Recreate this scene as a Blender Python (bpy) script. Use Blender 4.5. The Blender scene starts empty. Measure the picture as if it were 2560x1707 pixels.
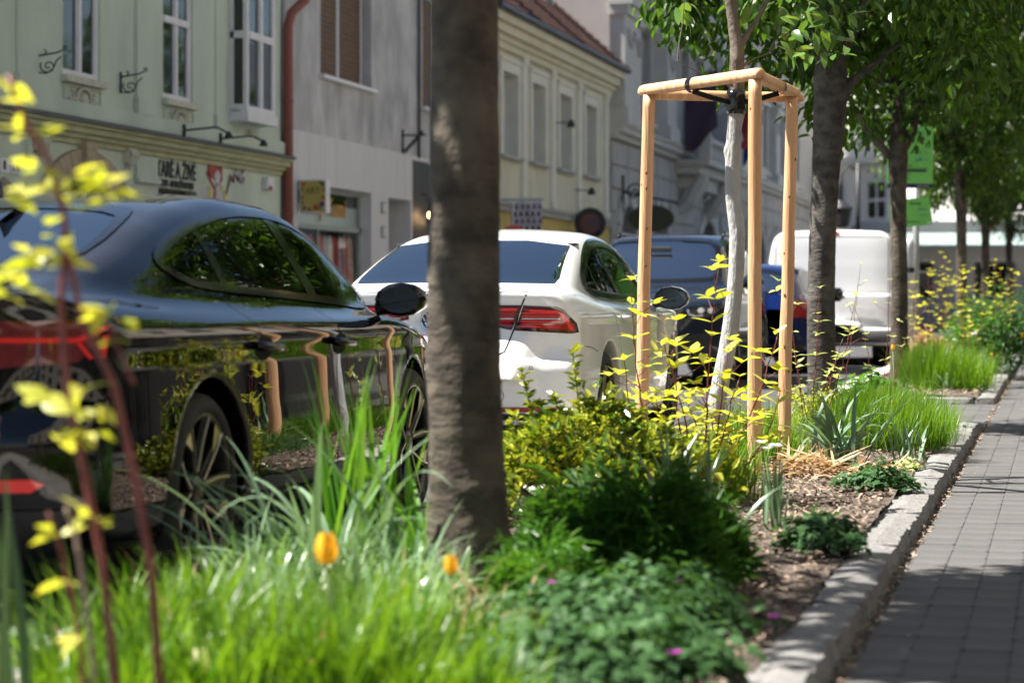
import bpy, bmesh, math, random
import numpy as np
from mathutils import Vector, Matrix
from mathutils.geometry import delaunay_2d_cdt

random.seed(11)
rng = np.random.default_rng(11)
scene = bpy.context.scene
COL = scene.collection
R = math.radians

# ------------------------------------------------------------------ camera
TH = R(12.77)                       # the view is turned this far left of the street's direction (+Y)
CT, ST = math.cos(TH), math.sin(TH)
FPX = 6044.0                        # focal length in pixels of the 2560 px wide photograph (85 mm)
cam = bpy.data.cameras.new('camera')
cam.lens, cam.sensor_width = 85.0, 36.0
cam.shift_y = -113.5 / 2560
cam.clip_start, cam.clip_end = 0.05, 2000
cam.dof.use_dof = True
cam.dof.focus_distance = 13.2
cam.dof.aperture_fstop = 2.8
cam.dof.aperture_blades = 9
camera = bpy.data.objects.new('camera', cam)
COL.objects.link(camera)
camera.location = (0, 0, 1.0)
camera.rotation_euler = (R(90), 0, TH)
scene.camera = camera

# ------------------------------------------------------------------ sky and sun
SUN_EL = R(56)
to_sun_h = Vector((-0.985, -0.165, 0)).normalized()
to_sun = (to_sun_h * math.cos(SUN_EL) + Vector((0, 0, math.sin(SUN_EL)))).normalized()
world = bpy.data.worlds.new('World')
scene.world = world
world.use_nodes = True
wn = world.node_tree
wn.nodes.clear()
sky = wn.nodes.new('ShaderNodeTexSky')
sky.sky_type = 'NISHITA'
sky.sun_disc = False
sky.sun_elevation = SUN_EL
sky.sun_rotation = math.atan2(to_sun_h.x, to_sun_h.y)
sky.air_density, sky.dust_density, sky.ozone_density = 1.0, 0.3, 1.9
bg = wn.nodes.new('ShaderNodeBackground')
bg.inputs['Strength'].default_value = 0.04
wo = wn.nodes.new('ShaderNodeOutputWorld')
wn.links.new(sky.outputs[0], bg.inputs[0])
wn.links.new(bg.outputs[0], wo.inputs[0])
sl = bpy.data.lights.new('sun', 'SUN')
sl.energy, sl.angle, sl.color = 5.0, R(0.53), (1.0, 0.95, 0.87)
sun = bpy.data.objects.new('sun', sl)
COL.objects.link(sun)
sun.rotation_euler = to_sun.to_track_quat('Z', 'Y').to_euler()

vs = scene.view_settings
vs.view_transform = 'Standard'
vs.look = 'None'
vs.exposure = 1.72
vs.gamma = 1.0
scene.cycles.use_denoising = True
scene.cycles.max_bounces = 6
scene.cycles.diffuse_bounces = 3
scene.cycles.glossy_bounces = 3
scene.cycles.transmission_bounces = 4
scene.cycles.use_adaptive_sampling = True
scene.cycles.adaptive_threshold = 0.02
scene.cycles.transparent_max_bounces = 12
scene.cycles.sample_clamp_indirect = 8.0
scene.cycles.sample_clamp_direct = 0.0

# ------------------------------------------------------------------ helpers
def G(px, d):
    """ground plan position of photo column px at depth d"""
    lat = (px - 1280) / FPX * d
    return lat * CT - d * ST, lat * ST + d * CT
def H(py, d):
    return 1.0 + (740 - py) * d / FPX
def P3(px, py, d):
    x, y = G(px, d)
    return Vector((x, y, H(py, d)))

def tag(o, label=None, cat=None, group=None, kind=None):
    if label: o['label'] = label
    if cat: o['category'] = cat
    if group: o['group'] = group
    if kind: o['kind'] = kind
    return o
def empty(name, loc=(0, 0, 0), rz=0.0):
    o = bpy.data.objects.new(name, None)
    o.empty_display_size = 0.2
    o.location = loc
    o.rotation_euler = (0, 0, rz)
    COL.objects.link(o)
    return o
def tolist(a):
    return a.tolist() if isinstance(a, np.ndarray) else a
def mesh_obj(name, V, F, mat=None, parent=None, smooth=False, normals=None, fmat=None):
    me = bpy.data.meshes.new(name)
    me.from_pydata(tolist(V), [], tolist(F))
    if mat is not None:
        for m in (mat if isinstance(mat, (list, tuple)) else [mat]):
            me.materials.append(m)
    if fmat is not None:
        me.polygons.foreach_set('material_index', np.asarray(fmat, dtype=np.int32))
    if smooth:
        me.polygons.foreach_set('use_smooth', np.ones(len(me.polygons), dtype=bool))
    me.update()
    if normals is not None:
        me.normals_split_custom_set_from_vertices(tolist(normals))
    o = bpy.data.objects.new(name, me)
    COL.objects.link(o)
    if parent is not None:
        o.parent = parent
    return o
def dup(o, parent=None, loc=None, rz=None):
    c = o.copy()
    COL.objects.link(c)
    if parent is not None: c.parent = parent
    if loc is not None: c.location = loc
    if rz is not None: c.rotation_euler = (0, 0, rz)
    return c
def dup_tree(root, loc, rz=0.0, scale=None):
    r = dup(root, None, loc, rz)
    if scale: r.scale = scale
    for ch in list(root.children):
        c = dup(ch, r)
        for g in list(ch.children):
            dup(g, c)
    return r

class MB:
    """collects simple shapes; build() links them as ONE mesh object"""
    def __init__(self):
        self.v, self.f = [], []
    def add(self, V, F):
        o = len(self.v)
        self.v += [tuple(p) for p in V]
        self.f += [tuple(i + o for i in q) for q in F]
        return self
    def box(self, x0, y0, z0, x1, y1, z1):
        if x0 > x1: x0, x1 = x1, x0
        if y0 > y1: y0, y1 = y1, y0
        if z0 > z1: z0, z1 = z1, z0
        V = [(x0, y0, z0), (x1, y0, z0), (x1, y1, z0), (x0, y1, z0), (x0, y0, z1), (x1, y0, z1), (x1, y1, z1), (x0, y1, z1)]
        return self.add(V, [(0, 3, 2, 1), (4, 5, 6, 7), (0, 1, 5, 4), (1, 2, 6, 5), (2, 3, 7, 6), (3, 0, 4, 7)])
    def plate(self, poly, x0, x1):
        """polygon in (y, z), counter-clockwise seen from +X, extruded between x0 < x1"""
        n = len(poly)
        V = [(x1, a, b) for a, b in poly] + [(x0, a, b) for a, b in poly]
        F = [tuple(range(n)), tuple(range(2 * n - 1, n - 1, -1))]
        F += [(i, i + n, (i + 1) % n + n, (i + 1) % n) for i in range(n)]
        return self.add(V, F)
    def bar(self, a, b, w, h=None):
        """square bar from a to b"""
        h = h or w
        a, b = Vector(a), Vector(b)
        d = (b - a).normalized()
        s = d.cross(Vector((0, 0, 1)))
        if s.length < 1e-4: s = Vector((1, 0, 0))
        s.normalize()
        t = s.cross(d).normalized()
        V = [p + s * (i * w / 2) + t * (j * h / 2) for p in (a, b) for i, j in ((-1, -1), (1, -1), (1, 1), (-1, 1))]
        return self.add(V, [(0, 1, 2, 3), (7, 6, 5, 4), (0, 4, 5, 1), (1, 5, 6, 2), (2, 6, 7, 3), (3, 7, 4, 0)])
    def tube(self, pts, rads, n=8, caps=True):
        pts = [Vector(p) for p in pts]
        if not hasattr(rads, '__len__'): rads = [rads] * len(pts)
        V, F = [], []
        prev = None
        for i, p in enumerate(pts):
            d = (pts[min(i + 1, len(pts) - 1)] - pts[max(i - 1, 0)]).normalized()
            if prev is None:
                s = d.cross(Vector((0.3, 0.9, 0.1)))
                if s.length < 1e-3: s = d.cross(Vector((1, 0, 0)))
            else:
                s = prev - d * prev.dot(d)
            s.normalize(); prev = s
            t = d.cross(s)
            for k in range(n):
                a = 2 * math.pi * k / n
                V.append(p + (s * math.cos(a) + t * math.sin(a)) * rads[i])
        for i in range(len(pts) - 1):
            for k in range(n):
                F.append((i * n + k, i * n + (k + 1) % n, (i + 1) * n + (k + 1) % n, (i + 1) * n + k))
        if caps:
            F.append(tuple(range(n - 1, -1, -1)))
            F.append(tuple((len(pts) - 1) * n + k for k in range(n)))
        return self.add(V, F)
    def lathe(self, c, prof, n=24, axis='z', close=False):
        """prof: list of (radius, height) along the axis"""
        V, F = [], []
        for r, h in prof:
            for k in range(n):
                a = 2 * math.pi * k / n
                q = (r * math.cos(a), r * math.sin(a), h)
                if axis == 'x': q = (q[2], q[0], q[1])
                elif axis == 'y': q = (q[1], q[2], q[0])
                V.append((c[0] + q[0], c[1] + q[1], c[2] + q[2]))
        m = len(prof)
        for i in range(m if close else m - 1):
            j = (i + 1) % m
            for k in range(n):
                F.append((i * n + k, i * n + (k + 1) % n, j * n + (k + 1) % n, j * n + k))
        if not close:
            F.append(tuple(range(n - 1, -1, -1)))
            F.append(tuple((m - 1) * n + k for k in range(n)))
        return self.add(V, F)
    def build(self, name, mat, parent=None, smooth=False, bevel=0.0):
        o = mesh_obj(name, self.v, self.f, mat, parent, smooth)
        if bevel:
            b = o.modifiers.new('bevel', 'BEVEL')
            b.width, b.segments, b.limit_method = bevel, 2, 'ANGLE'
        return o

def pchip(pts):
    x = np.array([p[0] for p in pts], float); y = np.array([p[1] for p in pts], float)
    h = np.diff(x); dl = np.diff(y) / h
    m = np.zeros(len(x)); m[0], m[-1] = dl[0], dl[-1]
    for i in range(1, len(x) - 1):
        if dl[i - 1] * dl[i] > 0:
            w1, w2 = 2 * h[i] + h[i - 1], h[i] + 2 * h[i - 1]
            m[i] = (w1 + w2) / (w1 / dl[i - 1] + w2 / dl[i])
    t = np.linspace(x[0], x[-1], 5000)
    i = np.clip(np.searchsorted(x, t) - 1, 0, len(x) - 2)
    s = (t - x[i]) / h[i]
    tab = ((1 + 2 * s) * (1 - s) ** 2 * y[i] + s * (1 - s) ** 2 * h[i] * m[i] + s * s * (3 - 2 * s) * y[i + 1] + s * s * (s - 1) * h[i] * m[i + 1])
    def f(q):
        return np.interp(q, t, tab)
    return f

# ------------------------------------------------------------------ materials
def nodes(name):
    m = bpy.data.materials.new(name)
    m.use_nodes = True
    t = m.node_tree
    b = t.nodes['Principled BSDF']
    return m, t, b
def N(t, typ, **kw):
    n = t.nodes.new(typ)
    for k, v in kw.items():
        if k in n.inputs.keys() if hasattr(n.inputs, 'keys') else False: n.inputs[k].default_value = v
        else: setattr(n, k, v)
    return n
def c4(c, k=1.0):
    return (min(c[0] * k, 1), min(c[1] * k, 1), min(c[2] * k, 1), 1)
def mat(name, col, rough=0.7, metal=0.0, var=0.12, scale=12.0, bump=0.0, bscale=60.0, stretch=(1, 1, 1), col2=None, coat=0.0, spec=0.5, island=0.0, detail=6.0):
    m, t, b = nodes(name)
    b.inputs['Roughness'].default_value = rough
    b.inputs['Metallic'].default_value = metal
    b.inputs['Specular IOR Level'].default_value = spec
    b.inputs['Coat Weight'].default_value = coat
    b.inputs['Coat Roughness'].default_value = 0.03
    tc = N(t, 'ShaderNodeTexCoord')
    mp = N(t, 'ShaderNodeMapping')
    mp.inputs['Scale'].default_value = stretch
    t.links.new(tc.outputs['Object'], mp.inputs[0])
    nz = N(t, 'ShaderNodeTexNoise')
    nz.inputs['Scale'].default_value = scale
    nz.inputs['Detail'].default_value = detail
    t.links.new(mp.outputs[0], nz.inputs['Vector'])
    ramp = N(t, 'ShaderNodeValToRGB')
    ramp.color_ramp.elements[0].position = 0.3
    ramp.color_ramp.elements[1].position = 0.7
    ramp.color_ramp.elements[0].color = c4(col2) if col2 else c4(col, 1 - var)
    ramp.color_ramp.elements[1].color = c4(col, 1 + (0 if col2 else var))
    t.links.new(nz.outputs['Fac'], ramp.inputs[0])
    out = ramp.outputs[0]
    if island:
        gi = N(t, 'ShaderNodeNewGeometry')
        mr = N(t, 'ShaderNodeMapRange')
        mr.inputs['To Min'].default_value = 1 - island
        mr.inputs['To Max'].default_value = 1 + island
        oi = N(t, 'ShaderNodeObjectInfo')
        ad = N(t, 'ShaderNodeMath', operation='ADD'); t.links.new(gi.outputs['Random Per Island'], ad.inputs[0]); t.links.new(oi.outputs['Random'], ad.inputs[1])
        fr = N(t, 'ShaderNodeMath', operation='FRACT'); t.links.new(ad.outputs[0], fr.inputs[0])
        t.links.new(fr.outputs[0], mr.inputs[0])
        mx = N(t, 'ShaderNodeVectorMath', operation='SCALE')
        t.links.new(out, mx.inputs[0]); t.links.new(mr.outputs[0], mx.inputs['Scale'])
        out = mx.outputs[0]
    t.links.new(out, b.inputs['Base Color'])
    if bump:
        n2 = N(t, 'ShaderNodeTexNoise')
        n2.inputs['Scale'].default_value = bscale
        n2.inputs['Detail'].default_value = 8
        t.links.new(mp.outputs[0], n2.inputs['Vector'])
        bp = N(t, 'ShaderNodeBump')
        bp.inputs['Strength'].default_value = bump
        bp.inputs['Distance'].default_value = 0.02
        t.links.new(n2.outputs['Fac'], bp.inputs['Height'])
        t.links.new(bp.outputs[0], b.inputs['Normal'])
    return m
def bark_mat(name, dark, mid, pale, scale=7.0):
    """bark: mottled plates, paler weathered patches, fine horizontal wrinkles"""
    m, t, b = nodes(name)
    b.inputs['Roughness'].default_value = .93
    tc = N(t, 'ShaderNodeTexCoord')
    def noise(sc, st, det=8):
        mp = N(t, 'ShaderNodeMapping'); mp.inputs['Scale'].default_value = st
        t.links.new(tc.outputs['Object'], mp.inputs[0])
        n = N(t, 'ShaderNodeTexNoise'); n.inputs['Scale'].default_value = sc; n.inputs['Detail'].default_value = det
        t.links.new(mp.outputs[0], n.inputs['Vector'])
        return n.outputs['Fac']
    r1 = N(t, 'ShaderNodeValToRGB')
    r1.color_ramp.elements[0].position, r1.color_ramp.elements[1].position = .36, .64
    r1.color_ramp.elements[0].color, r1.color_ramp.elements[1].color = c4(dark), c4(mid)
    t.links.new(noise(scale, (1, 1, 1.4), 12), r1.inputs[0])
    r2 = N(t, 'ShaderNodeValToRGB')
    r2.color_ramp.elements[0].position, r2.color_ramp.elements[1].position = .54, .66
    t.links.new(noise(3.2, (1, 1, .7), 10), r2.inputs[0])
    mx = N(t, 'ShaderNodeMixRGB'); mx.inputs[2].default_value = c4(pale)
    mu = N(t, 'ShaderNodeMath', operation='MULTIPLY'); mu.inputs[1].default_value = .75
    t.links.new(r2.outputs[0], mu.inputs[0]); t.links.new(mu.outputs[0], mx.inputs[0]); t.links.new(r1.outputs[0], mx.inputs[1])
    t.links.new(mx.outputs[0], b.inputs['Base Color'])
    h1, h2 = noise(18, (.8, .8, 1.7), 10), noise(70, (1, 1, 1), 6)
    ad = N(t, 'ShaderNodeMath', operation='MULTIPLY_ADD'); ad.inputs[1].default_value = .35
    t.links.new(h2, ad.inputs[0]); t.links.new(h1, ad.inputs[2])
    bp = N(t, 'ShaderNodeBump'); bp.inputs['Strength'].default_value = .8; bp.inputs['Distance'].default_value = .02
    t.links.new(ad.outputs[0], bp.inputs['Height']); t.links.new(bp.outputs[0], b.inputs['Normal'])
    return m
def leaf_mat(name, ca, cb, trans=0.4, rough=0.4, tcol=None, spec=0.5, obj=False):
    """leaf: colour varies leaf by leaf, light passes through the blade"""
    m, t, b = nodes(name)
    b.inputs['Roughness'].default_value = rough
    b.inputs['Specular IOR Level'].default_value = spec
    gi = N(t, 'ShaderNodeNewGeometry')
    ramp = N(t, 'ShaderNodeValToRGB')
    ramp.color_ramp.elements[0].color = c4(ca)
    ramp.color_ramp.elements[1].color = c4(cb)
    if obj:
        oi = N(t, 'ShaderNodeObjectInfo')
        t.links.new(oi.outputs['Random'], ramp.inputs[0])
    else:
        t.links.new(gi.outputs['Random Per Island'], ramp.inputs[0])
    t.links.new(ramp.outputs[0], b.inputs['Base Color'])
    tr = N(t, 'ShaderNodeBsdfTranslucent')
    hs = N(t, 'ShaderNodeMixRGB')
    hs.blend_type = 'MULTIPLY'
    hs.inputs[0].default_value = 1.0
    hs.inputs[2].default_value = c4(tcol or (1.0, 1.0, 0.45))
    gm = N(t, 'ShaderNodeGamma')
    gm.inputs[1].default_value = 0.75
    t.links.new(ramp.outputs[0], gm.inputs[0])
    t.links.new(gm.outputs[0], hs.inputs[1])
    t.links.new(hs.outputs[0], tr.inputs[0])
    mx = N(t, 'ShaderNodeMixShader')
    mx.inputs[0].default_value = trans
    t.links.new(b.outputs[0], mx.inputs[1]); t.links.new(tr.outputs[0], mx.inputs[2])
    t.links.new(mx.outputs[0], t.nodes['Material Output'].inputs['Surface'])
    return m
def glass_mat(name, tint=(0.2, 0.26, 0.24), refl=0.12, ior=1.6):
    m, t, b = nodes(name)
    t.nodes.remove(b)
    tr = N(t, 'ShaderNodeBsdfTransparent'); tr.inputs[0].default_value = c4(tint)
    gl = N(t, 'ShaderNodeBsdfGlossy'); gl.inputs['Roughness'].default_value = 0.015
    lw = N(t, 'ShaderNodeFresnel'); lw.inputs['IOR'].default_value = ior
    mth = N(t, 'ShaderNodeMath', operation='MAXIMUM'); mth.inputs[1].default_value = refl
    t.links.new(lw.outputs[0], mth.inputs[0])
    mx = N(t, 'ShaderNodeMixShader')
    t.links.new(mth.outputs[0], mx.inputs[0])
    t.links.new(tr.outputs[0], mx.inputs[1]); t.links.new(gl.outputs[0], mx.inputs[2])
    t.links.new(mx.outputs[0], t.nodes['Material Output'].inputs['Surface'])
    return m
def emit_mat(name, col, strength):
    m, t, b = nodes(name)
    b.inputs['Base Color'].default_value = c4(col)
    b.inputs['Emission Color'].default_value = c4(col)
    b.inputs['Emission Strength'].default_value = strength
    return m

MAT = {}
MAT['asphalt'] = mat('asphalt', (0.055, 0.056, 0.06), 0.9, var=0.25, scale=3, bump=0.5, bscale=180)
MAT['paver'] = mat('paver', (0.078, 0.076, 0.075), 0.85, var=0.2, scale=4, bump=0.25, bscale=220, island=0.09)
MAT['joint'] = mat('joint_sand', (0.075, 0.068, 0.055), 0.95, var=0.3, scale=30)
MAT['granite'] = mat('granite', (0.18, 0.176, 0.17), 0.85, var=0.26, scale=30, bump=0.6, bscale=70, detail=10, island=.1)
MAT['soil'] = mat('soil', (0.085, 0.064, 0.05), 0.95, var=0.45, scale=16, bump=1.0, bscale=50, detail=10)
MAT['chip'] = mat('mulch_chip', (0.22, 0.16, 0.118), 0.85, var=0.3, scale=20, island=0.65)
MAT['concrete'] = mat('pale_concrete', (0.55, 0.52, 0.48), 0.85, var=0.1, scale=14, bump=0.4, bscale=120)
MAT['plaster_green'] = mat('plaster_green', (0.53, 0.60, 0.49), 0.9, var=0.12, scale=1.1, bump=0.15, bscale=30, stretch=(1, 1, 0.5))
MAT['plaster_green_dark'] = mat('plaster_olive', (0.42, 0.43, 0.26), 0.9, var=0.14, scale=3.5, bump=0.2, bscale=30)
MAT['ornament'] = mat('ornament_stucco', (0.56, 0.55, 0.44), 0.9, var=0.15, scale=9)
MAT['stone_sand'] = mat('sandstone', (0.42, 0.34, 0.23), 0.9, var=0.14, scale=5)
MAT['white_paint'] = mat('white_window_paint', (0.74, 0.73, 0.74), 0.5, var=0.05, scale=6)
MAT['plaster_grey'] = mat('plaster_grey', (0.46, 0.455, 0.45), 0.92, var=0.28, scale=1.7, stretch=(1, 1.1, 0.7), bump=0.2, bscale=24)
MAT['travertine'] = mat('travertine', (0.62, 0.61, 0.60), 0.7, var=0.09, scale=5, stretch=(1, 3.4, 0.15))
MAT['plaster_yellow'] = mat('plaster_yellow', (0.62, 0.595, 0.45), 0.9, var=0.08, scale=1.8)
MAT['plaster_cream'] = mat('plaster_cream', (0.70, 0.69, 0.60), 0.9, var=0.06, scale=3)
MAT['plaster_ochre'] = mat('plaster_ochre', (0.55, 0.43, 0.14), 0.9, var=0.14, scale=3)
MAT['stone_grey'] = mat('stone_grey', (0.40, 0.39, 0.37), 0.9, var=0.1, scale=2, bump=0.2, bscale=20)
MAT['stone_pale'] = mat('stone_pale', (0.52, 0.51, 0.48), 0.9, var=0.1, scale=2.5)
MAT['plaster_white'] = mat('plaster_white', (0.80, 0.78, 0.76), 0.9, var=0.05, scale=1.5)
MAT['plaster_taupe'] = mat('plaster_taupe', (0.50, 0.46, 0.43), 0.9, var=0.06, scale=2)
MAT['tile'] = mat('roof_tile', (0.105, 0.045, 0.034), 0.85, var=0.3, scale=6, island=0.3)
MAT['tile_base'] = mat('roof_underlay', (0.12, 0.06, 0.045), 0.9)
MAT['pipe_red'] = mat('red_brown_pipe', (0.27, 0.085, 0.06), 0.5, var=0.1)
MAT['iron'] = mat('black_iron', (0.02, 0.02, 0.022), 0.5, var=0.1)
MAT['lead'] = mat('dark_sheet_metal', (0.045, 0.05, 0.06), 0.5, var=0.15)
MAT['brownwood'] = mat('brown_shutter', (0.125, 0.066, 0.03), 0.65, var=0.3, scale=4, stretch=(1, 1, 8))
MAT['darkwood'] = mat('dark_wood', (0.05, 0.03, 0.022), 0.6, var=0.2)
MAT['black'] = mat('matte_black', (0.012, 0.012, 0.014), 0.6, var=0.1)
MAT['gloss_black'] = mat('gloss_black', (0.008, 0.008, 0.009), 0.12, var=0.02)
MAT['steel'] = mat('galvanised_steel', (0.42, 0.44, 0.46), 0.45, metal=0.6, var=0.1, scale=14)
MAT['pane'] = mat('window_pane', (0.012, 0.014, 0.013), 0.03, var=0.05, spec=0.9)
MAT['room'] = mat('dark_room', (0.03, 0.028, 0.026), 0.9)
MAT['copper'] = mat('green_awning', (0.26, 0.33, 0.31), 0.6, var=0.15, scale=5)
def flat(name, c, rough=0.6):
    if name not in MAT: MAT[name] = mat(name, c, rough, var=0.06, scale=14)
    return MAT[name]
# ------------------------------------------------------------------ ground, road, pavement, kerbs, beds
KX, KXI = -0.586, -0.765            # outer and inner line of the pavement kerb
RX, RXI = -2.64, -2.34              # roadside kerb
RX2, RXI2 = -2.2, -1.98             # roadside kerb beyond the crossing
BED1 = (1.5, 18.25)
BED2 = (22.75, 62.0)
SOIL = 0.075

def sheet(name, x0, y0, x1, y1, z, m, kind='structure', parent=None, n=(1, 1)):
    xs, ys = np.linspace(x0, x1, n[0] + 1), np.linspace(y0, y1, n[1] + 1)
    V = [(x, y, z) for y in ys for x in xs]
    w = n[0] + 1
    F = [(j * w + i, j * w + i + 1, (j + 1) * w + i + 1, (j + 1) * w + i) for j in range(n[1]) for i in range(n[0])]
    o = mesh_obj(name, V, F, m, parent)
    if kind: o['kind'] = kind
    return o
sheet('ground', -400, -300, 400, 700, -0.03, MAT['asphalt'])
sheet('road', -9.2, -20, RX + 0.05, 120, -0.008, MAT['asphalt'])
sheet('pavement_opposite', -13, -10, -9.2, 130, 0.06, MAT['concrete'])
pavement = sheet('pavement', KX - 0.05, -4, 5.0, 90, -0.022, MAT['joint'])
crossing = sheet('crossing_pavement', RX + 0.05, BED1[1] + 0.02, KX - 0.055, BED2[0] - 0.02, -0.0225, MAT['joint'])

PW, PL, PG, CH = 0.139, 0.245, 0.0012, 0.015
def paver_mesh(w, l):
    a, b = w / 2 - PG / 2, l / 2 - PG / 2
    def ring(ins, z):
        x, y, c = a - ins, b - ins, CH
        return [(x - c, -y, z), (x, -y + c, z), (x, y - c, z), (x - c, y, z), (-x + c, y, z), (-x, y - c, z), (-x, -y + c, z), (-x + c, -y, z)]
    V = ring(0, -0.02) + ring(0, -0.0015) + ring(0.0016, 0.0)
    F = [tuple(range(16, 24))]
    for r in (0, 1):
        for k in range(8):
            F.append((r * 8 + k, r * 8 + (k + 1) % 8, (r + 1) * 8 + (k + 1) % 8, (r + 1) * 8 + k))
    return V, F
pv, pf = paver_mesh(PW, PL)
proto = None
npv = 0
field = MB()
px0 = KX + 0.035
for j in range(-8, 150):
    for i in range(0, 30):
        x, y = px0 + (i + 0.5) * PW, 5.0 + (j + 0.5) * PL
        dz = random.uniform(-0.0022, 0.0012)
        if 0 <= i < 4 and y > 5.5 and npv < 300:
            if proto is None:
                proto = mesh_obj('paver', pv, pf, MAT['paver'], pavement); o = proto
            else:
                o = dup(proto, pavement)
            o.location = (x, y, dz)
            o.rotation_euler = (random.uniform(-.003, .003), random.uniform(-.003, .003), random.uniform(-.004, .004))
            npv += 1
        elif x < 3.62:
            field.add([(a + x, b + y, c + dz) for a, b, c in pv], pf)
fo = field.build('paver_field', MAT['paver'], pavement)
fo['kind'] = 'stuff'
field = MB()
for j in range(0, 19):
    for i in range(0, 15):
        x, y = KX + 0.03 - (i + 0.5) * PW, BED1[1] + 0.04 + (j + 0.5) * PL - 0.0
        if y + PL / 2 > BED2[0] - 0.01: continue
        dz = random.uniform(-0.0022, 0.0012)
        field.add([(a + x, b + y, c + dz) for a, b, c in pv], pf)
fo = field.build('paver_field', MAT['paver'], crossing)
fo['kind'] = 'stuff'

def rough_block(x0, x1, y0, y1, z0, z1, seed, amp=0.008, step=0.06, rnd=0.012):
    """a hewn stone: gridded box with rounded, uneven edges"""
    r = np.random.default_rng(seed)
    nx, ny, nz = max(2, int((x1 - x0) / step)), max(2, int((y1 - y0) / step)), 3
    idx, V, F = {}, [], []
    def vid(i, j, k):
        key = (i, j, k)
        if key not in idx:
            x, y, z = x0 + (x1 - x0) * i / nx, y0 + (y1 - y0) * j / ny, z0 + (z1 - z0) * k / nz
            e = (i in (0, nx)) + (j in (0, ny)) + (k in (0, nz))
            if e >= 2:
                if i in (0, nx): x += rnd * (1 if i == 0 else -1) * r.uniform(.5, 1.3)
                if j in (0, ny): y += rnd * .6 * (1 if j == 0 else -1) * r.uniform(.5, 1.3)
                if k == nz: z -= rnd * r.uniform(.5, 1.2)
            idx[key] = len(V)
            V.append((x + r.normal(0, amp * .5), y + r.normal(0, amp * .4), z + (r.normal(0, amp * .35) if k else 0)))
        return idx[key]
    for i in range(nx):
        for j in range(ny):
            F.append((vid(i, j, nz), vid(i + 1, j, nz), vid(i + 1, j + 1, nz), vid(i, j + 1, nz)))
    for k in range(nz):
        for j in range(ny):
            F.append((vid(nx, j, k), vid(nx, j + 1, k), vid(nx, j + 1, k + 1), vid(nx, j, k + 1)))
            F.append((vid(0, j + 1, k), vid(0, j, k), vid(0, j, k + 1), vid(0, j + 1, k + 1)))
        for i in range(nx):
            F.append((vid(i, 0, k), vid(i + 1, 0, k), vid(i + 1, 0, k + 1), vid(i, 0, k + 1)))
            F.append((vid(i + 1, ny, k), vid(i, ny, k), vid(i, ny, k + 1), vid(i + 1, ny, k + 1)))
    return V, F
def kerb_run(name, x0, x1, ya, yb, z, m, lo=0.55, hi=1.0, along='y'):
    root = empty(name)
    root['kind'] = 'structure'
    y = ya
    k = 0
    while y < yb - 0.2:
        l = min(random.uniform(lo, hi), yb - y)
        if yb - y - l < 0.25: l = yb - y
        dx, dz = random.uniform(-.008, .008), random.uniform(-.008, .008)
        if along == 'y':
            V, F = rough_block(x0 + dx, x1 + dx, y + .004, y + l - .004, -0.1, z + dz, k + int((ya + 50) * 7))
        else:
            V, F = rough_block(y + .004, y + l - .004, x0 + dx, x1 + dx, -0.1, z + dz, k + int((ya + 50) * 7))
        mesh_obj('kerb_stone', V, F, m, root, False)
        y += l; k += 1
    return root
kerb_run('kerb', KXI, KX, 3.2, BED1[1], 0.072, MAT['granite'])
kerb_run('kerb_beyond_crossing', KXI, KX, BED2[0], 45.0, 0.072, MAT['granite'], 0.8, 1.3)
kerb_run('kerb_end', BED1[1] - 0.12, BED1[1], RXI, KXI - 0.01, 0.066, MAT['granite'], along='x')
kerb_run('kerb_front', BED2[0], BED2[0] + 0.14, RXI2, KXI - 0.01, 0.066, MAT['granite'], along='x')
kerb_run('kerb_roadside', RX, RXI, 2.0, BED1[1], 0.105, MAT['concrete'], 0.9, 1.1)
kerb_run('kerb_roadside_beyond', RX2, RXI2, BED2[0], 62, 0.105, MAT['concrete'], 1.2, 1.6)

def soil_bed(name, x0, x1, y0, y1, step):
    nx, ny = int((x1 - x0) / step), int((y1 - y0) / step)
    xs, ys = np.linspace(x0, x1, nx + 1), np.linspace(y0, y1, ny + 1)
    X, Y = np.meshgrid(xs, ys)
    Z = SOIL + 0.012 * np.sin(X * 5 + Y * 2.3) * np.sin(Y * 3.1 - X) + rng.normal(0, 0.006, X.shape)
    V = np.stack([X, Y, Z], -1).reshape(-1, 3)
    w = nx + 1
    i, j = np.meshgrid(np.arange(nx), np.arange(ny))
    a = (j * w + i).ravel()
    F = np.stack([a, a + 1, a + w + 1, a + w], 1)
    o = mesh_obj(name, V, F, MAT['soil'], None, True)
    o['kind'] = 'structure'
    return o
soil_bed('planting_soil', RXI - 0.02, KXI + 0.02, BED1[0], BED1[1] - 0.1, 0.05)
soil_bed('planting_soil_beyond', RXI2 - 0.02, KXI + 0.02, BED2[0] + 0.12, BED2[1], 0.12)
def scatter_chips(name, n, x0, x1, y0, y1, s0, s1, m, label, z=SOIL + 0.012):
    c = np.stack([rng.uniform(x0, x1, n), y0 + (y1 - y0) * rng.uniform(0, 1, n) ** 1.2, z + rng.uniform(-.006, .014, n)], 1)
    a = rng.uniform(0, 6.28, n); l = rng.uniform(s0, s1, n); w = l * rng.uniform(.2, .55, n)
    tilt = rng.normal(0, .35, (n, 2))
    q = np.array([[-1, -1], [1, -1], [1.0, .6], [.2, 1], [-1, 1]])
    ux, uy = np.cos(a), np.sin(a)
    V = np.zeros((n, 5, 3))
    for k in range(5):
        da, db = q[k, 0] * l / 2, q[k, 1] * w / 2
        V[:, k, 0] = c[:, 0] + ux * da - uy * db
        V[:, k, 1] = c[:, 1] + uy * da + ux * db
        V[:, k, 2] = c[:, 2] + tilt[:, 0] * da + tilt[:, 1] * db
    F = np.arange(n * 5).reshape(n, 5)
    o = mesh_obj(name, V.reshape(-1, 3), F, m)
    tag(o, label, 'mulch', kind='stuff')
    return o
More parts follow.
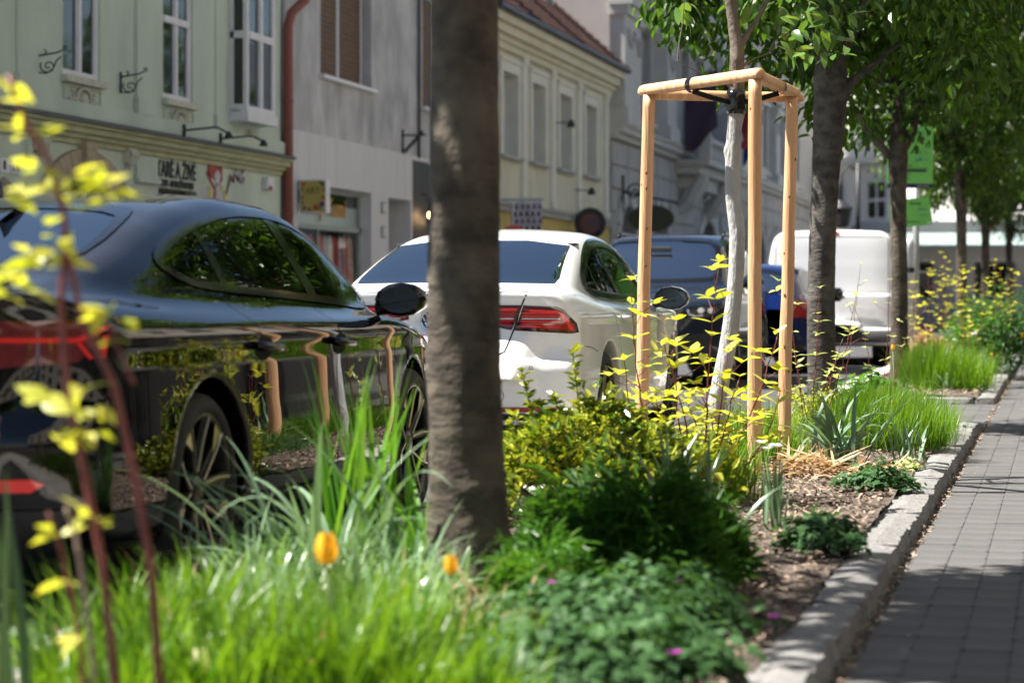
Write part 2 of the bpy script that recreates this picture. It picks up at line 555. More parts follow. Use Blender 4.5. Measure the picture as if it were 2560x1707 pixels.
scatter_chips('mulch', 22000, RXI, KXI, 5.2, 18.1, .007, .034, MAT['chip'], 'brown bark chips strewn over the planting soil by the kerb')
scatter_chips('mulch_beyond', 5000, RXI2, KXI, 23, 40, .02, .06, MAT['chip'], 'bark chips strewn over the soil past the crossing')
# crumbs of soil and moss lying in the gap between kerb and pavers
scatter_chips('joint_litter', 2600, KX + .002, KX + .05, 5.5, 30, .006, .024, MAT['chip'], 'brown crumbs and litter in the gap beside the kerb', z=-.004)
# ------------------------------------------------------------------ buildings across the street
FX = -11.4                          # plane of the facades; they look towards +X
def wall_holes(name, y0, y1, z0, z1, holes, m, parent, x=FX, depth=0.3, mr=None):
    """front of a wall with openings (ya, yb, za, zb) and their reveals"""
    ys = sorted({y0, y1} | {h[0] for h in holes} | {h[1] for h in holes})
    zs = sorted({z0, z1} | {h[2] for h in holes} | {h[3] for h in holes})
    b = MB()
    for a, c in zip(ys, ys[1:]):
        for e, g in zip(zs, zs[1:]):
            my, mz = (a + c) / 2, (e + g) / 2
            if any(h[0] < my < h[1] and h[2] < mz < h[3] for h in holes): continue
            b.add([(x, a, e), (x, c, e), (x, c, g), (x, a, g)], [(0, 1, 2, 3)])
    w = b.build(name, m, parent)
    for h in holes:
        b = MB()
        a, c, e, g = h[:4]
        b.add([(x, a, e), (x - depth, a, e), (x - depth, a, g), (x, a, g)], [(0, 1, 2, 3)])
        b.add([(x, c, e), (x, c, g), (x - depth, c, g), (x - depth, c, e)], [(0, 1, 2, 3)])
        b.add([(x, a, g), (x - depth, a, g), (x - depth, c, g), (x, c, g)], [(0, 1, 2, 3)])
        b.add([(x, a, e), (x, c, e), (x - depth, c, e), (x - depth, a, e)], [(0, 1, 2, 3)])
        b.build('window_reveal', mr or m, w)
    return w
def shell(name, y0, y1, z1, m, parent, x0=-22, x=FX, ztop=None):
    """sides, back and top closing a building behind its front"""
    b = MB()
    b.add([(x - .001, y0, 0), (x0, y0, 0), (x0, y0, z1), (x - .001, y0, z1)], [(3, 2, 1, 0)])
    b.add([(x - .001, y1, 0), (x0, y1, 0), (x0, y1, z1), (x - .001, y1, z1)], [(0, 1, 2, 3)])
    b.add([(x0, y0, 0), (x0, y1, 0), (x0, y1, z1), (x0, y0, z1)], [(0, 1, 2, 3)])
    b.add([(x - .001, y0, z1 - .02), (x0, y0, z1 - .02), (x0, y1, z1 - .02), (x - .001, y1, z1 - .02)], [(0, 1, 2, 3)])
    return b.build(name, m, parent)
def window(parent, a, c, e, g, x=FX, rec=0.1, fw=0.07, mull=1, trans=(), m=None, pane='pane', sill=None, back=True):
    """framed window set rec behind the wall: frame > each pane"""
    m = m or MAT['white_paint']
    xf = x - rec
    f = MB()
    f.box(xf - .06, a, e, xf, a + fw, g); f.box(xf - .06, c - fw, e, xf, c, g)
    f.box(xf - .06, a + fw, e, xf, c - fw, e + fw); f.box(xf - .06, a + fw, g - fw, xf, c - fw, g)
    cols = [a + fw] + [a + (c - a) * (k + 1) / (mull + 1) for k in range(mull)] + [c - fw]
    rows = [e + fw] + list(trans) + [g - fw]
    for k in range(1, mull + 1):
        f.box(xf - .05, cols[k] - fw * .55, e + fw, xf + .012, cols[k] + fw * .55, g - fw)
    for t in trans:
        f.box(xf - .05, a + fw, t - fw * .6, xf + .018, c - fw, t + fw * .6)
    o = f.build('window', m, parent)
    for i in range(len(cols) - 1):
        for j in range(len(rows) - 1):
            ya, yb, za, zb = cols[i], cols[i + 1], rows[j], rows[j + 1]
            q = 0.028
            s = MB()
            s.box(xf - .045, ya + (fw * .5 if i else 0), za, xf - .012, ya + q + (fw * .5 if i else 0), zb); s.build('sash', m, o); s = MB()
            s.box(xf - .045, yb - q - (fw * .5 if i < len(cols) - 2 else 0), za, xf - .012, yb - (fw * .5 if i < len(cols) - 2 else 0), zb)
            s.build('sash', m, o)
            b = MB()
            t = random.uniform(-.006, .006)
            b.add([(xf - .03 + t, ya, za), (xf - .03 - t, yb, za), (xf - .03 - t * .4, yb, zb), (xf - .03 + t, ya, zb)], [(0, 1, 2, 3)])
            b.build('pane', MAT[pane], o)
    if sill:
        s = MB(); s.box(x - rec, a - .08, e - .06, x + sill, c + .08, e); s.build('sill', m, o)
    return o
def text(body, loc, size, m, parent, name='lettering', rot=(R(90), 0, R(90)), sx=1.0, ext=0.004, align='LEFT', bold=0.0):
    cu = bpy.data.curves.new(name, 'FONT')
    cu.body, cu.size, cu.extrude, cu.align_x = body, size, ext, align
    cu.offset = bold
    cu.resolution_u = 3
    o = bpy.data.objects.new(name, cu)
    COL.objects.link(o)
    dg = bpy.context.evaluated_depsgraph_get()
    me = bpy.data.meshes.new_from_object(o.evaluated_get(dg))
    bpy.data.objects.remove(o)
    bpy.data.curves.remove(cu)
    me.materials.clear(); me.materials.append(m)
    r = bpy.data.objects.new(name, me)
    COL.objects.link(r)
    r.location, r.rotation_euler, r.scale = loc, rot, (sx, 1, 1)
    r.parent = parent
    return r
def course(parent, name, y0, y1, steps, m, x=FX):
    """horizontal moulding: steps = (z0, z1, projection)"""
    b = MB()
    for z0, z1, p in steps:
        b.box(x - .02, y0 - p * 0, z0, x + p, y1, z1)
    return b.build(name, m, parent)
def disc(parent, name, y, z, r, m, x, n=18):
    b = MB(); b.plate([(y + r * math.cos(2 * math.pi * k / n), z + r * math.sin(2 * math.pi * k / n)) for k in range(n)], x - .004, x)
    return b.build(name, m, parent)

# ---- green house ------------------------------------------------
gh = empty('green_house', (0, 0, 0))
tag(gh, 'pale green stucco town house with white windows and lettering over its shop', 'house')
GY0, GY1 = 17.0, 34.62
wins = [(19.6, 20.75, 3.6, 5.7), (22.9, 24.05, 3.6, 5.7), (26.47, 27.61, 3.6, 5.7), (29.73, 30.83, 3.58, 5.7)]
holes = wins + [(25.95, 28.3, 0.0, 2.42), (29.55, 30.98, .7, 2.41), (32.1, 33.7, .7, 2.29)]
wall_holes('wall', GY0, GY1, 0, 7.3, holes, MAT['plaster_green'], gh)
shell('side_wall', GY0, GY1, 7.3, MAT['plaster_green'], gh)
for w in wins:
    o = window(gh, *w, rec=.03, fw=.075, mull=1, trans=(w[2] + 1.05,))
    s = MB(); s.box(FX - .02, w[0] - .05, w[2] - .085, FX + .09, w[1] + .05, w[2] - .005); s.build('sill', MAT['ornament'], o)
    # moulded panel with a shell and scrolls under the window
    y0, y1, z0, z1 = w[0], w[1], w[2] - .36, w[2] - .11
    p = MB()
    p.box(FX - .01, y0, z0, FX + .025, y0 + .03, z1); p.box(FX - .01, y1 - .03, z0, FX + .025, y1, z1)
    p.box(FX - .01, y0 + .03, z0, FX + .025, y1 - .03, z0 + .022); p.box(FX - .01, y0 + .03, z1 - .02, FX + .025, y1 - .03, z1)
    pan = p.build('ornament_panel', MAT['plaster_green'], gh)
    q = MB()
    cy, cz = (y0 + y1) / 2, z0 + .05
    q.tube([(FX + .03, cy + .2 * math.cos(t), cz + .06 + .125 * math.sin(t)) for t in np.linspace(-.3, math.pi + .3, 12)], .022, 6)
    for k in range(7):
        t = math.pi * (k + .5) / 7
        q.tube([(FX + .02, cy, cz - .01), (FX + .045, cy + .09 * math.cos(t), cz + .07 * math.sin(t) + .02), (FX + .02, cy + .16 * math.cos(t), cz + .05 + .1 * math.sin(t))], [.018, .02, .008], 5)
    for s in (-1, 1):
        for k in range(4):
            a0 = cy + s * (.2 + .07 * k)
            q.tube([(FX + .012, a0 - s * .03, z0 + .035), (FX + .04, a0 + s * .02, z0 + .07 + .02 * (k % 2)), (FX + .02, a0 + s * .055, z0 + .13 - .012 * k)], [.016, .018, .007], 5)
        q.tube([(FX + .025, cy + s * (.3 + .045 * math.cos(t)), z0 + .16 + .035 * math.sin(t)) for t in np.linspace(0, 5, 9)], .012, 5)
    q.build('stucco_ornament', MAT['ornament'], pan, True)
# raised strips on the upper wall
for a, c, t in ((25.16, 26.2, .03), (28.72, 29.22, .045), (31.7, 31.76, .02), (21.4, 22.0, .04), (24.35, 24.6, .03)):
    b = MB(); b.box(FX - .02, a, 3.36, FX + t, c, 7.0); b.box(FX - .02, a - .03, 3.3, FX + t + .03, c + .03, 3.5)
    b.build('wall_strip', MAT['plaster_green'], gh)
course(gh, 'string_course', GY0, GY1, [(3.12, 3.3, .07)], MAT['plaster_green'])
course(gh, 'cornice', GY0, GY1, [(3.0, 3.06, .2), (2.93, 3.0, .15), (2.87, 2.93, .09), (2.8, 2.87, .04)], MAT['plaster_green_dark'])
b = MB(); b.box(FX - .02, GY0, 3.06, FX + .235, GY1, 3.085); b.box(FX + .2, GY0, 3.04, FX + .24, GY1, 3.06); b.build('cornice_flashing', MAT['lead'], gh)
course(gh, 'eaves', GY0, GY1, [(7.0, 7.12, .15), (7.12, 7.3, .3)], MAT['plaster_green'])
rf = MB(); rf.add([(FX + .35, GY0, 7.28), (FX + .35, GY1, 7.28), (-16.5, GY1, 9.6), (-16.5, GY0, 9.6)], [(0, 1, 2, 3)])
rf.add([(-16.5, GY0, 9.6), (-16.5, GY1, 9.6), (-22, GY1, 7.28), (-22, GY0, 7.28)], [(0, 1, 2, 3)])
rf.build('roof', MAT['tile'], gh)
# lower pilaster and portal
b = MB(); b.box(FX - .02, 25.42, 0, FX + .05, 25.5, 2.8); b.build('wall_strip', MAT['plaster_green'], gh)
b = MB(); b.box(FX - .02, 28.72, 2.5, FX + .04, 29.45, 2.78); b.box(FX - .02, 28.72, 2.44, FX + .07, 29.5, 2.5)
b.build('wall_strip', MAT['plaster_green'], gh)
for cy in (25.75, 28.47):
    b = MB(); b.box(FX - .02, cy - .12, 2.66, FX + .09, cy + .12, 2.85)
    for k in range(4): b.tube([(FX + .09, cy - .09 + .06 * k, 2.83), (FX + .12, cy - .09 + .06 * k, 2.76), (FX + .06, cy - .09 + .06 * k, 2.62 - .03 * (k % 2))], [.026, .022, .012], 6)
    b.build('console', MAT['ornament'], gh)
pc, sp = 27.1, 1.75
def arc(rx, rz, n, a0=0, a1=math.pi): return [(pc + rx * math.cos(t), sp + rz * math.sin(t)) for t in np.linspace(a0, a1, n)]
NV = 13
for k in range(NV):
    a0, a1 = math.pi * k / NV + .006, math.pi * (k + 1) / NV - .006
    key = k == NV // 2
    po = arc(1.52 + .02 * key, 1.0 + (.09 if key else 0), 4, a0, a1)
    pi_ = arc(1.14, .66 - (.04 if key else 0), 4, a0, a1)
    b = MB(); b.plate(po + pi_[::-1], FX - .05, FX + (.11 if key else .06) + random.uniform(0, .006)); b.build('voussoir', MAT['stone_sand'], gh)
for s in (-1, 1):
    for k in range(4):
        b = MB(); ya, yb = sorted((pc + s * 1.14, pc + s * 1.52)); b.box(FX - .05, ya, k * .437 + .004, FX + .06 + random.uniform(0, .006), yb, (k + 1) * .437 - .004); b.build('portal_stone', MAT['stone_sand'], gh)
b = MB(); b.plate([(pc - 1.14, 0)] + [(pc + 1.14, 0)] + arc(1.14, .66, 14), FX - .36, FX - .3); door = b.build('door', MAT['darkwood'], gh)
for k in range(-3, 4):
    b = MB(); b.box(FX - .31, pc + k * .3 - .012, 0.05, FX - .285, pc + k * .3 + .012, sp); b.build('door_batten', MAT['brownwood'], door)
# fill the wall above the arch opening corners is done by the voussoirs; shop openings
for a, c, e, g in ((29.55, 30.98, .7, 2.41), (32.1, 33.7, .7, 2.29)):
    window(gh, a, c, e, g, rec=.16, fw=.08, mull=1, trans=(g - .5,), m=MAT['darkwood'])
# oriel window
oy0, oy1, op = 32.34, 33.58, .25
ori = MB(); ori.box(FX - .02, oy0 - .03, 3.46, FX + op + .03, oy1 + .03, 3.6); ori.box(FX - .02, oy0 - .02, 5.55, FX + op + .06, oy1 + .05, 5.62)
ori.box(FX - .02, oy0, 3.6, FX + op - .1, oy1, 3.62)
orl = ori.build('oriel', MAT['white_paint'], gh)
window(gh, oy0, oy1, 3.6, 5.55, x=FX + op, rec=0.0, fw=.085, mull=1, trans=(4.68,))
b = MB()
for z0, z1 in ((3.6, 3.7), (4.63, 4.73), (5.45, 5.55)): b.box(FX - .01, oy0, z0, FX + op - .06, oy0 + .05, z1); b.box(FX - .01, oy1 - .05, z0, FX + op - .06, oy1, z1)
b.box(FX - .01, oy0, 3.7, FX + .05, oy0 + .05, 5.45); b.box(FX - .01, oy1 - .05, 3.7, FX + .05, oy1, 5.45)
b.build('oriel_frame', MAT['white_paint'], gh)
b = MB(); b.add([(FX, oy0 + .02, 3.7), (FX + op - .05, oy0 + .02, 3.7), (FX + op - .05, oy0 + .02, 5.45), (FX, oy0 + .02, 5.45)], [(0, 1, 2, 3)]); b.build('pane', MAT['pane'], gh)
q = MB()
for k in range(7):
    t = math.pi * (k + .5) / 7
    q.tube([(FX + .03, 33.1, 3.2), (FX + .06, 33.1 + .12 * math.cos(t), 3.22 + .09 * math.sin(t)), (FX + .02, 33.1 + .2 * math.cos(t), 3.25 + .14 * math.sin(t))], [.02, .024, .01], 5)
for s in (-1, 1):
    q.tube([(FX + .03, 33.1 + s * (.3 + .06 * math.cos(t)), 3.24 + .05 * math.sin(t)) for t in np.linspace(0, 5, 9)], .016, 5)
q.build('stucco_ornament', MAT['ornament'], gh, True)
# lettering over the shop
BLK = flat('sign_black', (0.008, 0.008, 0.009))
text('STARÉ A ŽIVÉ', (FX + .012, 29.36, 2.555), .30, BLK, gh, sx=.86, bold=.006)
text('BIEZY - STAROŽITNOSTI', (FX + .014, 29.58, 2.435), .115, BLK, gh, sx=.98, bold=.006)
# painted figure on the wall (flat paint, a few millimetres proud)
def paint(name, polys, m, x):
    b = MB()
    for p in polys:
        if sum(p[i][0] * p[(i + 1) % len(p)][1] - p[(i + 1) % len(p)][0] * p[i][1] for i in range(len(p))) < 0: p = p[::-1]
        b.plate(p, x - .003, x)
    return b.build(name, m, gh)
red = flat('paint_red', (0.33, 0.035, 0.03)); pal = flat('paint_pale', (0.5, 0.5, 0.52)); ylw = flat('paint_yellow', (0.5, 0.42, 0.05)); brn = flat('paint_brown', (0.14, 0.07, 0.05)); ora = flat('paint_rust', (0.38, 0.09, 0.03))
def wob(cy, cz, ry, rz, n=14, s=0): return [(cy + ry * (1 + .16 * math.sin(3 * t + s)) * math.cos(t), cz + rz * (1 + .1 * math.sin(5 * t + s)) * math.sin(t)) for t in np.linspace(0, 2 * math.pi, n, endpoint=False)]
paint('painted_hair', [wob(31.62, 2.78, .27, .17, s=1), [(31.4, 2.75), (31.62, 2.55), (31.8, 2.5), (31.78, 2.36), (31.6, 2.3), (31.66, 2.45), (31.5, 2.56), (31.34, 2.66)], [(31.85, 2.86), (32.0, 2.78), (32.0, 2.6), (31.9, 2.56), (31.86, 2.7)]], red, FX + .006)
paint('painted_hair_light', [wob(31.58, 2.82, .1, .09, s=2)], ora, FX + .010)
paint('painted_face', [wob(31.8, 2.63, .11, .11, s=0), [(31.74, 2.55), (31.88, 2.55), (32.02, 2.42), (31.98, 2.26), (31.7, 2.26), (31.74, 2.42)]], pal, FX + .008)
paint('painted_dress', [wob(31.36, 2.38, .12, .11, s=1), wob(31.2, 2.36, .09, .1, s=3)], pal, FX + .007)
paint('painted_flowers', [wob(31.45, 2.42, .07, .1, s=2), wob(32.05, 2.4, .06, .08, s=1), wob(31.95, 2.5, .05, .05)], ylw, FX + .011)
paint('painted_bouquet', [[(32.1, 2.4), (32.2, 2.44), (32.4, 2.68), (32.3, 2.72)]] + [wob(32.42 + .5 * random.random(), 2.62 + .2 * random.random(), .055, .035, 8, k) for k in range(16)], brn, FX + .009)
paint('painted_bouquet_light', [wob(32.42 + .5 * random.random(), 2.6 + .2 * random.random(), .04, .03, 8, k) for k in range(13)], pal, FX + .012)
for pxs, (wd, hd) in (('alarm', (.3, .16)),):
    b = MB(); b.box(FX, 33.72, 2.56, FX + .1, 34.02, 2.74); a = b.build('alarm_box', MAT['white_paint'], gh, bevel=.012)
    b = MB(); b.box(FX + .1, 33.75, 2.55, FX + .112, 33.88, 2.61); b.build('alarm_lamp', red, a)
for nm, yy, tx in (('number_plate', 24.86, '8'), ('number_plate', 25.15, '47')):
    b = MB(); b.box(FX + .0, yy - .125, 2.36, FX + .02, yy + .125, 2.53); p = b.build(nm, MAT['white_paint'], gh, bevel=.02)
    text(tx, (FX + .026, yy - (.035 if tx == '8' else .02), 2.395), .15, BLK, p, sx=.8, align='CENTER' if tx == '8' else 'LEFT')
    if tx == '47': text('l.', (FX + .026, yy - .1, 2.395), .11, BLK, p, sx=.8)
# wrought-iron brackets and lamp arms
def scroll_bracket(y, z):
    b = MB()
    b.bar((FX + .015, y, z - .2), (FX + .015, y, z + .06), .022)
    b.tube([(FX + .02, y, z), (FX + .12, y, z + .015), (FX + .24, y, z + .03), (FX + .34, y, z + .07)], [.011, .011, .01, .008], 6)
    b.tube([(FX + .14 + .1 * (1 - k / 26) * math.cos(k * .42 + 2.6), y, z - .12 + .085 * (1 - k / 26) * math.sin(k * .42 + 2.6)) for k in range(24)], .009, 5)
    b.tube([(FX + .02, y, z - .19), (FX + .12, y, z - .2), (FX + .2, y, z - .15), (FX + .24, y, z - .06), (FX + .3, y, z - .01)], .009, 5)
    for k in range(5): b.tube([(FX + .34 + .022 * math.cos(t), y, z + .085 + .022 * math.sin(t)) for t in np.linspace(-1.5, 3.5, 7)], .008, 5)
    b.tube([(FX + .1, y, z + .02), (FX + .115, y, z + .05), (FX + .09, y, z + .07)], .01, 5)
    b.build('iron_bracket', MAT['iron'], gh, True)
scroll_bracket(25.74, 3.74); scroll_bracket(28.24, 3.72)
for y, z in ((30.27, 3.19), (31.7, 3.17)):
    b = MB(); b.bar((FX + .09, y, z - .12), (FX + .09, y, z + .08), .035)
    b.tube([(FX + .09, y, z), (FX + .5, y, z + .035), (FX + .56, y, z + .03), (FX + .7, y, z - .045)], .014, 6)
    l = b.build('lamp_arm', MAT['iron'], gh)
    b = MB(); b.lathe((FX + .71, y, z - .11), [(.055, 0), (.06, .02), (.03, .07), (.02, .09)], 10); b.build('lamp_head', MAT['iron'], l)
# red-brown downpipe at the joint of the two houses
dp = MB(); dp.tube([(FX + .1, 34.66, 0), (FX + .1, 34.66, 5.05), (FX + .14, 34.7, 5.25), (FX + .3, 34.85, 5.45), (FX + .36, 34.9, 5.6), (FX + .36, 34.9, 6.9)], .075, 10)
for z in (.6, 2.2, 3.9): dp.lathe((FX + .1, 34.66, z), [(.086, 0), (.086, .05)], 10)
tag(dp.build('downpipe', MAT['pipe_red'], None, True), 'red-brown downpipe running down between the green and grey houses', 'downpipe')

# ---- grey house ------------------------------------------------
gr = empty('grey_house')
tag(gr, 'grey rendered house with brown window blinds above a pale stone shopfront', 'house')
AY0, AY1 = 34.7, 46.9
wins = [(36.6, 39.5, 4.5, 6.6), (42.87, 45.6, 4.47, 6.6)]
wall_holes('wall', AY0, AY1, 3.53, 8.2, wins, MAT['plaster_grey'], gr)
wall_holes('stone_front', AY0, AY1, 0, 3.53, [(35.35, 39.4, .45, 2.74), (40.46, 41.95, 0, 2.71), (42.05, 46.3, 0, 3.45)], MAT['travertine'], gr, x=FX + .03, depth=.5)
shell('side_wall', AY0, AY1, 8.2, MAT['plaster_grey'], gr)
for a, c, e, g in wins:
    o = window(gr, a, c - .12, e, g, rec=.14, fw=.05, mull=1)
    s = MB(); s.box(FX - .14, a - .1, e - .06, FX + .1, c + .08, e - .002); s.build('sill', MAT['white_paint'], o)
    for k in range(2):
        half = (c - .12 - a) / 2
        bl = MB()
        for r in range(46): bl.box(FX - .162, a + k * half + .055, e + .06 + r * .043, FX - .146 - .006 * (r % 2), a + (k + 1) * half - .05, e + .06 + r * .043 + .038)
        bl.build('blind', MAT['brownwood'], o)
b = MB(); b.tube([(FX + .04, 42.5, 3.5), (FX + .04, 42.5, 8.2)], .03, 6); b.build('cable_pipe', MAT['lead'], gr)
b = MB(); b.bar((FX, 41.45, 3.85), (FX + .45, 41.45, 3.85), .03); b.bar((FX + .02, 41.45, 3.55), (FX + .38, 41.45, 3.93), .025); b.bar((FX + .02, 41.6, 3.55), (FX + .38, 41.5, 3.9), .025); b.bar((FX + .02, 41.45, 3.5), (FX + .02, 41.45, 3.95), .03)
b.build('sign_bracket', MAT['iron'], gr)
rf = MB(); rf.add([(FX + .3, AY0, 8.18), (FX + .3, AY1, 8.18), (-16.5, AY1, 9.9), (-16.5, AY0, 9.9)], [(0, 1, 2, 3)]); rf.build('roof', MAT['tile'], gr)
sh = MB(); sh.box(FX - .5, 35.35, .45, FX - .47, 39.4, 2.74); sh.build('shop_interior', MAT['room'], gr)
sf = MB()
sf.box(FX - .25, 35.35, 2.06, FX - .15, 39.4, 2.14); sf.box(FX - .25, 35.35, .45, FX - .15, 35.5, 2.74); sf.box(FX - .25, 39.28, .45, FX - .15, 39.4, 2.74); sf.box(FX - .25, 37.0, .45, FX - .17, 37.06, 2.06); sf.box(FX - .24, 35.5, 2.66, FX - .15, 39.28, 2.74)
sfo = sf.build('shop_window', flat('shop_frame', (0.30, 0.33, 0.30)), gr)
b = MB(); b.add([(FX - .2, 35.5, 2.14), (FX - .2, 39.28, 2.14), (FX - .2, 39.28, 2.66), (FX - .2, 35.5, 2.66)], [(0, 1, 2, 3)]); b.build('pane', flat('frosted_pane', (0.30, 0.37, 0.35), .25), sfo)
b = MB(); b.add([(FX - .195, 35.5, 2.45), (FX - .195, 39.28, 2.47), (FX - .195, 39.28, 2.66), (FX - .195, 35.5, 2.66)], [(0, 1, 2, 3)]); b.build('pane', MAT['pane'], sfo)
b = MB(); b.add([(FX - .2, 35.5, .5), (FX - .2, 39.28, .5), (FX - .2, 39.28, 2.06), (FX - .2, 35.5, 2.06)], [(0, 1, 2, 3)]); b.build('pane', glass_mat('shop_glass', (.92, .94, .93), .04, 1.4), sfo)
text('Kup-Kumi', (FX - .18, 36.55, 2.3), .42, flat('orange_film', (0.55, 0.28, 0.04)), sfo, sx=1.2, bold=.006)
# garments hanging in the shop window
gc = [(0.5, .07, .08), (.55, .09, .06), (.34, .09, .08), (.6, .52, .48), (.5, .18, .1), (.3, .34, .45), (.7, .65, .6)]
for k in range(11):
    y = 36.3 + k * .27
    b = MB()
    n = 7
    top, bot, w = 1.98, .75 + .3 * random.random(), .17
    V = []
    for z, ww in ((top, .05), (top - .08, w * .9), (top - .35, w * .7), ((top + bot) / 2, w), (bot, w * 1.25)):
        for i in range(n):
            u = i / (n - 1) * 2 - 1
            V.append((FX - .25 + .03 * math.cos(u * 9 + k) * (1 if z < top - .1 else .3), y + u * ww, z + .01 * math.sin(u * 7)))
    F = [(r * n + i, r * n + i + 1, (r + 1) * n + i + 1, (r + 1) * n + i) for r in range(4) for i in range(n - 1)]
    b.add(V, F)
    g_ = b.build('garment', mat('cloth_%d' % k, gc[k % 7], .9, var=.5, scale=9, col2=gc[(k * 3 + 2) % 7]), sfo, True)
# meter boxes, recessed door, black shopfront with lamps
for z in (2.42, 2.0):
    b = MB(); b.box(FX + .03, 39.98, z, FX + .06, 40.2, z + .2); o = b.build('meter_box', flat('meter_grey', (0.28, 0.27, 0.26)), gr)
    b = MB(); b.box(FX + .06, 40.01, z + .03, FX + .066, 40.17, z + .17); b.build('meter_door', MAT['travertine'], o)
b = MB(); b.box(FX - .5, 40.46, 0, FX - .44, 41.95, 2.71); b.build('door', flat('door_grey', (0.17, 0.165, 0.16)), gr)
b = MB(); b.box(FX - .3, 42.06, 0, FX + .015, 43.3, 3.44); b.box(FX - .3, 43.3, 2.75, FX + .01, 46.3, 3.44); b.box(FX - .45, 43.3, 0, FX - .3, 46.3, 2.75); b.build('black_shopfront', MAT['black'], gr)
for y, z in ((42.7, 2.47), (43.08, 2.38)):
    b = MB(); b.lathe((FX + .2, y, z), [(.01, -.055), (.04, -.04), (.055, 0), (.04, .04), (.02, .06)], 10); o = b.build('lamp_bulb', emit_mat('bulb_glow', (1.0, .62, .3), 9), gr)
    b = MB(); b.tube([(FX + .2, y, z + .06), (FX + .2, y, z + .35), (FX, y, z + .4)], .012, 5); b.build('lamp_cord', MAT['iron'], o)
# projecting shop sign with flowers
sg = empty('shop_sign', (FX + .03, 35.4, 2.2))
tag(sg, 'yellow shop sign with flowers on its face jutting from the grey house', 'sign')
b = MB(); b.box(.04, -.1, .06, .47, .1, .58); b.build('sign_case', MAT['white_paint'], sg, bevel=.01)
b = MB(); b.box(.06, -.106, .085, .45, -.1, .555); fc = b.build('sign_face', flat('sign_yellow', (0.48, 0.39, 0.10)), sg)
text('ART', (.255, -.11, .36), .14, flat('sign_green_ink', (0.16, 0.16, 0.04)), fc, rot=(R(90), 0, 0), align='CENTER', sx=.9)
def fl(x, z, r, m, n=16):
    b = MB()
    pts = [(x + r * (1 + .22 * math.cos(6 * t)) * math.cos(t), z + r * (1 + .22 * math.cos(6 * t)) * math.sin(t)) for t in np.linspace(0, 2 * math.pi, n * 2, endpoint=False)]
    b.add([(p[0], -.111, p[1]) for p in pts], [tuple(range(len(pts)))])
    b.build('printed_flower', m, fc)
pr, bl_, gn = flat('print_red', (0.5, .06, .02)), flat('print_violet', (.08, .05, .2)), flat('print_leaf', (.07, .12, .03))
for x, z, r in ((.1, .5, .03), (.3, .15, .042), (.42, .3, .03)): fl(x, z, r, pr)
for x, z, r in ((.4, .2, .04), (.12, .14, .028)): fl(x, z, r, bl_)
for x, z, r in ((.09, .43, .02), (.085, .3, .022), (.41, .5, .03), (.38, .53, .022), (.43, .42, .02), (.2, .12, .025), (.36, .14, .02), (.09, .22, .02)): fl(x, z, r, gn)
for z in (.18, .5):
    b = MB(); b.bar((-.02, 0, z), (.05, 0, z), .06); b.build('sign_mount', MAT['white_paint'], sg)
# ---- yellow house ------------------------------------------------
yh = empty('yellow_house')
tag(yh, 'cream and yellow two-storey house with a red tiled roof behind the trunk', 'house')
YY0, YY1 = 46.95, 61.7
wins = [(49.3, 50.75, 3.98, 5.72), (52.2, 53.55, 3.98, 5.72), (55.2, 56.6, 3.98, 5.72), (58.35, 59.75, 3.98, 5.72)]
gnd = [(47.6, 49.3, .6, 2.35), (50.2, 54.0, .5, 2.4), (58.2, 60.2, 0, 2.45)]
wall_holes('wall', YY0, YY1, 2.95, 6.8, wins, MAT['plaster_yellow'], yh, mr=MAT['plaster_cream'], depth=.32)
wall_holes('lower_wall', YY0, YY1, 0, 2.95, gnd, MAT['plaster_ochre'], yh)
shell('side_wall', YY0, YY1, 6.8, MAT['plaster_cream'], yh)
for a, c, e, g in wins:
    o = window(yh, a, c, e, g, rec=.26, fw=.07, mull=1, trans=(e + 1.2,), m=flat('pale_blue_frame', (0.55, 0.6, 0.63)))
    b = MB()
    b.box(FX - .01, a - .2, e - .02, FX + .05, a - .003, g + .22); b.box(FX - .01, c + .003, e - .02, FX + .05, c + .2, g + .22); b.box(FX - .01, a - .003, g + .003, FX + .05, c + .003, g + .22)
    b.box(FX - .01, a - .25, g + .22, FX + .09, c + .25, g + .3)
    b.build('window_surround', MAT['plaster_cream'], o)
    b = MB(); b.box(FX - .25, a - .26, e - .09, FX + .14, c + .26, e - .022); b.build('sill', MAT['stone_grey'], o)
for y in (48.2, 51.32, 54.4, 57.5, 61.1):
    b = MB(); b.box(FX - .01, y - .2, 3.0, FX + .07, y + .2, 6.15); b.box(FX - .01, y - .24, 3.0, FX + .1, y + .24, 3.15); b.box(FX - .01, y - .24, 6.0, FX + .1, y + .24, 6.15)
    b.build('pilaster', MAT['plaster_cream'], yh)
course(yh, 'band', YY0, YY1, [(2.78, 2.9, .12), (2.9, 2.97, .18)], MAT['stone_grey'])
course(yh, 'cornice', YY0, YY1, [(6.15, 6.3, .1), (6.3, 6.42, .17), (6.42, 6.6, .3), (6.6, 6.78, .42)], MAT['plaster_yellow'])
b = MB(); b.tube([(FX + .5, YY0, 6.83), (FX + .5, YY1 + .2, 6.83)], .075, 8); b.box(FX - .02, YY0, 6.78, FX + .46, YY1 + .1, 6.85); b.build('gutter', MAT['lead'], yh)
for a, c, e, g in gnd: window(yh, a, c, e, g, rec=.2, fw=.07, mull=2, m=MAT['darkwood'])
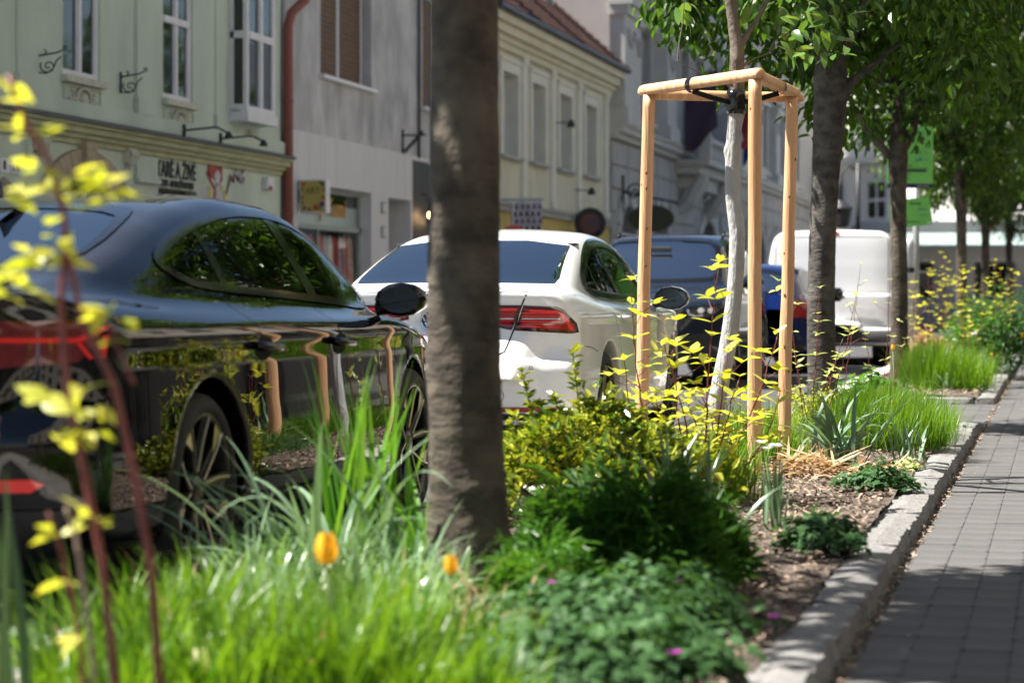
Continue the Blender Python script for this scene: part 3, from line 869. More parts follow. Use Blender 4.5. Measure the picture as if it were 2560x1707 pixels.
# tiled roof: each course of tiles is a stepped, scalloped strip
roof = MB()
rows, x0, z0, x1, z1 = 26, FX + .5, 6.86, -15.8, 11.2
V, F = [], []
nt = 90
for r in range(rows):
    for e in (0, 1):
        t = (r + e) / rows
        for i in range(nt + 1):
            y = YY0 + (YY1 - YY0) * i / nt
            bulge = .028 * abs(math.sin(i * math.pi / 2)) + (.045 if e == 0 else .0)
            V.append((x0 + (x1 - x0) * t + bulge * .7, y, z0 + (z1 - z0) * t + bulge))
for r in range(rows):
    for i in range(nt):
        a = (2 * r) * (nt + 1) + i; bq = (2 * r + 1) * (nt + 1) + i
        F.append((a, a + 1, bq + 1, bq))
        if r: p = (2 * r - 1) * (nt + 1) + i; F.append((p, p + 1, a + 1, a))
roof.add(V, F)
ro = roof.build('roof', MAT['tile'], yh)
b = MB(); b.add([(x0 - .05, YY0, z0 - .06), (x0 - .05, YY1, z0 - .06), (x1, YY1, z1 - .08), (x1, YY0, z1 - .08), (-20, YY0, 6.9), (-20, YY1, 6.9)], [(0, 1, 2, 3), (3, 2, 5, 4)])
b.build('roof_underlay', MAT['tile_base'], yh)
for y in (49.9, 54.9, 59.4):
    b = MB()
    b.box(-13.9, y - .55, 8.0, -12.5, y - .42, 9.4); b.box(-13.9, y + .42, 8.0, -12.5, y + .55, 9.4); b.box(-13.9, y - .6, 9.4, -12.35, y + .6, 9.5); b.box(-13.9, y - .42, 8.0, -12.6, y + .42, 8.2)
    d = b.build('dormer', MAT['plaster_cream'], ro)
    b = MB(); b.box(-12.62, y - .42, 8.2, -12.58, y + .42, 9.4); b.build('dormer_pane', MAT['pane'], d)
    b = MB(); b.box(-12.58, y - .03, 8.2, -12.54, y + .03, 9.4); b.box(-12.58, y - .42, 8.75, -12.54, y + .42, 8.8); b.build('dormer_frame', MAT['white_paint'], d)
b = MB(); b.box(-13.2, 52.0, 8.55, -12.9, 53.4, 8.9); b.build('roof_hatch', MAT['lead'], ro)
# small spotlights and the round sign
for y, z in ((54.6, 5.0), (57.1, 3.55)):
    b = MB(); b.bar((FX, y, z), (FX + .4, y, z - .02), .025); o = b.build('spotlight_arm', MAT['iron'], yh)
    b = MB(); b.lathe((FX + .42, y, z - .12), [(.09, 0), (.1, .04), (.05, .16), (.02, .18)], 10); b.build('spotlight', MAT['iron'], o)
x, y = FX + .52, 56.4
rs = empty('round_sign', (x, y, 2.72))
tag(rs, 'round black pub sign jutting from the yellow house above the white car', 'sign')
b = MB(); b.lathe((0, 0, 0), [(.36, -.04), (.38, -.02), (.38, .02), (.36, .04)], 28, 'y'); b.build('sign_disc', MAT['black'], rs)
b = MB(); b.lathe((0, 0, 0), [(.25, -.05), (.25, -.041)], 24, 'y'); b.build('sign_picture', mat('sign_picture', (.06, .07, .12), .5, var=.4, scale=7, col2=(.22, .06, .03)), rs)
b = MB(); b.bar((-.52, 0, .2), (-.3, 0, .2), .03); b.bar((-.52, 0, -.2), (-.3, 0, -.2), .03); b.build('sign_bracket', MAT['iron'], rs)
for k in range(13):
    a = R(205 - k * 19.5)
    b = MB(); cx, cz = .31 * math.cos(a), .31 * math.sin(a); b.box(cx - .018, -.047, cz - .026, cx + .018, -.04, cz + .026); b.build('sign_mark', flat('sign_dull', (.10, .11, .12)), rs)
# banner and no-stopping sign in front of the yellow house
bn = empty('banner', (FX + .15, 49.3, 2.35))
tag(bn, 'patterned white banner hanging beside the trunk on the yellow house', 'banner')
b = MB(); V = []
for j in range(7):
    for i in range(9): V.append((.1 + i * .075, .02 * math.sin(i * 1.3 + j), .62 * j / 6 - .0))
b.add(V, [(j * 9 + i, j * 9 + i + 1, (j + 1) * 9 + i + 1, (j + 1) * 9 + i) for j in range(6) for i in range(8)])
b.build('cloth', flat('banner_white', (.62, .6, .66)), bn, True)
b = MB(); b.bar((-.15, 0, .66), (.75, 0, .66), .05); b.build('rod', flat('banner_rod', (.35, .42, .5)), bn)
for j in range(4):
    for i in range(5):
        b = MB(); w = .045; x, z = .16 + i * .125 + .03 * (j % 2), .06 + j * .15
        b.add([(x - w, -.03, z - .05), (x + w, -.03, z - .045), (x + w * .2, -.03, z + .02), (x + w, -.03, z + .055), (x - w * .8, -.03, z + .05)], [(0, 1, 2, 3, 4)])
        b.build('printed_mark', flat('banner_ink%d' % (j % 2), ((.03, .03, .05), (.14, .1, .22))[j % 2]), bn)
sx_, sy_ = G(1281, 46.0)
ns = empty('no_stopping_sign', (sx_, sy_, 0))
tag(ns, 'red and blue round traffic sign on a thin grey post across the road', 'traffic sign')
b = MB(); b.tube([(0, 0, 0), (0, 0, 2.75)], .032, 8); b.build('post', MAT['steel'], ns)
def rim_disc(name, r0, r1, m, x, par, z):
    b = MB(); n = 24; V = []
    for r in (r0, r1):
        for k in range(n): V.append((x, r * math.cos(2 * math.pi * k / n), z + r * math.sin(2 * math.pi * k / n)))
    b.add(V, [(k, (k + 1) % n, n + (k + 1) % n, n + k) for k in range(n)]); return b.build(name, m, par)
hd = empty('sign_head', (0.0, 0, 2.05)); hd.parent = ns; hd.rotation_euler = (0, 0, R(-52))
b = MB(); b.lathe((0.05, 0, 0), [(.3, -.012), (.3, .012)], 28, 'x'); b.build('sign_plate', flat('sign_blue', (.05, .1, .35)), hd)
rim_disc('sign_rim', .23, .3, flat('sign_red', (.5, .05, .04)), .064, hd, 0)
b = MB(); b.bar((.066, -.17, .17), (.066, .17, -.17), .004, .06); b.build('sign_stroke', flat('sign_red', (.5, .05, .04)), hd)
b = MB(); b.box(.04, -.14, 1.5, .052, .14, 1.72); b.build('supplementary_plate', MAT['white_paint'], ns)

# ---- grey stone town building ------------------------------------
tb = empty('stone_building')
tag(tb, 'tall grey stone building with rusticated base, balcony and flags beyond the yellow house', 'building')
TY0, TY1, TZ = 61.75, 116.0, 11.5
wins = [(66.2, 68.0, 5.9, 8.4), (73.4, 75.2, 5.9, 8.6), (76.4, 78.2, 5.9, 8.6), (83.5, 85.2, 5.9, 8.4), (88, 89.7, 5.9, 8.4), (94, 95.7, 5.9, 8.4), (100, 101.7, 5.9, 8.4), (106, 107.7, 5.9, 8.4)]
arches = [(63.0, 65.6), (68.3, 71.0), (77.0, 82.0), (86, 89), (92, 95), (98, 101), (104, 107)]
holes = wins + [(a, c, 0, 3.45) for a, c in arches]
wall_holes('wall', TY0, TY1, 0, TZ, holes, MAT['stone_grey'], tb, depth=.5)
shell('side_wall', TY0, TY1, TZ, MAT['plaster_taupe'], tb)
for w in wins:
    o = window(tb, *w, rec=.22, fw=.1, mull=1, trans=(w[2] + 1.7,), m=flat('blue_grey_frame', (.36, .42, .48)))
    b = MB(); b.box(FX - .01, w[0] - .3, w[2] - .15, FX + .2, w[1] + .3, w[2] - .01); b.box(FX - .01, w[0] - .28, w[3] + .05, FX + .22, w[1] + .28, w[3] + .22); b.box(FX - .01, w[0] - .2, w[2], FX + .08, w[0] - .01, w[3] + .05); b.box(FX - .01, w[1] + .01, w[2], FX + .08, w[1] + .2, w[3] + .05)
    b.build('window_surround', MAT['stone_pale'], o)
for a, c in arches:
    # spandrel stones turn the opening into an arch
    r = (c - a) / 2; cy = (a + c) / 2; zs = 3.45 - r * .8
    pts = [(cy + r * math.cos(t), zs + r * .8 * math.sin(t)) for t in np.linspace(0, math.pi, 13)]
    for s in (0, 1):
        half = pts[:7] if s == 0 else pts[6:]
        pl = half + ([(cy, 3.5), (c + .02, 3.5)] if s == 0 else [(a - .02, 3.5), (cy, 3.5)])
        b = MB(); b.plate(pl, FX - .3, FX + .03); b.build('spandrel', MAT['stone_grey'], tb)
    nv = 9
    for k in range(nv):
        t0, t1 = math.pi * k / nv + .015, math.pi * (k + 1) / nv - .015
        po = [(cy + (r + .45) * math.cos(t), zs + (r * .8 + .42) * math.sin(t)) for t in np.linspace(t0, t1, 3)]
        pi_ = [(cy + r * math.cos(t), zs + r * .8 * math.sin(t)) for t in np.linspace(t0, t1, 3)]
        b = MB(); b.plate(po + pi_[::-1], FX - .05, FX + .1 + .07 * (k == nv // 2)); b.build('voussoir', MAT['stone_pale'], tb)
    b = MB(); b.box(FX - .55, a, 0, FX - .5, c, 3.5); b.build('arch_dark', MAT['darkwood'], tb)
# rusticated courses between the arches
edges = [TY0] + [e for a, c in arches for e in (a - .5, c + .5)] + [TY1]
for a, c in zip(edges[::2], edges[1::2]):
    if c - a < .3: continue
    for k in range(8):
        z = .1 + k * .62
        if z > 4.6: break
        b = MB(); b.box(FX - .01, a + .03, z, FX + .07 + random.uniform(0, .01), c - .03, z + .56); b.build('rusticated_block', MAT['stone_grey'], tb, bevel=.03)
for k in range(6, 8):
    z = .1 + k * .62
    for a in np.arange(TY0 + .1, TY1 - 2, 2.4):
        b = MB(); b.box(FX - .01, a, z + .02, FX + .06, a + 2.3, z + .58); b.build('rusticated_block', MAT['stone_grey'], tb)
course(tb, 'ledge', TY0 - .05, TY1, [(5.1, 5.25, .2), (5.25, 5.4, .38), (5.4, 5.46, .45)], MAT['stone_pale'])
course(tb, 'top_cornice', TY0 - .05, TY1, [(9.6, 9.8, .2), (10.9, 11.2, .3), (11.2, 11.5, .5)], MAT['stone_pale'])
for y, w, p in ((62.6, .8, .4), (65.0, .45, .2), (69.6, .8, .4), (71.6, .4, .2), (81.4, .8, .4), (86.6, .7, .3), (91.8, .7, .3), (97.8, .7, .3), (103.8, .7, .3)):
    b = MB(); b.box(FX - .01, y - w, 5.46, FX + p, y + w, 9.6); b.box(FX - .01, y - w - .1, 5.46, FX + p + .1, y + w + .1, 5.9); b.box(FX - .01, y - w - .1, 8.3, FX + p + .1, y + w + .1, 8.55); b.box(FX - .01, y - w - .2, 8.55, FX + p + .22, y + w + .2, 8.7)
    b.build('pilaster', MAT['stone_pale'], tb)
    b = MB(); b.box(FX - .01, y - w, 0, FX + p * .8, y + w, .9); b.build('pilaster_base', MAT['stone_pale'], tb)
    # carved garland
    q = MB()
    for t in np.linspace(0, 1, 9): q.lathe((FX + p, y + (t - .5) * w * 1.2, 7.9 - .35 * math.sin(t * math.pi)), [(.03, -.07), (.1, -.02), (.09, .05), (.02, .09)], 7)
    q.build('carved_garland', MAT['stone_grey'], tb)
# balcony
b = MB(); b.box(FX, 72.2, 4.95, FX + 1.1, 79.6, 5.12); b.box(FX, 72.4, 4.7, FX + .8, 79.4, 4.95); b.box(FX, 73, 4.3, FX + .5, 79, 4.7); bal = b.build('balcony', MAT['stone_pale'], tb)
for k in range(24):
    q = MB(); q.lathe((FX + 1.0, 72.4 + k * .305, 5.12), [(.07, 0), (.05, .06), (.09, .2), (.04, .42), (.06, .5)], 8); q.build('baluster', MAT['stone_pale'], bal, True)
q = MB(); q.box(FX + .85, 72.2, 5.62, FX + 1.12, 79.6, 5.78); q.box(FX + .1, 72.2, 5.62, FX + .85, 72.4, 5.78); q.build('balcony_rail', MAT['stone_pale'], bal)
for y in (72.3, 79.5):
    q = MB(); q.box(FX + .82, y - .2, 5.12, FX + 1.16, y + .2, 5.85); q.lathe((FX + 1.0, y, 5.85), [(.12, 0), (.08, .08), (.2, .3), (.16, .5), (.05, .6)], 10); q.build('balcony_pier', MAT['stone_pale'], bal)
for y in (73.2, 78.8):
    q = MB(); q.tube([(FX + .05, y, 3.6), (FX + .35, y, 3.9), (FX + .7, y, 4.5), (FX + .75, y, 4.75)], [.22, .3, .3, .25], 8); q.build('balcony_console', MAT['stone_pale'], bal)
# flags hung from the balcony
for k, (y, cols) in enumerate(((79.9, ((.45, .44, .46), (.03, .07, .3), (.36, .03, .035))), (82.2, ((.02, .045, .22),)), (71.6, ((.05, .03, .05),)))):
    fl_ = empty('flag', (FX + .35, y, 7.35))
    tag(fl_, ('white, blue and red flag hanging beside the stone balcony', 'plain dark blue flag hanging right of the tricolour on the stone building', 'dark furled flag hanging at the near end of the stone balcony')[k], 'flag', 'flags on the stone building')
    q = MB(); q.tube([(-.3, 0, -.5), (1.2, 0, .55)], .03, 6); q.build('flag_pole', MAT['white_paint'], fl_)
    n = len(cols)
    for i, cc in enumerate(cols):
        V = []
        for j in range(9):
            for m_ in range(5):
                u = i / n + m_ / 4 / n
                V.append((.1 + u * 1.0, .09 * math.sin(j * .9 + u * 7), .0 + u * .5 - j * .25 * (1 + .1 * math.sin(u * 5))))
        q = MB(); q.add(V, [(j * 5 + m_, j * 5 + m_ + 1, (j + 1) * 5 + m_ + 1, (j + 1) * 5 + m_) for j in range(8) for m_ in range(4)])
        q.build('flag_cloth', flat('flag_%d_%d' % (k, i), cc, .8), fl_, True)
# hanging oval sign on a scrolled iron arm
ov = empty('oval_sign', (FX + .1, 63.2, 3.0))
tag(ov, 'dark oval sign hanging from a scrolled iron arm at the stone building', 'sign')
b = MB(); b.tube([(0, 0, .75), (.4, 0, .68), (1.5, 0, .45)], .03, 6); b.tube([(.3 + .25 * (1 - k / 22) * math.cos(k * .5), 0, .75 + .25 * (1 - k / 22) * math.sin(k * .5)) for k in range(20)], .025, 5); b.tube([(0, 0, .2), (0, 0, 1.2)], .035, 6); b.build('iron_arm', MAT['iron'], ov)
b = MB(); V = [(.75 + .62 * math.cos(t), sgn * .03, .05 + .36 * math.sin(t)) for sgn in (-1, 1) for t in np.linspace(0, 2 * math.pi, 24, endpoint=False)]
b.add(V, [tuple(range(24)), tuple(range(47, 23, -1))] + [(k, (k + 1) % 24, 24 + (k + 1) % 24, 24 + k) for k in range(24)]); b.build('oval_plate', flat('oval_olive', (.05, .05, .03)), ov)

# ---- far end of the street --------------------------------------
def far_block(name, label, px, d, rz, w, h, dep, m, zbase=None):
    x, y = G(px, d)
    o = empty(name, (x, y, 0), rz)
    tag(o, label, 'building')
    b = MB(); b.box(-w / 2, 0, 0, w / 2, dep, h); b.build('wall', m, o)
    return o
wh = far_block('white_building', 'bright white building with a sunlit front closing the far end of the street', 2300, 112, R(-40), 34, 13, 12, MAT['plaster_white'])
for i in range(-5, 6):
    for z in (4.6, 8.4):
        x = i * 2.9 + .25
        b = MB(); b.box(x - .62, -.12, z, x + .62, .02, z + 1.9); o = b.build('window', MAT['white_paint'], wh)
        for s in (-1, 1):
            for zz in (0, 1):
                b = MB(); b.box(x + s * .31 - .23, -.13, z + .1 + zz * .9, x + s * .31 + .23, -.115, z + .85 + zz * .92); b.build('pane', MAT['pane'], o)
        b = MB(); b.box(x - .85, -.3, z - .18, x + .85, 0, z - .02); b.build('sill', MAT['plaster_white'], o)
b = MB(); b.box(-17, -.25, 0, 17, 0, 3.0); b.build('stone_plinth', MAT['stone_pale'], wh)
b = MB(); b.box(-17, -.4, 3.3, 17, 0, 3.7); b.box(-17, -.6, 7.3, 17, 0, 7.6); b.box(-17, -.8, 12.4, 17, 0, 13.1); b.build('cornice', MAT['plaster_white'], wh)
pv_ = far_block('low_building', 'low taupe building with a pale green awning behind the far trunks', 2500, 84, R(8), 9.6, 3.6, 6, MAT['plaster_taupe'])
b = MB(); b.add([(-4.8, -.05, 3.2), (4.8, -.05, 3.2), (4.8, -1.5, 2.75), (-4.8, -1.5, 2.75), (-4.8, -.05, 3.1), (4.8, -.05, 3.1), (4.8, -1.5, 2.66), (-4.8, -1.5, 2.66)], [(0, 1, 2, 3), (7, 6, 5, 4), (3, 2, 6, 7), (0, 3, 7, 4), (1, 5, 6, 2)]); b.build('awning', MAT['copper'], pv_)
for x in (-3.0, -.2, 1.6, 3.4):
    b = MB(); b.box(x - .7, -.08, .9, x + .7, .02, 2.2); o = b.build('window', flat('taupe_frame', (.2, .19, .18)), pv_)
    b = MB(); b.box(x - .62, -.09, .98, x - .03, -.075, 2.12); b.box(x + .03, -.09, .98, x + .62, -.075, 2.12); b.build('pane', MAT['pane'], o)
b = MB(); b.box(-4.8, -.05, .0, 4.8, -.001, .5); b.build('plinth', MAT['stone_grey'], pv_)
# added unseen house beside the pavement: blocks sky, bounces sun, shapes car reflections
rb = empty('added_house', (3.6, 0, 0))
tag(rb, 'added cream house shaping light and reflections, with a dark stone ground floor along the near pavement, outside the picture', 'house')
b = MB(); b.box(.06, -14, 3.3, 9, 62, 12.5); b.build('wall', mat('plaster_warm', (.36, .325, .275), .9, var=.06, scale=2), rb)
b = MB(); b.box(0, -14, 0, 9, 62, 3.3); b.build('stone_base', mat('dark_stone', (.014, .013, .012), .8, var=.2, scale=3), rb)  # near-black so the black car's doors have something dark to reflect
for y in np.arange(-12, 60, 3.2):
    for z in (.9, 4.4, 8.2):
        b = MB(); b.box(-.05, y - .6, z, .07, y + .6, z + 2.0); o = b.build('window', flat('drab_frame', (.22, .2, .17)) if z > 1 else MAT['darkwood'], rb)
        b = MB(); b.box(-.06, y - .5, z + .1, -.045, y + .5, z + 1.9); b.build('pane', MAT['pane'], o)
# black street lamp near the far end
x, y = G(2145, 62)
lp = empty('street_lamp', (x, y, 0))
tag(lp, 'black cast-iron street lamp with a hanging lantern behind the white van', 'street lamp')
b = MB(); b.lathe((0, 0, 0), [(.16, 0), (.13, .5), (.07, .8), (.055, 3.0), (.05, 4.4)], 10); b.tube([(0, 0, 4.2), (-.25, 0, 4.35), (-.42, 0, 4.1), (-.42, 0, 3.4)], .03, 6); b.build('post', MAT['iron'], lp, True)
b = MB(); b.lathe((-.42, 0, 2.75), [(.1, 0), (.2, .05), (.26, .45), (.3, .5), (.2, .58), (.06, .68)], 8); b.build('lantern', MAT['iron'], lp)
# ------------------------------------------------------------------ cars: a smooth implicit hull, meshed, with lamps and glass laid into its skin
def smax(a, b, k):
    h = np.maximum(k - np.abs(a - b), 0) / k
    return np.maximum(a, b) + h * h * k * .25
def smin(a, b, k):
    return -smax(-a, -b, k)
def grad(fn, P, e=.004):
    g = np.empty_like(P)
    for i in range(3):
        d = np.zeros(3); d[i] = e
        g[:, i] = fn(*(P + d).T) - fn(*(P - d).T)
    return g / (2 * e)
def surface_nets(fn, lo, hi, h):
    ax = [np.arange(lo[i], hi[i] + h, h) for i in range(3)]
    X, Y, Z = np.meshgrid(*ax, indexing='ij', sparse=True)
    D = fn(X, Y, Z) + 0.0
    S = D < 0
    n = [s - 1 for s in D.shape]
    cnt = np.zeros(n); acc = np.zeros(n + [3])
    corners = [(i, j, k) for i in (0, 1) for j in (0, 1) for k in (0, 1)]
    def sl(c): return tuple(slice(c[a], c[a] + n[a]) for a in range(3))
    for a in corners:
        for ax_ in range(3):
            if a[ax_]: continue
            b = list(a); b[ax_] = 1
            d0, d1 = D[sl(a)], D[sl(b)]
            m = S[sl(a)] != S[sl(b)]
            t = np.where(m, d0 / np.where(d0 == d1, 1, d0 - d1), 0)
            cnt += m
            for q in range(3):
                acc[..., q] += m * (a[q] + (t if q == ax_ else 0))
    act = cnt > 0
    idx = -np.ones(n, int); idx[act] = np.arange(act.sum())
    I = np.argwhere(act)
    V = np.array(lo) + h * (I + acc[act] / cnt[act][:, None])
    F = []
    for ax_ in range(3):
        u, v = (ax_ + 1) % 3, (ax_ + 2) % 3
        a = [slice(1, n[0]), slice(1, n[1]), slice(1, n[2])]
        a[ax_] = slice(0, n[ax_])
        b = list(a); b[ax_] = slice(1, n[ax_] + 1)
        ch = S[tuple(a)] != S[tuple(b)]
        C = np.argwhere(ch)
        off = np.array([1, 1, 1]); off[ax_] = 0
        C = C + off
        du = np.zeros(3, int); du[u] = 1
        dv = np.zeros(3, int); dv[v] = 1
        q = np.stack([idx[tuple((C - du - dv).T)], idx[tuple((C - dv).T)], idx[tuple(C.T)], idx[tuple((C - du).T)]], 1)
        ins = S[tuple(C.T)]
        q[~ins] = q[~ins][:, ::-1]
        F.append(q)
    F = np.concatenate(F)
    for _ in range(4):
        g = grad(fn, V)
        d = fn(*V.T)
        V = V - g * np.clip(d / np.maximum((g * g).sum(1), .2), -h * .5, h * .5)[:, None]
    g = grad(fn, V)
    g /= np.linalg.norm(g, axis=1)[:, None] + 1e-9
    nf = np.cross(V[F[:, 2]] - V[F[:, 0]], V[F[:, 3]] - V[F[:, 1]])
    fl = (nf * g[F].mean(1)).sum(1) < 0
    F[fl] = F[fl][:, ::-1]
    return V, F, g

def chaikin(p, n=2):
    p = [tuple(q) for q in p]
    for _ in range(n):
        o = []
        for i in range(len(p)):
            a, b = p[i], p[(i + 1) % len(p)]
            o += [(a[0] * .75 + b[0] * .25, a[1] * .75 + b[1] * .25), (a[0] * .25 + b[0] * .75, a[1] * .25 + b[1] * .75)]
        p = o
    return p
def resample(p, step, closed=True):
    o = []
    m = len(p) if closed else len(p) - 1
    for i in range(m):
        a, b = np.array(p[i]), np.array(p[(i + 1) % len(p)])
        k = max(1, int(np.linalg.norm(b - a) / step + .5))
        o += [tuple(a + (b - a) * j / k) for j in range(k)]
    if not closed: o.append(tuple(p[-1]))
    return o
def inside(poly, pts):
    poly = np.asarray(poly); x, y = pts[:, 0], pts[:, 1]
    c = np.zeros(len(pts), bool)
    j = len(poly) - 1
    for i in range(len(poly)):
        xi, yi = poly[i]; xj, yj = poly[j]
        hit = ((yi > y) != (yj > y)) & (x < (xj - xi) * (y - yi) / ((yj - yi) or 1e-12) + xi)
        c ^= hit; j = i
    return c
def inset(poly, d):
    """move a closed outline inwards by d"""
    p = np.asarray(poly, float)
    area = .5 * np.sum(p[:, 0] * np.roll(p[:, 1], -1) - np.roll(p[:, 0], -1) * p[:, 1])
    t = np.roll(p, -1, 0) - np.roll(p, 1, 0)
    t /= np.linalg.norm(t, axis=1)[:, None] + 1e-9
    nrm = np.stack([-t[:, 1], t[:, 0]], 1) * (1 if area > 0 else -1)
    return p + nrm * d

class Car:
    def __init__(self, name, loc, rz, fn, lo, hi, h, paint):
        self.root = empty(name, loc, rz)
        self.fn, self.h = fn, h
        self.V, self.F, self.Nn = surface_nets(fn, lo, hi, h)
        self.keep = np.ones(len(self.F), bool)
        self.C = self.V[self.F].mean(1)
        self.CN = self.Nn[self.F].mean(1)
        self.paint = paint
        self.L = hi[1]
    # project (a, b) outline points on to the skin. view: 'R','L' (from +x / -x; a=y, b=z), 'B' rear (a=x, b=z), 'F' front
    def proj(self, pts, view, off):
        p = np.asarray(pts, float)
        n = len(p)
        if view in 'RL':
            s = 1 if view == 'R' else -1
            out, inn = np.full(n, 1.3 * s), np.zeros(n)
            mk = lambda t: np.stack([t, p[:, 0], p[:, 1]], 1)
        else:
            out = np.full(n, -.4 if view == 'B' else self.L + .4)
            inn = np.full(n, self.L * .5)
            mk = lambda t: np.stack([p[:, 0], t, p[:, 1]], 1)
        # march inwards all at once, then bisect
        steps = 90
        T = out[None] + (inn - out)[None] * (np.arange(steps + 1) / steps)[:, None]
        if view in 'RL': D = self.fn(T, p[None, :, 0], p[None, :, 1])
        else: D = self.fn(p[None, :, 0], T, p[None, :, 1])
        k = np.argmax(D < 0, 0)
        k = np.where((D < 0).any(0), np.maximum(k, 1), steps)
        idx = np.arange(n)
        b, a = T[k, idx], T[k - 1, idx]
        for _ in range(14):
            t = (a + b) / 2
            m = self.fn(*mk(t).T) < 0
            b = np.where(m, t, b); a = np.where(m, a, t)
        P = mk((a + b) / 2)
        g = grad(self.fn, P); g /= np.linalg.norm(g, axis=1)[:, None] + 1e-9
        return P + g * off, g
    def patch(self, name, poly, view, m, off=.003, step=.05, parent=None, rounded=0, thick=True):
        if rounded: poly = chaikin(poly, rounded)
        pl = resample(poly, step)
        lo, hi = np.min(pl, 0), np.max(pl, 0)
        gx, gy = np.meshgrid(np.arange(lo[0], hi[0], step), np.arange(lo[1], hi[1], step))
        gp = np.stack([gx.ravel(), gy.ravel()], 1)
        gp = gp[inside(inset(pl, step * .35), gp)] if len(gp) else gp
        n = len(pl)
        pts = [Vector(q) for q in pl] + [Vector(q) for q in gp]
        v2, e2, f2, *_ = delaunay_2d_cdt(pts, [(i, (i + 1) % n) for i in range(n)], [list(range(n))], 1, 1e-5)
        v2 = np.array([(q[0], q[1]) for q in v2])
        P, g = self.proj(v2, view, off)
        F = np.array([f for f in f2 if len(f) == 3])
        nf = np.cross(P[F[:, 1]] - P[F[:, 0]], P[F[:, 2]] - P[F[:, 0]])
        fl = (nf * g[F[:, 0]]).sum(1) < 0
        F[fl] = F[fl][:, ::-1]
        return mesh_obj(name, P, F, m, parent or self.root, True, normals=g)
    def ring(self, name, poly, w, view, m, off=.004, parent=None, step=.04):
        o = resample(poly, step)
        i = inset(o, w)
        P, g = self.proj(np.concatenate([np.array(o), i]), view, off)
        n = len(o)
        F = np.array([(k, (k + 1) % n, n + (k + 1) % n, n + k) for k in range(n)])
        nf = np.cross(P[F[:, 1]] - P[F[:, 0]], P[F[:, 2]] - P[F[:, 0]])
        fl = (nf * g[F[:, 0]]).sum(1) < 0
        F[fl] = F[fl][:, ::-1]
        return mesh_obj(name, P, F, m, parent or self.root, True, normals=g)
    def seam(self, name, path, view, m, w=.006, off=.0012, parent=None, step=.03):
        p = np.array(resample(path, step, False))
        t = np.gradient(p, axis=0); t /= np.linalg.norm(t, axis=1)[:, None] + 1e-9
        nr = np.stack([-t[:, 1], t[:, 0]], 1)
        P, g = self.proj(np.concatenate([p - nr * w / 2, p + nr * w / 2]), view, off)
        n = len(p)
        F = np.array([(k, k + 1, n + k + 1, n + k) for k in range(n - 1)])
        nf = np.cross(P[F[:, 1]] - P[F[:, 0]], P[F[:, 2]] - P[F[:, 0]])
        fl = (nf * g[F[:, 0]]).sum(1) < 0
        F[fl] = F[fl][:, ::-1]
        return mesh_obj(name, P, F, m, parent or self.root, True, normals=g)
    def cut(self, poly, view, shrink=.5):
        """open the hull behind a pane"""
        q = inset(resample(poly, .05), self.h * shrink)
        a, b, nd = (1, 2, 0) if view in 'RL' else (0, 2, 1)
        s = {'R': 1, 'L': -1, 'B': -1, 'F': 1}[view]
        m = inside(q, self.C[:, [a, b]]) & (self.CN[:, nd] * s > .05)
        if view in 'RL': m &= self.C[:, 0] * s > .2
        if view == 'B': m &= self.C[:, 1] < self.L * .5
        if view == 'F': m &= self.C[:, 1] > self.L * .5
        self.keep &= ~m
    def glass(self, name, poly, view, gm, trim=None, tw=.018, cut=True, rounded=2):
        p = chaikin(poly, rounded) if rounded else poly
        if cut: self.cut(p, view)
        o = self.patch(name, p, view, gm, off=.002, step=.05)
        if trim: self.ring('window_trim', inset(resample(p, .04), -tw * .6), tw, view, trim, off=.005, parent=o)
        return o
    def finish(self):
        F = self.F[self.keep]
        return mesh_obj('body', self.V, F, self.paint, self.root, True, normals=self.Nn)
    def box(self, name, x0, y0, z0, x1, y1, z1, m, parent=None, bevel=.01):
        b = MB(); b.box(x0, y0, z0, x1, y1, z1)
        return b.build(name, m, parent or self.root, bevel=bevel)

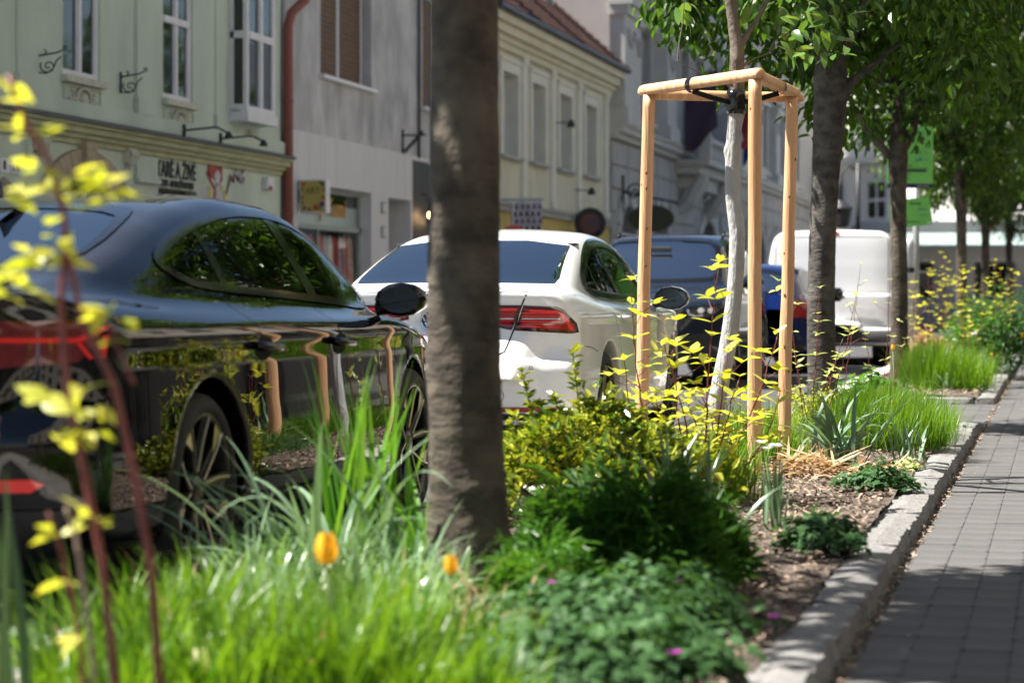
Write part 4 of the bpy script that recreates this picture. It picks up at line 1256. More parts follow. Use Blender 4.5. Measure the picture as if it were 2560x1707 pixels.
def wheel(parent, x, y, r, rr, width, side, style, mats):
    """wheel > tyre, rim, spokes; side +1 = outer face to +x"""
    w = empty('wheel', (x, y, r)); w.parent = parent
    s = side
    prof = [(rr, -width / 2 + .01), (rr + .02, -width / 2), (r - .03, -width / 2 + .004), (r - .008, -width / 2 + .025), (r, -width / 2 + .05), (r, width / 2 - .05), (r - .008, width / 2 - .025), (r - .03, width / 2 - .004), (rr + .02, width / 2), (rr, width / 2 - .01)]
    b = MB(); b.lathe((0, 0, 0), prof, 48, 'x', close=True); b.build('tyre', mats['tyre'], w, True)
    b = MB(); b.lathe((0, 0, 0), [(rr, -width / 2 + .012), (rr - .02, -width / 2 + .02), (rr - .03, 0), (rr - .02, width / 2 - .03), (rr - .012, width / 2 - .012), (rr + .004, width / 2 - .01), (rr + .004, -width / 2 + .012)], 48, 'x', close=True)
    b.lathe((-s * .02, 0, 0), [(rr - .03, -.004), (rr - .03, .004)], 40, 'x')
    rim = b.build('rim', mats['dark'], w, True)
    xo = s * (width / 2 - .018)
    def pt(rad, a, dx=0.0): return (xo + s * dx, rad * math.cos(a), rad * math.sin(a))
    b = MB()
    n = 48
    V = [pt(q, 2 * math.pi * k / n, .004) for q in (rr - .012, rr + .002) for k in range(n)]
    F = [(k, (k + 1) % n, n + (k + 1) % n, n + k) for k in range(n)]
    b.add(V, F if s > 0 else [f[::-1] for f in F])
    b.build('rim_edge', mats['bright'], w)
    def spoke(a0, r0, a1, r1, wd, m, dx0=-.03, dx1=.0):
        p0, p1 = Vector(pt(r0, a0, dx0)), Vector(pt(r1, a1, dx1))
        b = MB(); b.bar(p0, p1, wd if abs((p1 - p0).normalized().z) < 2 else wd, wd)
        return b
    k = 5
    for i in range(k):
        a = 2 * math.pi * i / k + style.get('phase', 0)
        if style['kind'] == 'twin':
            for dd in (-1, 1):
                bb = spoke(a + dd * .1, .06, a + dd * .33, rr - .008, .03, None, -.045, -.014); bb.build('spoke', mats['dark'], rim)
                b2 = MB()
                p0, p1 = pt(.07, a + dd * .1, -.02), pt(rr - .01, a + dd * .34, .004)
                mid = pt((rr + .07) * .55, a + dd * .27, -.006)
                b2.bar(p0, mid, .009); b2.bar(mid, p1, .009)
                b2.build('spoke_edge', mats['bright'], rim)
            b3 = MB(); q = [pt(rr - .008, a + .34, .003), pt(rr - .008, a + .62, .003), pt(rr * .62, a + .36, -.006)]
            b3.add(q, [(0, 1, 2) if s > 0 else (2, 1, 0)]); b3.build('spoke_blade', mats['bright'], rim)
        else:
            bb = spoke(a, .05, a, rr - .008, .05, None, -.035, -.01); bb.build('spoke', mats['rim'], rim)
    b = MB(); b.lathe((xo - s * .03, 0, 0), [(.065, -.01), (.062, .012), (.03, .018)] if s > 0 else [(.03, -.018), (.062, -.012), (.065, .01)], 20, 'x'); b.build('hub_cap', mats['dark'], rim, True)
    b = MB(); b.lathe((-s * .0, 0, 0), [(.15, -.012), (.15, .012)], 24, 'x'); b.build('brake_disc', mats['disc'], w)
    return w

MAT['tyre'] = mat('tyre_rubber', (0.018, 0.018, 0.019), 0.8, var=.15)
MAT['rim_dark'] = mat('rim_black', (0.012, 0.012, 0.013), 0.25, var=.05)
MAT['rim_bright'] = mat('rim_machined', (0.62, 0.58, 0.52), 0.28, metal=1.0, var=.04)
MAT['rim_silver'] = mat('rim_silver', (0.12, 0.12, 0.125), 0.35, metal=.8, var=.05)
MAT['disc'] = mat('brake_disc', (0.1, 0.1, 0.1), 0.4, metal=.9, var=.1)
WM = dict(tyre=MAT['tyre'], dark=MAT['rim_dark'], bright=MAT['rim_bright'], rim=MAT['rim_silver'], disc=MAT['disc'])
def paint(name, col, rough=.35, coat=1.0, metal=0.0, dust=.0):
    m, t, b = nodes(name)
    b.inputs['Base Color'].default_value = c4(col)
    b.inputs['Roughness'].default_value = rough
    b.inputs['Metallic'].default_value = metal
    b.inputs['Coat Weight'].default_value = coat
    b.inputs['Coat Roughness'].default_value = .012
    b.inputs['Coat IOR'].default_value = 1.5
    if max(col) < .1: b.inputs['Specular IOR Level'].default_value = 0.0
    if dust:
        nz = N(t, 'ShaderNodeTexNoise'); nz.inputs['Scale'].default_value = 3.0; nz.inputs['Detail'].default_value = 10
        nz2 = N(t, 'ShaderNodeTexNoise'); nz2.inputs['Scale'].default_value = 240.0; nz2.inputs['Detail'].default_value = 2
        tc = N(t, 'ShaderNodeTexCoord')
        t.links.new(tc.outputs['Object'], nz.inputs['Vector']); t.links.new(tc.outputs['Object'], nz2.inputs['Vector'])
        ge = N(t, 'ShaderNodeNewGeometry'); sx = N(t, 'ShaderNodeSeparateXYZ'); t.links.new(ge.outputs['Normal'], sx.inputs[0])
        up = N(t, 'ShaderNodeMapRange'); up.inputs['From Min'].default_value = .86; up.inputs['From Max'].default_value = .99; up.inputs['To Max'].default_value = dust
        t.links.new(sx.outputs['Z'], up.inputs[0])
        mu = N(t, 'ShaderNodeMath', operation='MULTIPLY'); t.links.new(nz.outputs['Fac'], mu.inputs[0]); t.links.new(nz2.outputs['Fac'], mu.inputs[1])
        mu2 = N(t, 'ShaderNodeMath', operation='MULTIPLY'); t.links.new(mu.outputs[0], mu2.inputs[0]); t.links.new(up.outputs[0], mu2.inputs[1])
        mc = N(t, 'ShaderNodeMixRGB'); mc.inputs[1].default_value = c4(col); mc.inputs[2].default_value = (.32, .29, .26, 1)
        t.links.new(mu2.outputs[0], mc.inputs[0]); t.links.new(mc.outputs[0], b.inputs['Base Color'])
        cr = N(t, 'ShaderNodeMapRange'); cr.inputs['To Min'].default_value = .012; cr.inputs['To Max'].default_value = .35
        t.links.new(mu2.outputs[0], cr.inputs[0]); t.links.new(cr.outputs[0], b.inputs['Coat Roughness'])
    return m
MAT['lens_red'] = mat('red_lens', (0.30, 0.006, 0.008), .08, var=.1, scale=60, coat=1.0)
MAT['lens_bright'] = mat('red_lens_bright', (0.75, 0.02, 0.012), .1, var=.1, scale=40, coat=1.0)
MAT['lens_dark'] = mat('dark_lens', (0.05, 0.004, 0.005), .06, var=.1, coat=1.0)
MAT['lens_clear'] = mat('clear_lens', (0.55, 0.57, 0.6), .1, metal=.3, var=.2, scale=50, coat=1.0)
MAT['chrome'] = mat('chrome', (0.75, 0.76, 0.78), .08, metal=1.0, var=.02)
MAT['car_glass'] = glass_mat('tinted_car_glass', (.50, .60, .56), .05, 1.5)
MAT['car_glass_dark'] = glass_mat('dark_car_glass', (.06, .075, .075), .06)
MAT['screen_glass'] = glass_mat('car_screen_glass', (.05, .06, .065), .55, 2.4)
MAT['seat'] = mat('seat_fabric', (0.03, 0.03, 0.032), .8)
MAT['gap'] = mat('panel_gap', (0.004, 0.004, 0.004), .9)

def hull(L, W, plan, prof, deck, rear, front, bot, roof, gw, tumble, belt, wheels, wr, crown=.05, rk=.08, gk=.09, shoulder=.05, rcurve=.12, fcurve=.22, rpow=2, roofcrown=.09, archd=.3, inner=None):
    """signed function of a car hull: x across, y along (0 = rear), z up"""
    plan, prof, deck, rear, front, bot, roof, gw = (pchip(q) for q in (plan, prof, deck, rear, front, bot, roof, gw))
    def f(x, y, z):
        x, y, z = np.asarray(x, float), np.asarray(y, float), np.asarray(z, float)
        ax_ = np.abs(x)
        u = np.clip(ax_ / W, 0, 1.4)
        side = ax_ - (plan(y) + prof(z))
        top = z - (deck(y) - crown * u ** 2)
        low = smax(side, top, shoulder)
        low = smax(low, (rear(z) + rcurve * u ** (2 * rpow) - y) * .95, rk)
        low = smax(low, (y - (L - front(z) - fcurve * u ** 3)) * .95, rk)
        low = smax(low, bot(y) - z, .06)
        q = z - belt
        gs = (ax_ - (gw(y) - tumble * .5 * (q + np.sqrt(q * q + .0016)))) * .87
        e = .02
        sl = (roof(y + e) - roof(y - e)) / (2 * e)
        gt = (z - (roof(y) - roofcrown * (ax_ / W) ** 2 - .05 * (ax_ / W) ** 6)) / np.sqrt(1 + sl * sl)
        g = smax(gs, gt, gk)
        g = np.maximum(g, .5 - z)
        d = smin(low, g, .07)
        for yw in wheels:
            c = np.sqrt((y - yw) ** 2 + (z - wr) ** 2)
            arch = np.maximum(c - (wr + .045), (W - archd) - ax_)
            d = smax(d, -arch, .02)
        return d
    return f
GB = MAT['gloss_black']
# ---- black sportback, nearest ------------------------------------
L = 4.74
f = hull(L, .925,
    plan=[(-.1, .84), (.0, .86), (.3, .895), (.9, .922), (1.6, .932), (2.4, .932), (3.3, .922), (3.9, .90), (4.4, .85), (4.8, .75)],
    prof=[(.1, -.09), (.22, -.045), (.35, -.012), (.5, .0), (.62, -.004), (.76, -.006), (.85, .004), (.89, -.004), (.93, -.04), (.98, -.10), (1.07, -.22), (1.4, -.5)],
    deck=[(-.1, 1.04), (.1, 1.035), (.5, 1.02), (1.2, 1.0), (2, .985), (3.0, .965), (3.4, .965), (3.9, .915), (4.4, .82), (4.75, .69)],
    rear=[(.1, .18), (.25, .10), (.4, .02), (.55, .0), (.64, .03), (.7, .075), (.8, .1), (.9, .105), (.98, .07), (1.04, .02), (1.2, .3)],
    front=[(.1, .2), (.25, .06), (.45, .0), (.6, .02), (.75, .12), (.9, .4)],
    bot=[(0, .26), (.5, .2), (1, .17), (3.9, .16), (4.7, .2)],
    roof=[(-.2, .5), (.0, .93), (.2, 1.025), (.6, 1.105), (1.0, 1.2), (1.4, 1.295), (1.8, 1.365), (2.3, 1.408), (2.75, 1.40), (3.1, 1.34), (3.4, 1.22), (3.7, 1.06), (4.0, .92), (4.3, .7), (4.8, .5)],
    gw=[(-.1, .5), (.2, .62), (.6, .74), (1.1, .80), (2, .83), (2.9, .82), (3.4, .78), (3.9, .70), (4.6, .5)],
    tumble=.62, belt=.98, wheels=(1.09, 3.91), wr=.338, crown=.05, rk=.07, gk=.10, shoulder=.05, rcurve=.20)
bx_, by_ = -3.69, 6.62
bc = Car('black_car', (bx_, by_, 0), R(0.6), f, (-1.02, -.15, .1), (1.02, L + .1, 1.45), .021, paint('black_paint', (.002, .002, .0022), rough=.9, coat=1.0, dust=.22))
tag(bc.root, 'glossy black fastback car parked nearest, seen from behind its right rear wheel', 'car')
gw_poly = {
 'rear_quarter_window': [(1.2, 1.11), (1.4, 1.045), (1.56, 1.035), (1.6, 1.24), (1.4, 1.195)],
 'rear_door_window': [(1.63, 1.03), (2.55, 1.0), (2.55, 1.305), (2.2, 1.31), (1.85, 1.28), (1.66, 1.245)],
 'front_door_window': [(2.66, .995), (3.46, .955), (3.4, 1.03), (3.1, 1.215), (2.85, 1.285), (2.64, 1.307)]}
for v in 'RL':
    for nm, pl in gw_poly.items():
        bc.glass(nm, resample(pl, .12), v, MAT['car_glass_dark'] if 'quarter' in nm else MAT['car_glass'], None, rounded=1)
    out = [(1.06, 1.11), (1.2, 1.05), (1.4, 1.015), (2.6, .975), (3.6, .93), (3.5, 1.03), (3.15, 1.245), (2.85, 1.32), (2.5, 1.34), (2.1, 1.33), (1.7, 1.28), (1.3, 1.2)]
    bc.ring('window_trim', chaikin(out, 2), .03, v, GB, off=.006)
    bc.patch('pillar', [(2.54, .99), (2.67, .985), (2.65, 1.325), (2.54, 1.325)], v, GB, off=.0045)
    bc.patch('pillar', [(1.56, 1.025), (1.63, 1.022), (1.67, 1.26), (1.6, 1.255)], v, GB, off=.0045)
    # door gaps, handles, sill
    for pth in ([(2.55, .96), (2.55, .7), (2.57, .4), (2.6, .3)], [(3.5, .92), (3.48, .6), (3.42, .3)], [(1.5, 1.0), (1.55, .9), (1.6, .72), (1.62, .55), (1.58, .42), (1.55, .3)], [(1.55, .3), (3.42, .28)]):
        bc.seam('panel_gap', pth, v, MAT['gap'])
    s = 1 if v == 'R' else -1
    for yy in (1.5, 2.46):
        c, g = bc.proj([(yy, .825), (yy + .22, .818)], v, .03)
        c0, g0 = bc.proj([(yy, .825), (yy + .22, .818)], v, -.01)
        b = MB(); b.tube([c0[0], c[0], c[0] * .75 + c[1] * .25 + np.array([s * .008, 0, 0]), c[0] * .25 + c[1] * .75 + np.array([s * .008, 0, 0]), c[1], c0[1]], [.015, .017, .016, .016, .017, .015], 8)
        h = b.build('door_handle', bc.paint, bc.root, True)
        bc.patch('handle_recess', [(yy + .11 + .1 * math.cos(t),   .812 + .042 * math.sin(t)) for t in np.linspace(0, 6.28, 16, endpoint=False)], v, MAT['gap'], off=.0015, parent=h)
    bc.patch('sill_trim', [(1.5, .235), (3.5, .225), (3.5, .28), (1.5, .29)], v, GB, off=.004)
    # mirror
    mx = s * .99
    b = MB()
    n = 12
    rings = []
    for q, (yy, ry, rz_) in enumerate(((3.5, .02, .02), (3.48, .07, .045), (3.43, .105, .066), (3.35, .112, .074), (3.32, .108, .07))):
        rings.append([(mx + ry * math.cos(2 * math.pi * k / n), yy - .05, .985 + rz_ * math.sin(2 * math.pi * k / n)) for k in range(n)])
    b.add([p for r_ in rings for p in r_], [(i * n + k, i * n + (k + 1) % n, (i + 1) * n + (k + 1) % n, (i + 1) * n + k) for i in range(4) for k in range(n)] + [tuple(range(4 * n, 5 * n))])
    b.tube([(s * .86, 3.38, .945), (s * .93, 3.38, .955), (mx - s * .02, 3.35, .965)], [.03, .028, .04], 8)
    mo = b.build('mirror', bc.paint, bc.root, True)
    b = MB(); b.add([(mx + .09 * math.cos(2 * math.pi * k / n), 3.2685, .985 + .058 * math.sin(2 * math.pi * k / n)) for k in range(n)], [tuple(range(n))]); b.build('mirror_glass', MAT['pane'], mo)
    for yw in (1.09, 3.91):
        wheel(bc.root, s * .785, yw, .338, .268, .235, s, dict(kind='twin', phase=R(100)), WM)
        b = MB(); b.lathe((s * .6, yw, .338), [(.37, -.12), (.37, .1)], 24, 'x'); b.build('wheel_well', MAT['black'], bc.root)
# rear screen, lamps, bumper
bc.glass('rear_screen', [(-.54, 1.09), (.54, 1.09), (.50, 1.24), (.40, 1.325), (-.40, 1.325), (-.50, 1.24)], 'B', MAT['screen_glass'], GB, .03, rounded=2)
bc.glass('windscreen', [(-.62, 1.04), (.62, 1.04), (.5, 1.31), (-.5, 1.31)], 'F', MAT['screen_glass'], GB, .03, rounded=2)
tl = bc.patch('tail_light', [(-.80, .80), (-.5, .775), (.5, .775), (.80, .80), (.875, .915), (.86, .93), (.6, .925), (-.6, .925), (-.86, .93), (-.875, .915)], 'B', mat('smoked_red_lens', (.13, .008, .008), .07, var=.2, scale=40, coat=1.0), off=.004, step=.04)
for s in (-1, 1):
    bc.patch('light_strip', [(s * a, b) for a, b in ((.1, .874), (.79, .874), (.85, .905), (.868, .91), (.862, .895), (.80, .858), (.1, .858))], 'B', MAT['lens_bright'], off=.007, parent=tl, step=.03)
    bc.patch('light_strip', [(s * a, b) for a, b in ((.79, .856), (.825, .808), (.835, .812), (.806, .856))], 'B', MAT['lens_bright'], off=.008, parent=tl, step=.03)
    bc.patch('light_strip', [(s * a, b) for a, b in ((.845, .808), (.862, .812), (.87, .88), (.854, .88))], 'B', MAT['lens_bright'], off=.008, parent=tl, step=.03)
    bc.patch('reflector', [(s * a, b) for a, b in ((.3, .415), (.70, .415), (.74, .44), (.70, .455), (.3, .45))], 'B', MAT['lens_bright'], off=.006, step=.04)
bc.patch('bumper_trim', [(-.76, .24), (.76, .24), (.78, .36), (-.78, .36)], 'B', MAT['black'], off=.006)
bc.patch('licence_plate', [(-.26, .58), (.26, .58), (.26, .69), (-.26, .69)], 'B', MAT['white_paint'], off=.012)
bc.seam('panel_gap', [(-.62, 1.01), (-.66, .93), (-.68, .77), (-.6, .7), (.6, .7), (.68, .77), (.66, .93), (.62, 1.01)], 'B', MAT['gap'])
for s in (-1, 1):
    b = MB(); b.lathe((s * .52, .06, .27), [(.05, -.03), (.05, .1), (.045, .1), (.045, -.02)], 14, 'y'); b.build('exhaust_pipe', MAT['chrome'], bc.root)
b = MB(); b.add([(-.02, 1.42, 1.35), (.02, 1.42, 1.35), (.025, 1.6, 1.36), (-.025, 1.6, 1.36), (0, 1.43, 1.425), (0, 1.47, 1.43)], [(0, 1, 4), (1, 2, 5, 4), (2, 3, 5), (3, 0, 4, 5)]); b.build('roof_antenna', GB, bc.root)
# seats inside
for sx in (-.36, .36):
    for yy in (1.95, 2.85):
        b = MB(); b.box(sx - .23, yy, .45, sx + .23, yy + .16, 1.02); b.box(sx - .12, yy + .01, 1.04, sx + .12, yy + .1, 1.2); b.box(sx - .24, yy + .1, .42, sx + .24, yy + .6, .56)
        b.build('seat', MAT['seat'], bc.root, bevel=.04)
bc.box('dashboard', -.72, 3.4, .7, .72, 3.7, .93, MAT['seat'], bevel=.04)
bc.box('cabin_floor', -.76, .9, .3, .76, 3.5, .42, MAT['seat'])
bc.finish()

# ---- white saloon ------------------------------------------------
L = 4.77
f = hull(L, .915,
    plan=[(-.1, .855), (.0, .868), (.3, .89), (.9, .91), (1.8, .92), (2.6, .92), (3.4, .91), (4.0, .89), (4.5, .84), (4.8, .74)],
    prof=[(.1, -.07), (.22, -.035), (.35, -.01), (.5, .0), (.7, -.004), (.82, -.004), (.875, .0), (.905, -.02), (.95, -.055), (1.02, -.11), (1.1, -.2), (1.4, -.5)],
    deck=[(-.1, 1.045), (.08, 1.045), (.3, 1.05), (.6, 1.03), (1.2, .98), (2, .96), (3.2, .965), (3.5, .98), (4.0, .95), (4.45, .86), (4.77, .72)],
    rear=[(.1, .16), (.25, .08), (.4, .0), (.56, .0), (.60, .012), (.63, .06), (.72, .10), (.84, .09), (.93, .05), (1.01, .03), (1.05, .02), (1.2, .2)],
    front=[(.1, .2), (.25, .05), (.5, .0), (.7, .05), (.85, .2), (.95, .5)],
    bot=[(0, .24), (.6, .19), (1, .17), (3.9, .17), (4.7, .2)],
    roof=[(-.2, .4), (.2, .9), (.45, 1.05), (.7, 1.135), (1.0, 1.237), (1.3, 1.327), (1.6, 1.397), (1.9, 1.437), (2.3, 1.458), (2.65, 1.45), (3.0, 1.39), (3.3, 1.27), (3.6, 1.12), (3.9, .97), (4.3, .7), (4.8, .5)],
    gw=[(-.1, .55), (.3, .70), (.7, .77), (1.2, .80), (2, .825), (2.9, .82), (3.4, .79), (3.9, .72), (4.6, .5)],
    tumble=.52, belt=.97, wheels=(1.08, 3.87), wr=.332, crown=.03, rk=.05, gk=.09, shoulder=.06, rcurve=.10, rpow=2)
wc = Car('white_car', (-3.665, 13.92, 0), R(.5), f, (-1.0, -.15, .1), (1.0, L + .1, 1.53), .022, paint('white_paint', (.80, .80, .79), rough=.4))
tag(wc.root, 'white saloon car with wide red tail lights parked ahead of the black car', 'car')
wpl = {'rear_door_window': [(1.14, 1.05), (1.25, 1.012), (1.98, .99), (1.95, 1.335), (1.78, 1.32), (1.5, 1.25), (1.25, 1.15), (1.15, 1.095)],
       'front_door_window': [(2.06, .99), (3.25, .985), (3.2, 1.04), (2.8, 1.285), (2.5, 1.34), (2.02, 1.345)]}
for v in 'RL':
    for nm, pl in wpl.items(): wc.glass(nm, resample(pl, .15), v, MAT['car_glass'], None, rounded=1)
    out = [(1.02, 1.045), (1.2, .985), (2.0, .965), (3.4, .962), (3.3, 1.07), (2.85, 1.315), (2.5, 1.375), (2.1, 1.378), (1.8, 1.35), (1.5, 1.28), (1.2, 1.17), (1.03, 1.09)]
    wc.ring('window_trim', chaikin(out, 2), .05, v, GB, off=.006)
    wc.ring('chrome_trim', inset(resample(chaikin(out, 2), .04), -.008), .014, v, MAT['chrome'], off=.008)
    wc.patch('pillar', [(1.95, .985), (2.06, .98), (2.03, 1.36), (1.94, 1.355)], v, GB, off=.0045)
    wc.patch('pillar', [(1.36, 1.0), (1.4, 1.0), (1.46, 1.25), (1.42, 1.235)], v, GB, off=.0045)
    for pth in ([(2.0, .96), (1.99, .7), (2.02, .4), (2.04, .3)], [(3.3, .93), (3.32, .6), (3.26, .3)], [(1.12, .98), (1.2, .9), (1.42, .74), (1.5, .55), (1.47, .3)], [(1.47, .3), (3.26, .28)], [(.3, .70), (.5, .69), (.68, .66)]):
        wc.seam('panel_gap', pth, v, MAT['gap'], w=.005)
    s = 1 if v == 'R' else -1
    for yy in (1.45, 2.45):
        c, g = wc.proj([(yy, .86), (yy + .2, .86)], v, .028); c0, g0 = wc.proj([(yy, .86), (yy + .2, .86)], v, -.01)
        b = MB(); b.tube([c0[0], c[0], c[1], c0[1]], [.012, .015, .015, .012], 8); b.build('door_handle', wc.paint, wc.root, True)
    mx = s * 1.01; n = 12; b = MB(); rings = []
    for yy, ry, rz_ in ((3.27, .02, .02), (3.25, .08, .05), (3.19, .115, .075), (3.1, .128, .085), (3.06, .125, .082)):
        rings.append([(mx + ry * math.cos(2 * math.pi * k / n), yy - .05,   .985 + rz_ * math.sin(2 * math.pi * k / n)) for k in range(n)])
    b.add([p for r_ in rings for p in r_], [(i * n + k, i * n + (k + 1) % n, (i + 1) * n + (k + 1) % n, (i + 1) * n + k) for i in range(4) for k in range(n)])
    mo = b.build('mirror', wc.paint, wc.root, True)
    b = MB(); b.tube([(s * .86, 3.16, .95), (s * .94, 3.14, .95), (mx - s * .02, 3.1, .95)], [.035, .03, .04], 8); b.build('mirror_foot', GB, mo, True)
    b = MB(); b.add([(mx + .122 * math.cos(2 * math.pi * k / n), 3.0085, .985 + .08 * math.sin(2 * math.pi * k / n)) for k in range(n)], [tuple(range(n))]); b.build('mirror_frame', GB, mo)
    b = MB(); b.add([(mx + .108 * math.cos(2 * math.pi * k / n), 3.005, .985 + .068 * math.sin(2 * math.pi * k / n)) for k in range(n)], [tuple(range(n))]); b.build('mirror_glass', MAT['pane'], mo)
    for yw in (1.08, 3.87):
        wheel(wc.root, s * .78, yw, .332, .235, .22, s, dict(kind='single', phase=R(20)), WM)
        b = MB(); b.lathe((s * .6, yw, .332), [(.36, -.12), (.36, .1)], 24, 'x'); b.build('wheel_well', MAT['black'], wc.root)
    # tail light: two halves with brighter red outlines and fine ribs
    outer = [(s * a, b) for a, b in ((.50, .795), (.84, .777), (.872, .785), (.862, .84), (.80, .92), (.76, .935), (.565, .945))]
    inner = [(s * a, b) for a, b in ((.14, .86), (.487, .797), (.553, .946), (.14, .946))]
    for nm, pl, brt in (('tail_light', outer, 1), ('tail_light', inner, 0)):
        t_ = wc.patch(nm, pl, 'B', MAT['lens_dark'], off=.004, step=.035)
        wc.patch('lens', list(map(tuple, inset(resample(pl, .04), .018))), 'B', MAT['lens_red'], off=.007, parent=t_, step=.035)
        xs = [abs(p[0]) for p in pl]
        x0, x1 = min(xs) + .05, max(xs) - (.1 if brt else .05)
        for k in range(6):
            z = .815 + k * .017
            if not brt and z < .84: continue
            wc.patch('light_rib', [(s * x0, z), (s * x1, z), (s * x1, z + .006), (s * x0, z + .006)], 'B', MAT['lens_bright'] if brt else MAT['lens_red'], off=.0095, parent=t_, step=.04)
        wc.patch('light_strip', [(s * x0, .866), (s * x1, .866), (s * x1, .874), (s * x0, .874)], 'B', MAT['lens_clear'], off=.011, parent=t_, step=.04)
        wc.patch('light_strip', [(s * a, b) for a, b in (((.60, .925), (.75, .92), (.80, .9), (.835, .83), (.848, .797), (.825, .797), (.805, .84), (.77, .895), (.74, .905), (.60, .91)) if brt else ((.16, .93), (.53, .932), (.525, .918), (.16, .916)))], 'B', MAT['lens_bright'], off=.01, parent=t_, step=.03)
    wc.patch('reflector', [(s * a, b) for a, b in ((.42, .32), (.8, .32), (.8, .343), (.42, .343))], 'B', MAT['lens_red'], off=.008, step=.04)
    cpt = [(s * .62 + .011 * math.cos(t), .575 + .011 * math.sin(t)) for t in np.linspace(0, 6.28, 12, endpoint=False)]
    wc.ring('parking_sensor', cpt, .003, 'B', MAT['gap'], off=.002, step=.01)
wc.ring('towing_cover', [(.42 + .04 * math.cos(t), .41 + .04 * math.sin(t)) for t in np.linspace(0, 6.28, 16, endpoint=False)], .003, 'B', MAT['gap'], off=.002, step=.01)
wc.glass('rear_screen', [(-.63, 1.075), (-.3, 1.08), (.3, 1.08), (.63, 1.075), (.64, 1.11), (.575, 1.325), (.3, 1.36), (-.3, 1.36), (-.575, 1.325), (-.64, 1.11)], 'B', MAT['screen_glass'], None, rounded=0)
wc.glass('windscreen', [(-.66, 1.06), (.66, 1.06), (.55, 1.37), (-.55, 1.37)], 'F', MAT['screen_glass'], GB, .03, rounded=2)
wc.seam('panel_gap', [(-.585, 1.01), (-.53, .89), (-.49, .77), (-.46, .67), (-.38, .63), (.38, .63), (.46, .67), (.49, .77), (.53, .89), (.585, 1.01)], 'B', MAT['gap'], w=.009)
wc.seam('panel_gap', [(-.6, 1.025), (.6, 1.025)], 'B', flat('soft_gap', (.25, .25, .26)), w=.004)
wc.patch('bumper_trim', [(-.80, .22), (.80, .22), (.82, .30), (-.82, .30)], 'B', MAT['black'], off=.006)
wc.patch('bumper_strip', [(-.80, .303), (.80, .303), (.80, .315), (-.80, .315)], 'B', MAT['chrome'], off=.009)
# round badge with the two stacked letters
bd = wc.patch('badge', [(.062 * math.cos(t), .855 + .062 * math.sin(t)) for t in np.linspace(0, 6.28, 24, endpoint=False)], 'B', flat('badge_blue', (.01, .02, .07), .2), off=.012, step=.03)
wc.ring('badge_rim', [(.066 * math.cos(t), .855 + .066 * math.sin(t)) for t in np.linspace(0, 6.28, 24, endpoint=False)], .009, 'B', MAT['chrome'], off=.018, parent=bd, step=.02)
for pth in ([(-.026, .905), (0, .862), (.026, .905)], [(-.048, .885), (-.026, .815), (0, .853), (.026, .815), (.048, .885)]):
    wc.seam('badge_letter', pth, 'B', MAT['chrome'], w=.011, off=.019, parent=bd, step=.02)
wc.patch('licence_plate', [(-.26, .43), (.26, .43), (.26, .53), (-.26, .53)], 'B', MAT['white_paint'], off=.012)
for sx in (-.37, .37):
    for yy in (1.45, 2.5):
        b = MB(); b.box(sx - .24, yy, .45, sx + .24, yy + .16, 1.05); b.box(sx - .12, yy + .01, 1.07, sx + .12, yy + .1, 1.23); b.box(sx - .24, yy + .1, .42, sx + .24, yy + .6, .56)
        b.build('seat', MAT['seat'], wc.root, bevel=.04)
wc.box('parcel_shelf', -.7, .72, 1.0, .7, 1.4, 1.03, MAT['seat'])
wc.box('headliner', -.6, 1.5, 1.33, .6, 2.8, 1.345, MAT['seat'])
wc.box('dashboard', -.72, 3.2, .75, .72, 3.6, .97, MAT['seat'], bevel=.04)
wc.box('cabin_floor', -.76, .9, .3, .76, 3.5, .42, MAT['seat'])
wc.finish()

# ---- dark blue-grey SUV facing us --------------------------------
L = 4.6
f = hull(L, .95,
    plan=[(-.1, .87), (.3, .92), (1, .95), (3.6, .95), (4.2, .92), (4.7, .82)],
    prof=[(.1, -.06), (.3, -.01), (.6, 0), (.85, -.005), (.96, -.01), (1.02, -.04), (1.12, -.14), (1.3, -.4)],
    deck=[(-.1, 1.1), (1, 1.1), (3.1, 1.13), (3.4, 1.12), (4.0, 1.06), (4.4, .98), (4.65, .88)],
    rear=[(.1, .15), (.4, 0), (.9, .05), (1.3, .2)], front=[(.1, .22), (.3, .05), (.5, 0), (.75, .015), (.88, .05), (.96, .14), (1.1, .5)],
    bot=[(0, .3), (.6, .26), (4, .26), (4.6, .3)],
    roof=[(-.2, 1.0), (.05, 1.2), (.3, 1.5), (.6, 1.66), (1.2, 1.72), (2.0, 1.735), (2.5, 1.70), (2.75, 1.64), (3.05, 1.42), (3.4, 1.16), (3.7, .9), (4.7, .4)],
    gw=[(-.1, .7), (.5, .82), (2, .85), (3.2, .83), (3.8, .7), (4.6, .5)], tumble=.30, belt=1.08, wheels=(.95, 3.7), wr=.37, crown=.05, rk=.09, gk=.12, shoulder=.07, rcurve=.12, fcurve=.3, roofcrown=.07)
sv = Car('suv', (-4.46, 25.75 + L, 0), R(180), f, (-1.05, -.1, .2), (1.05, L + .1, 1.8), .028, paint('slate_paint', (.012, .017, .03), rough=.3, metal=.2))
tag(sv.root, 'dark slate SUV facing the camera behind the white saloon', 'car')
sv.glass('windscreen', [(-.72, 1.2), (-.3, 1.175), (.3, 1.175), (.72, 1.2), (.68, 1.4), (.60, 1.615), (.3, 1.645), (-.3, 1.645), (-.60, 1.615), (-.68, 1.4)], 'F', MAT['screen_glass'], GB, .04, rounded=1)
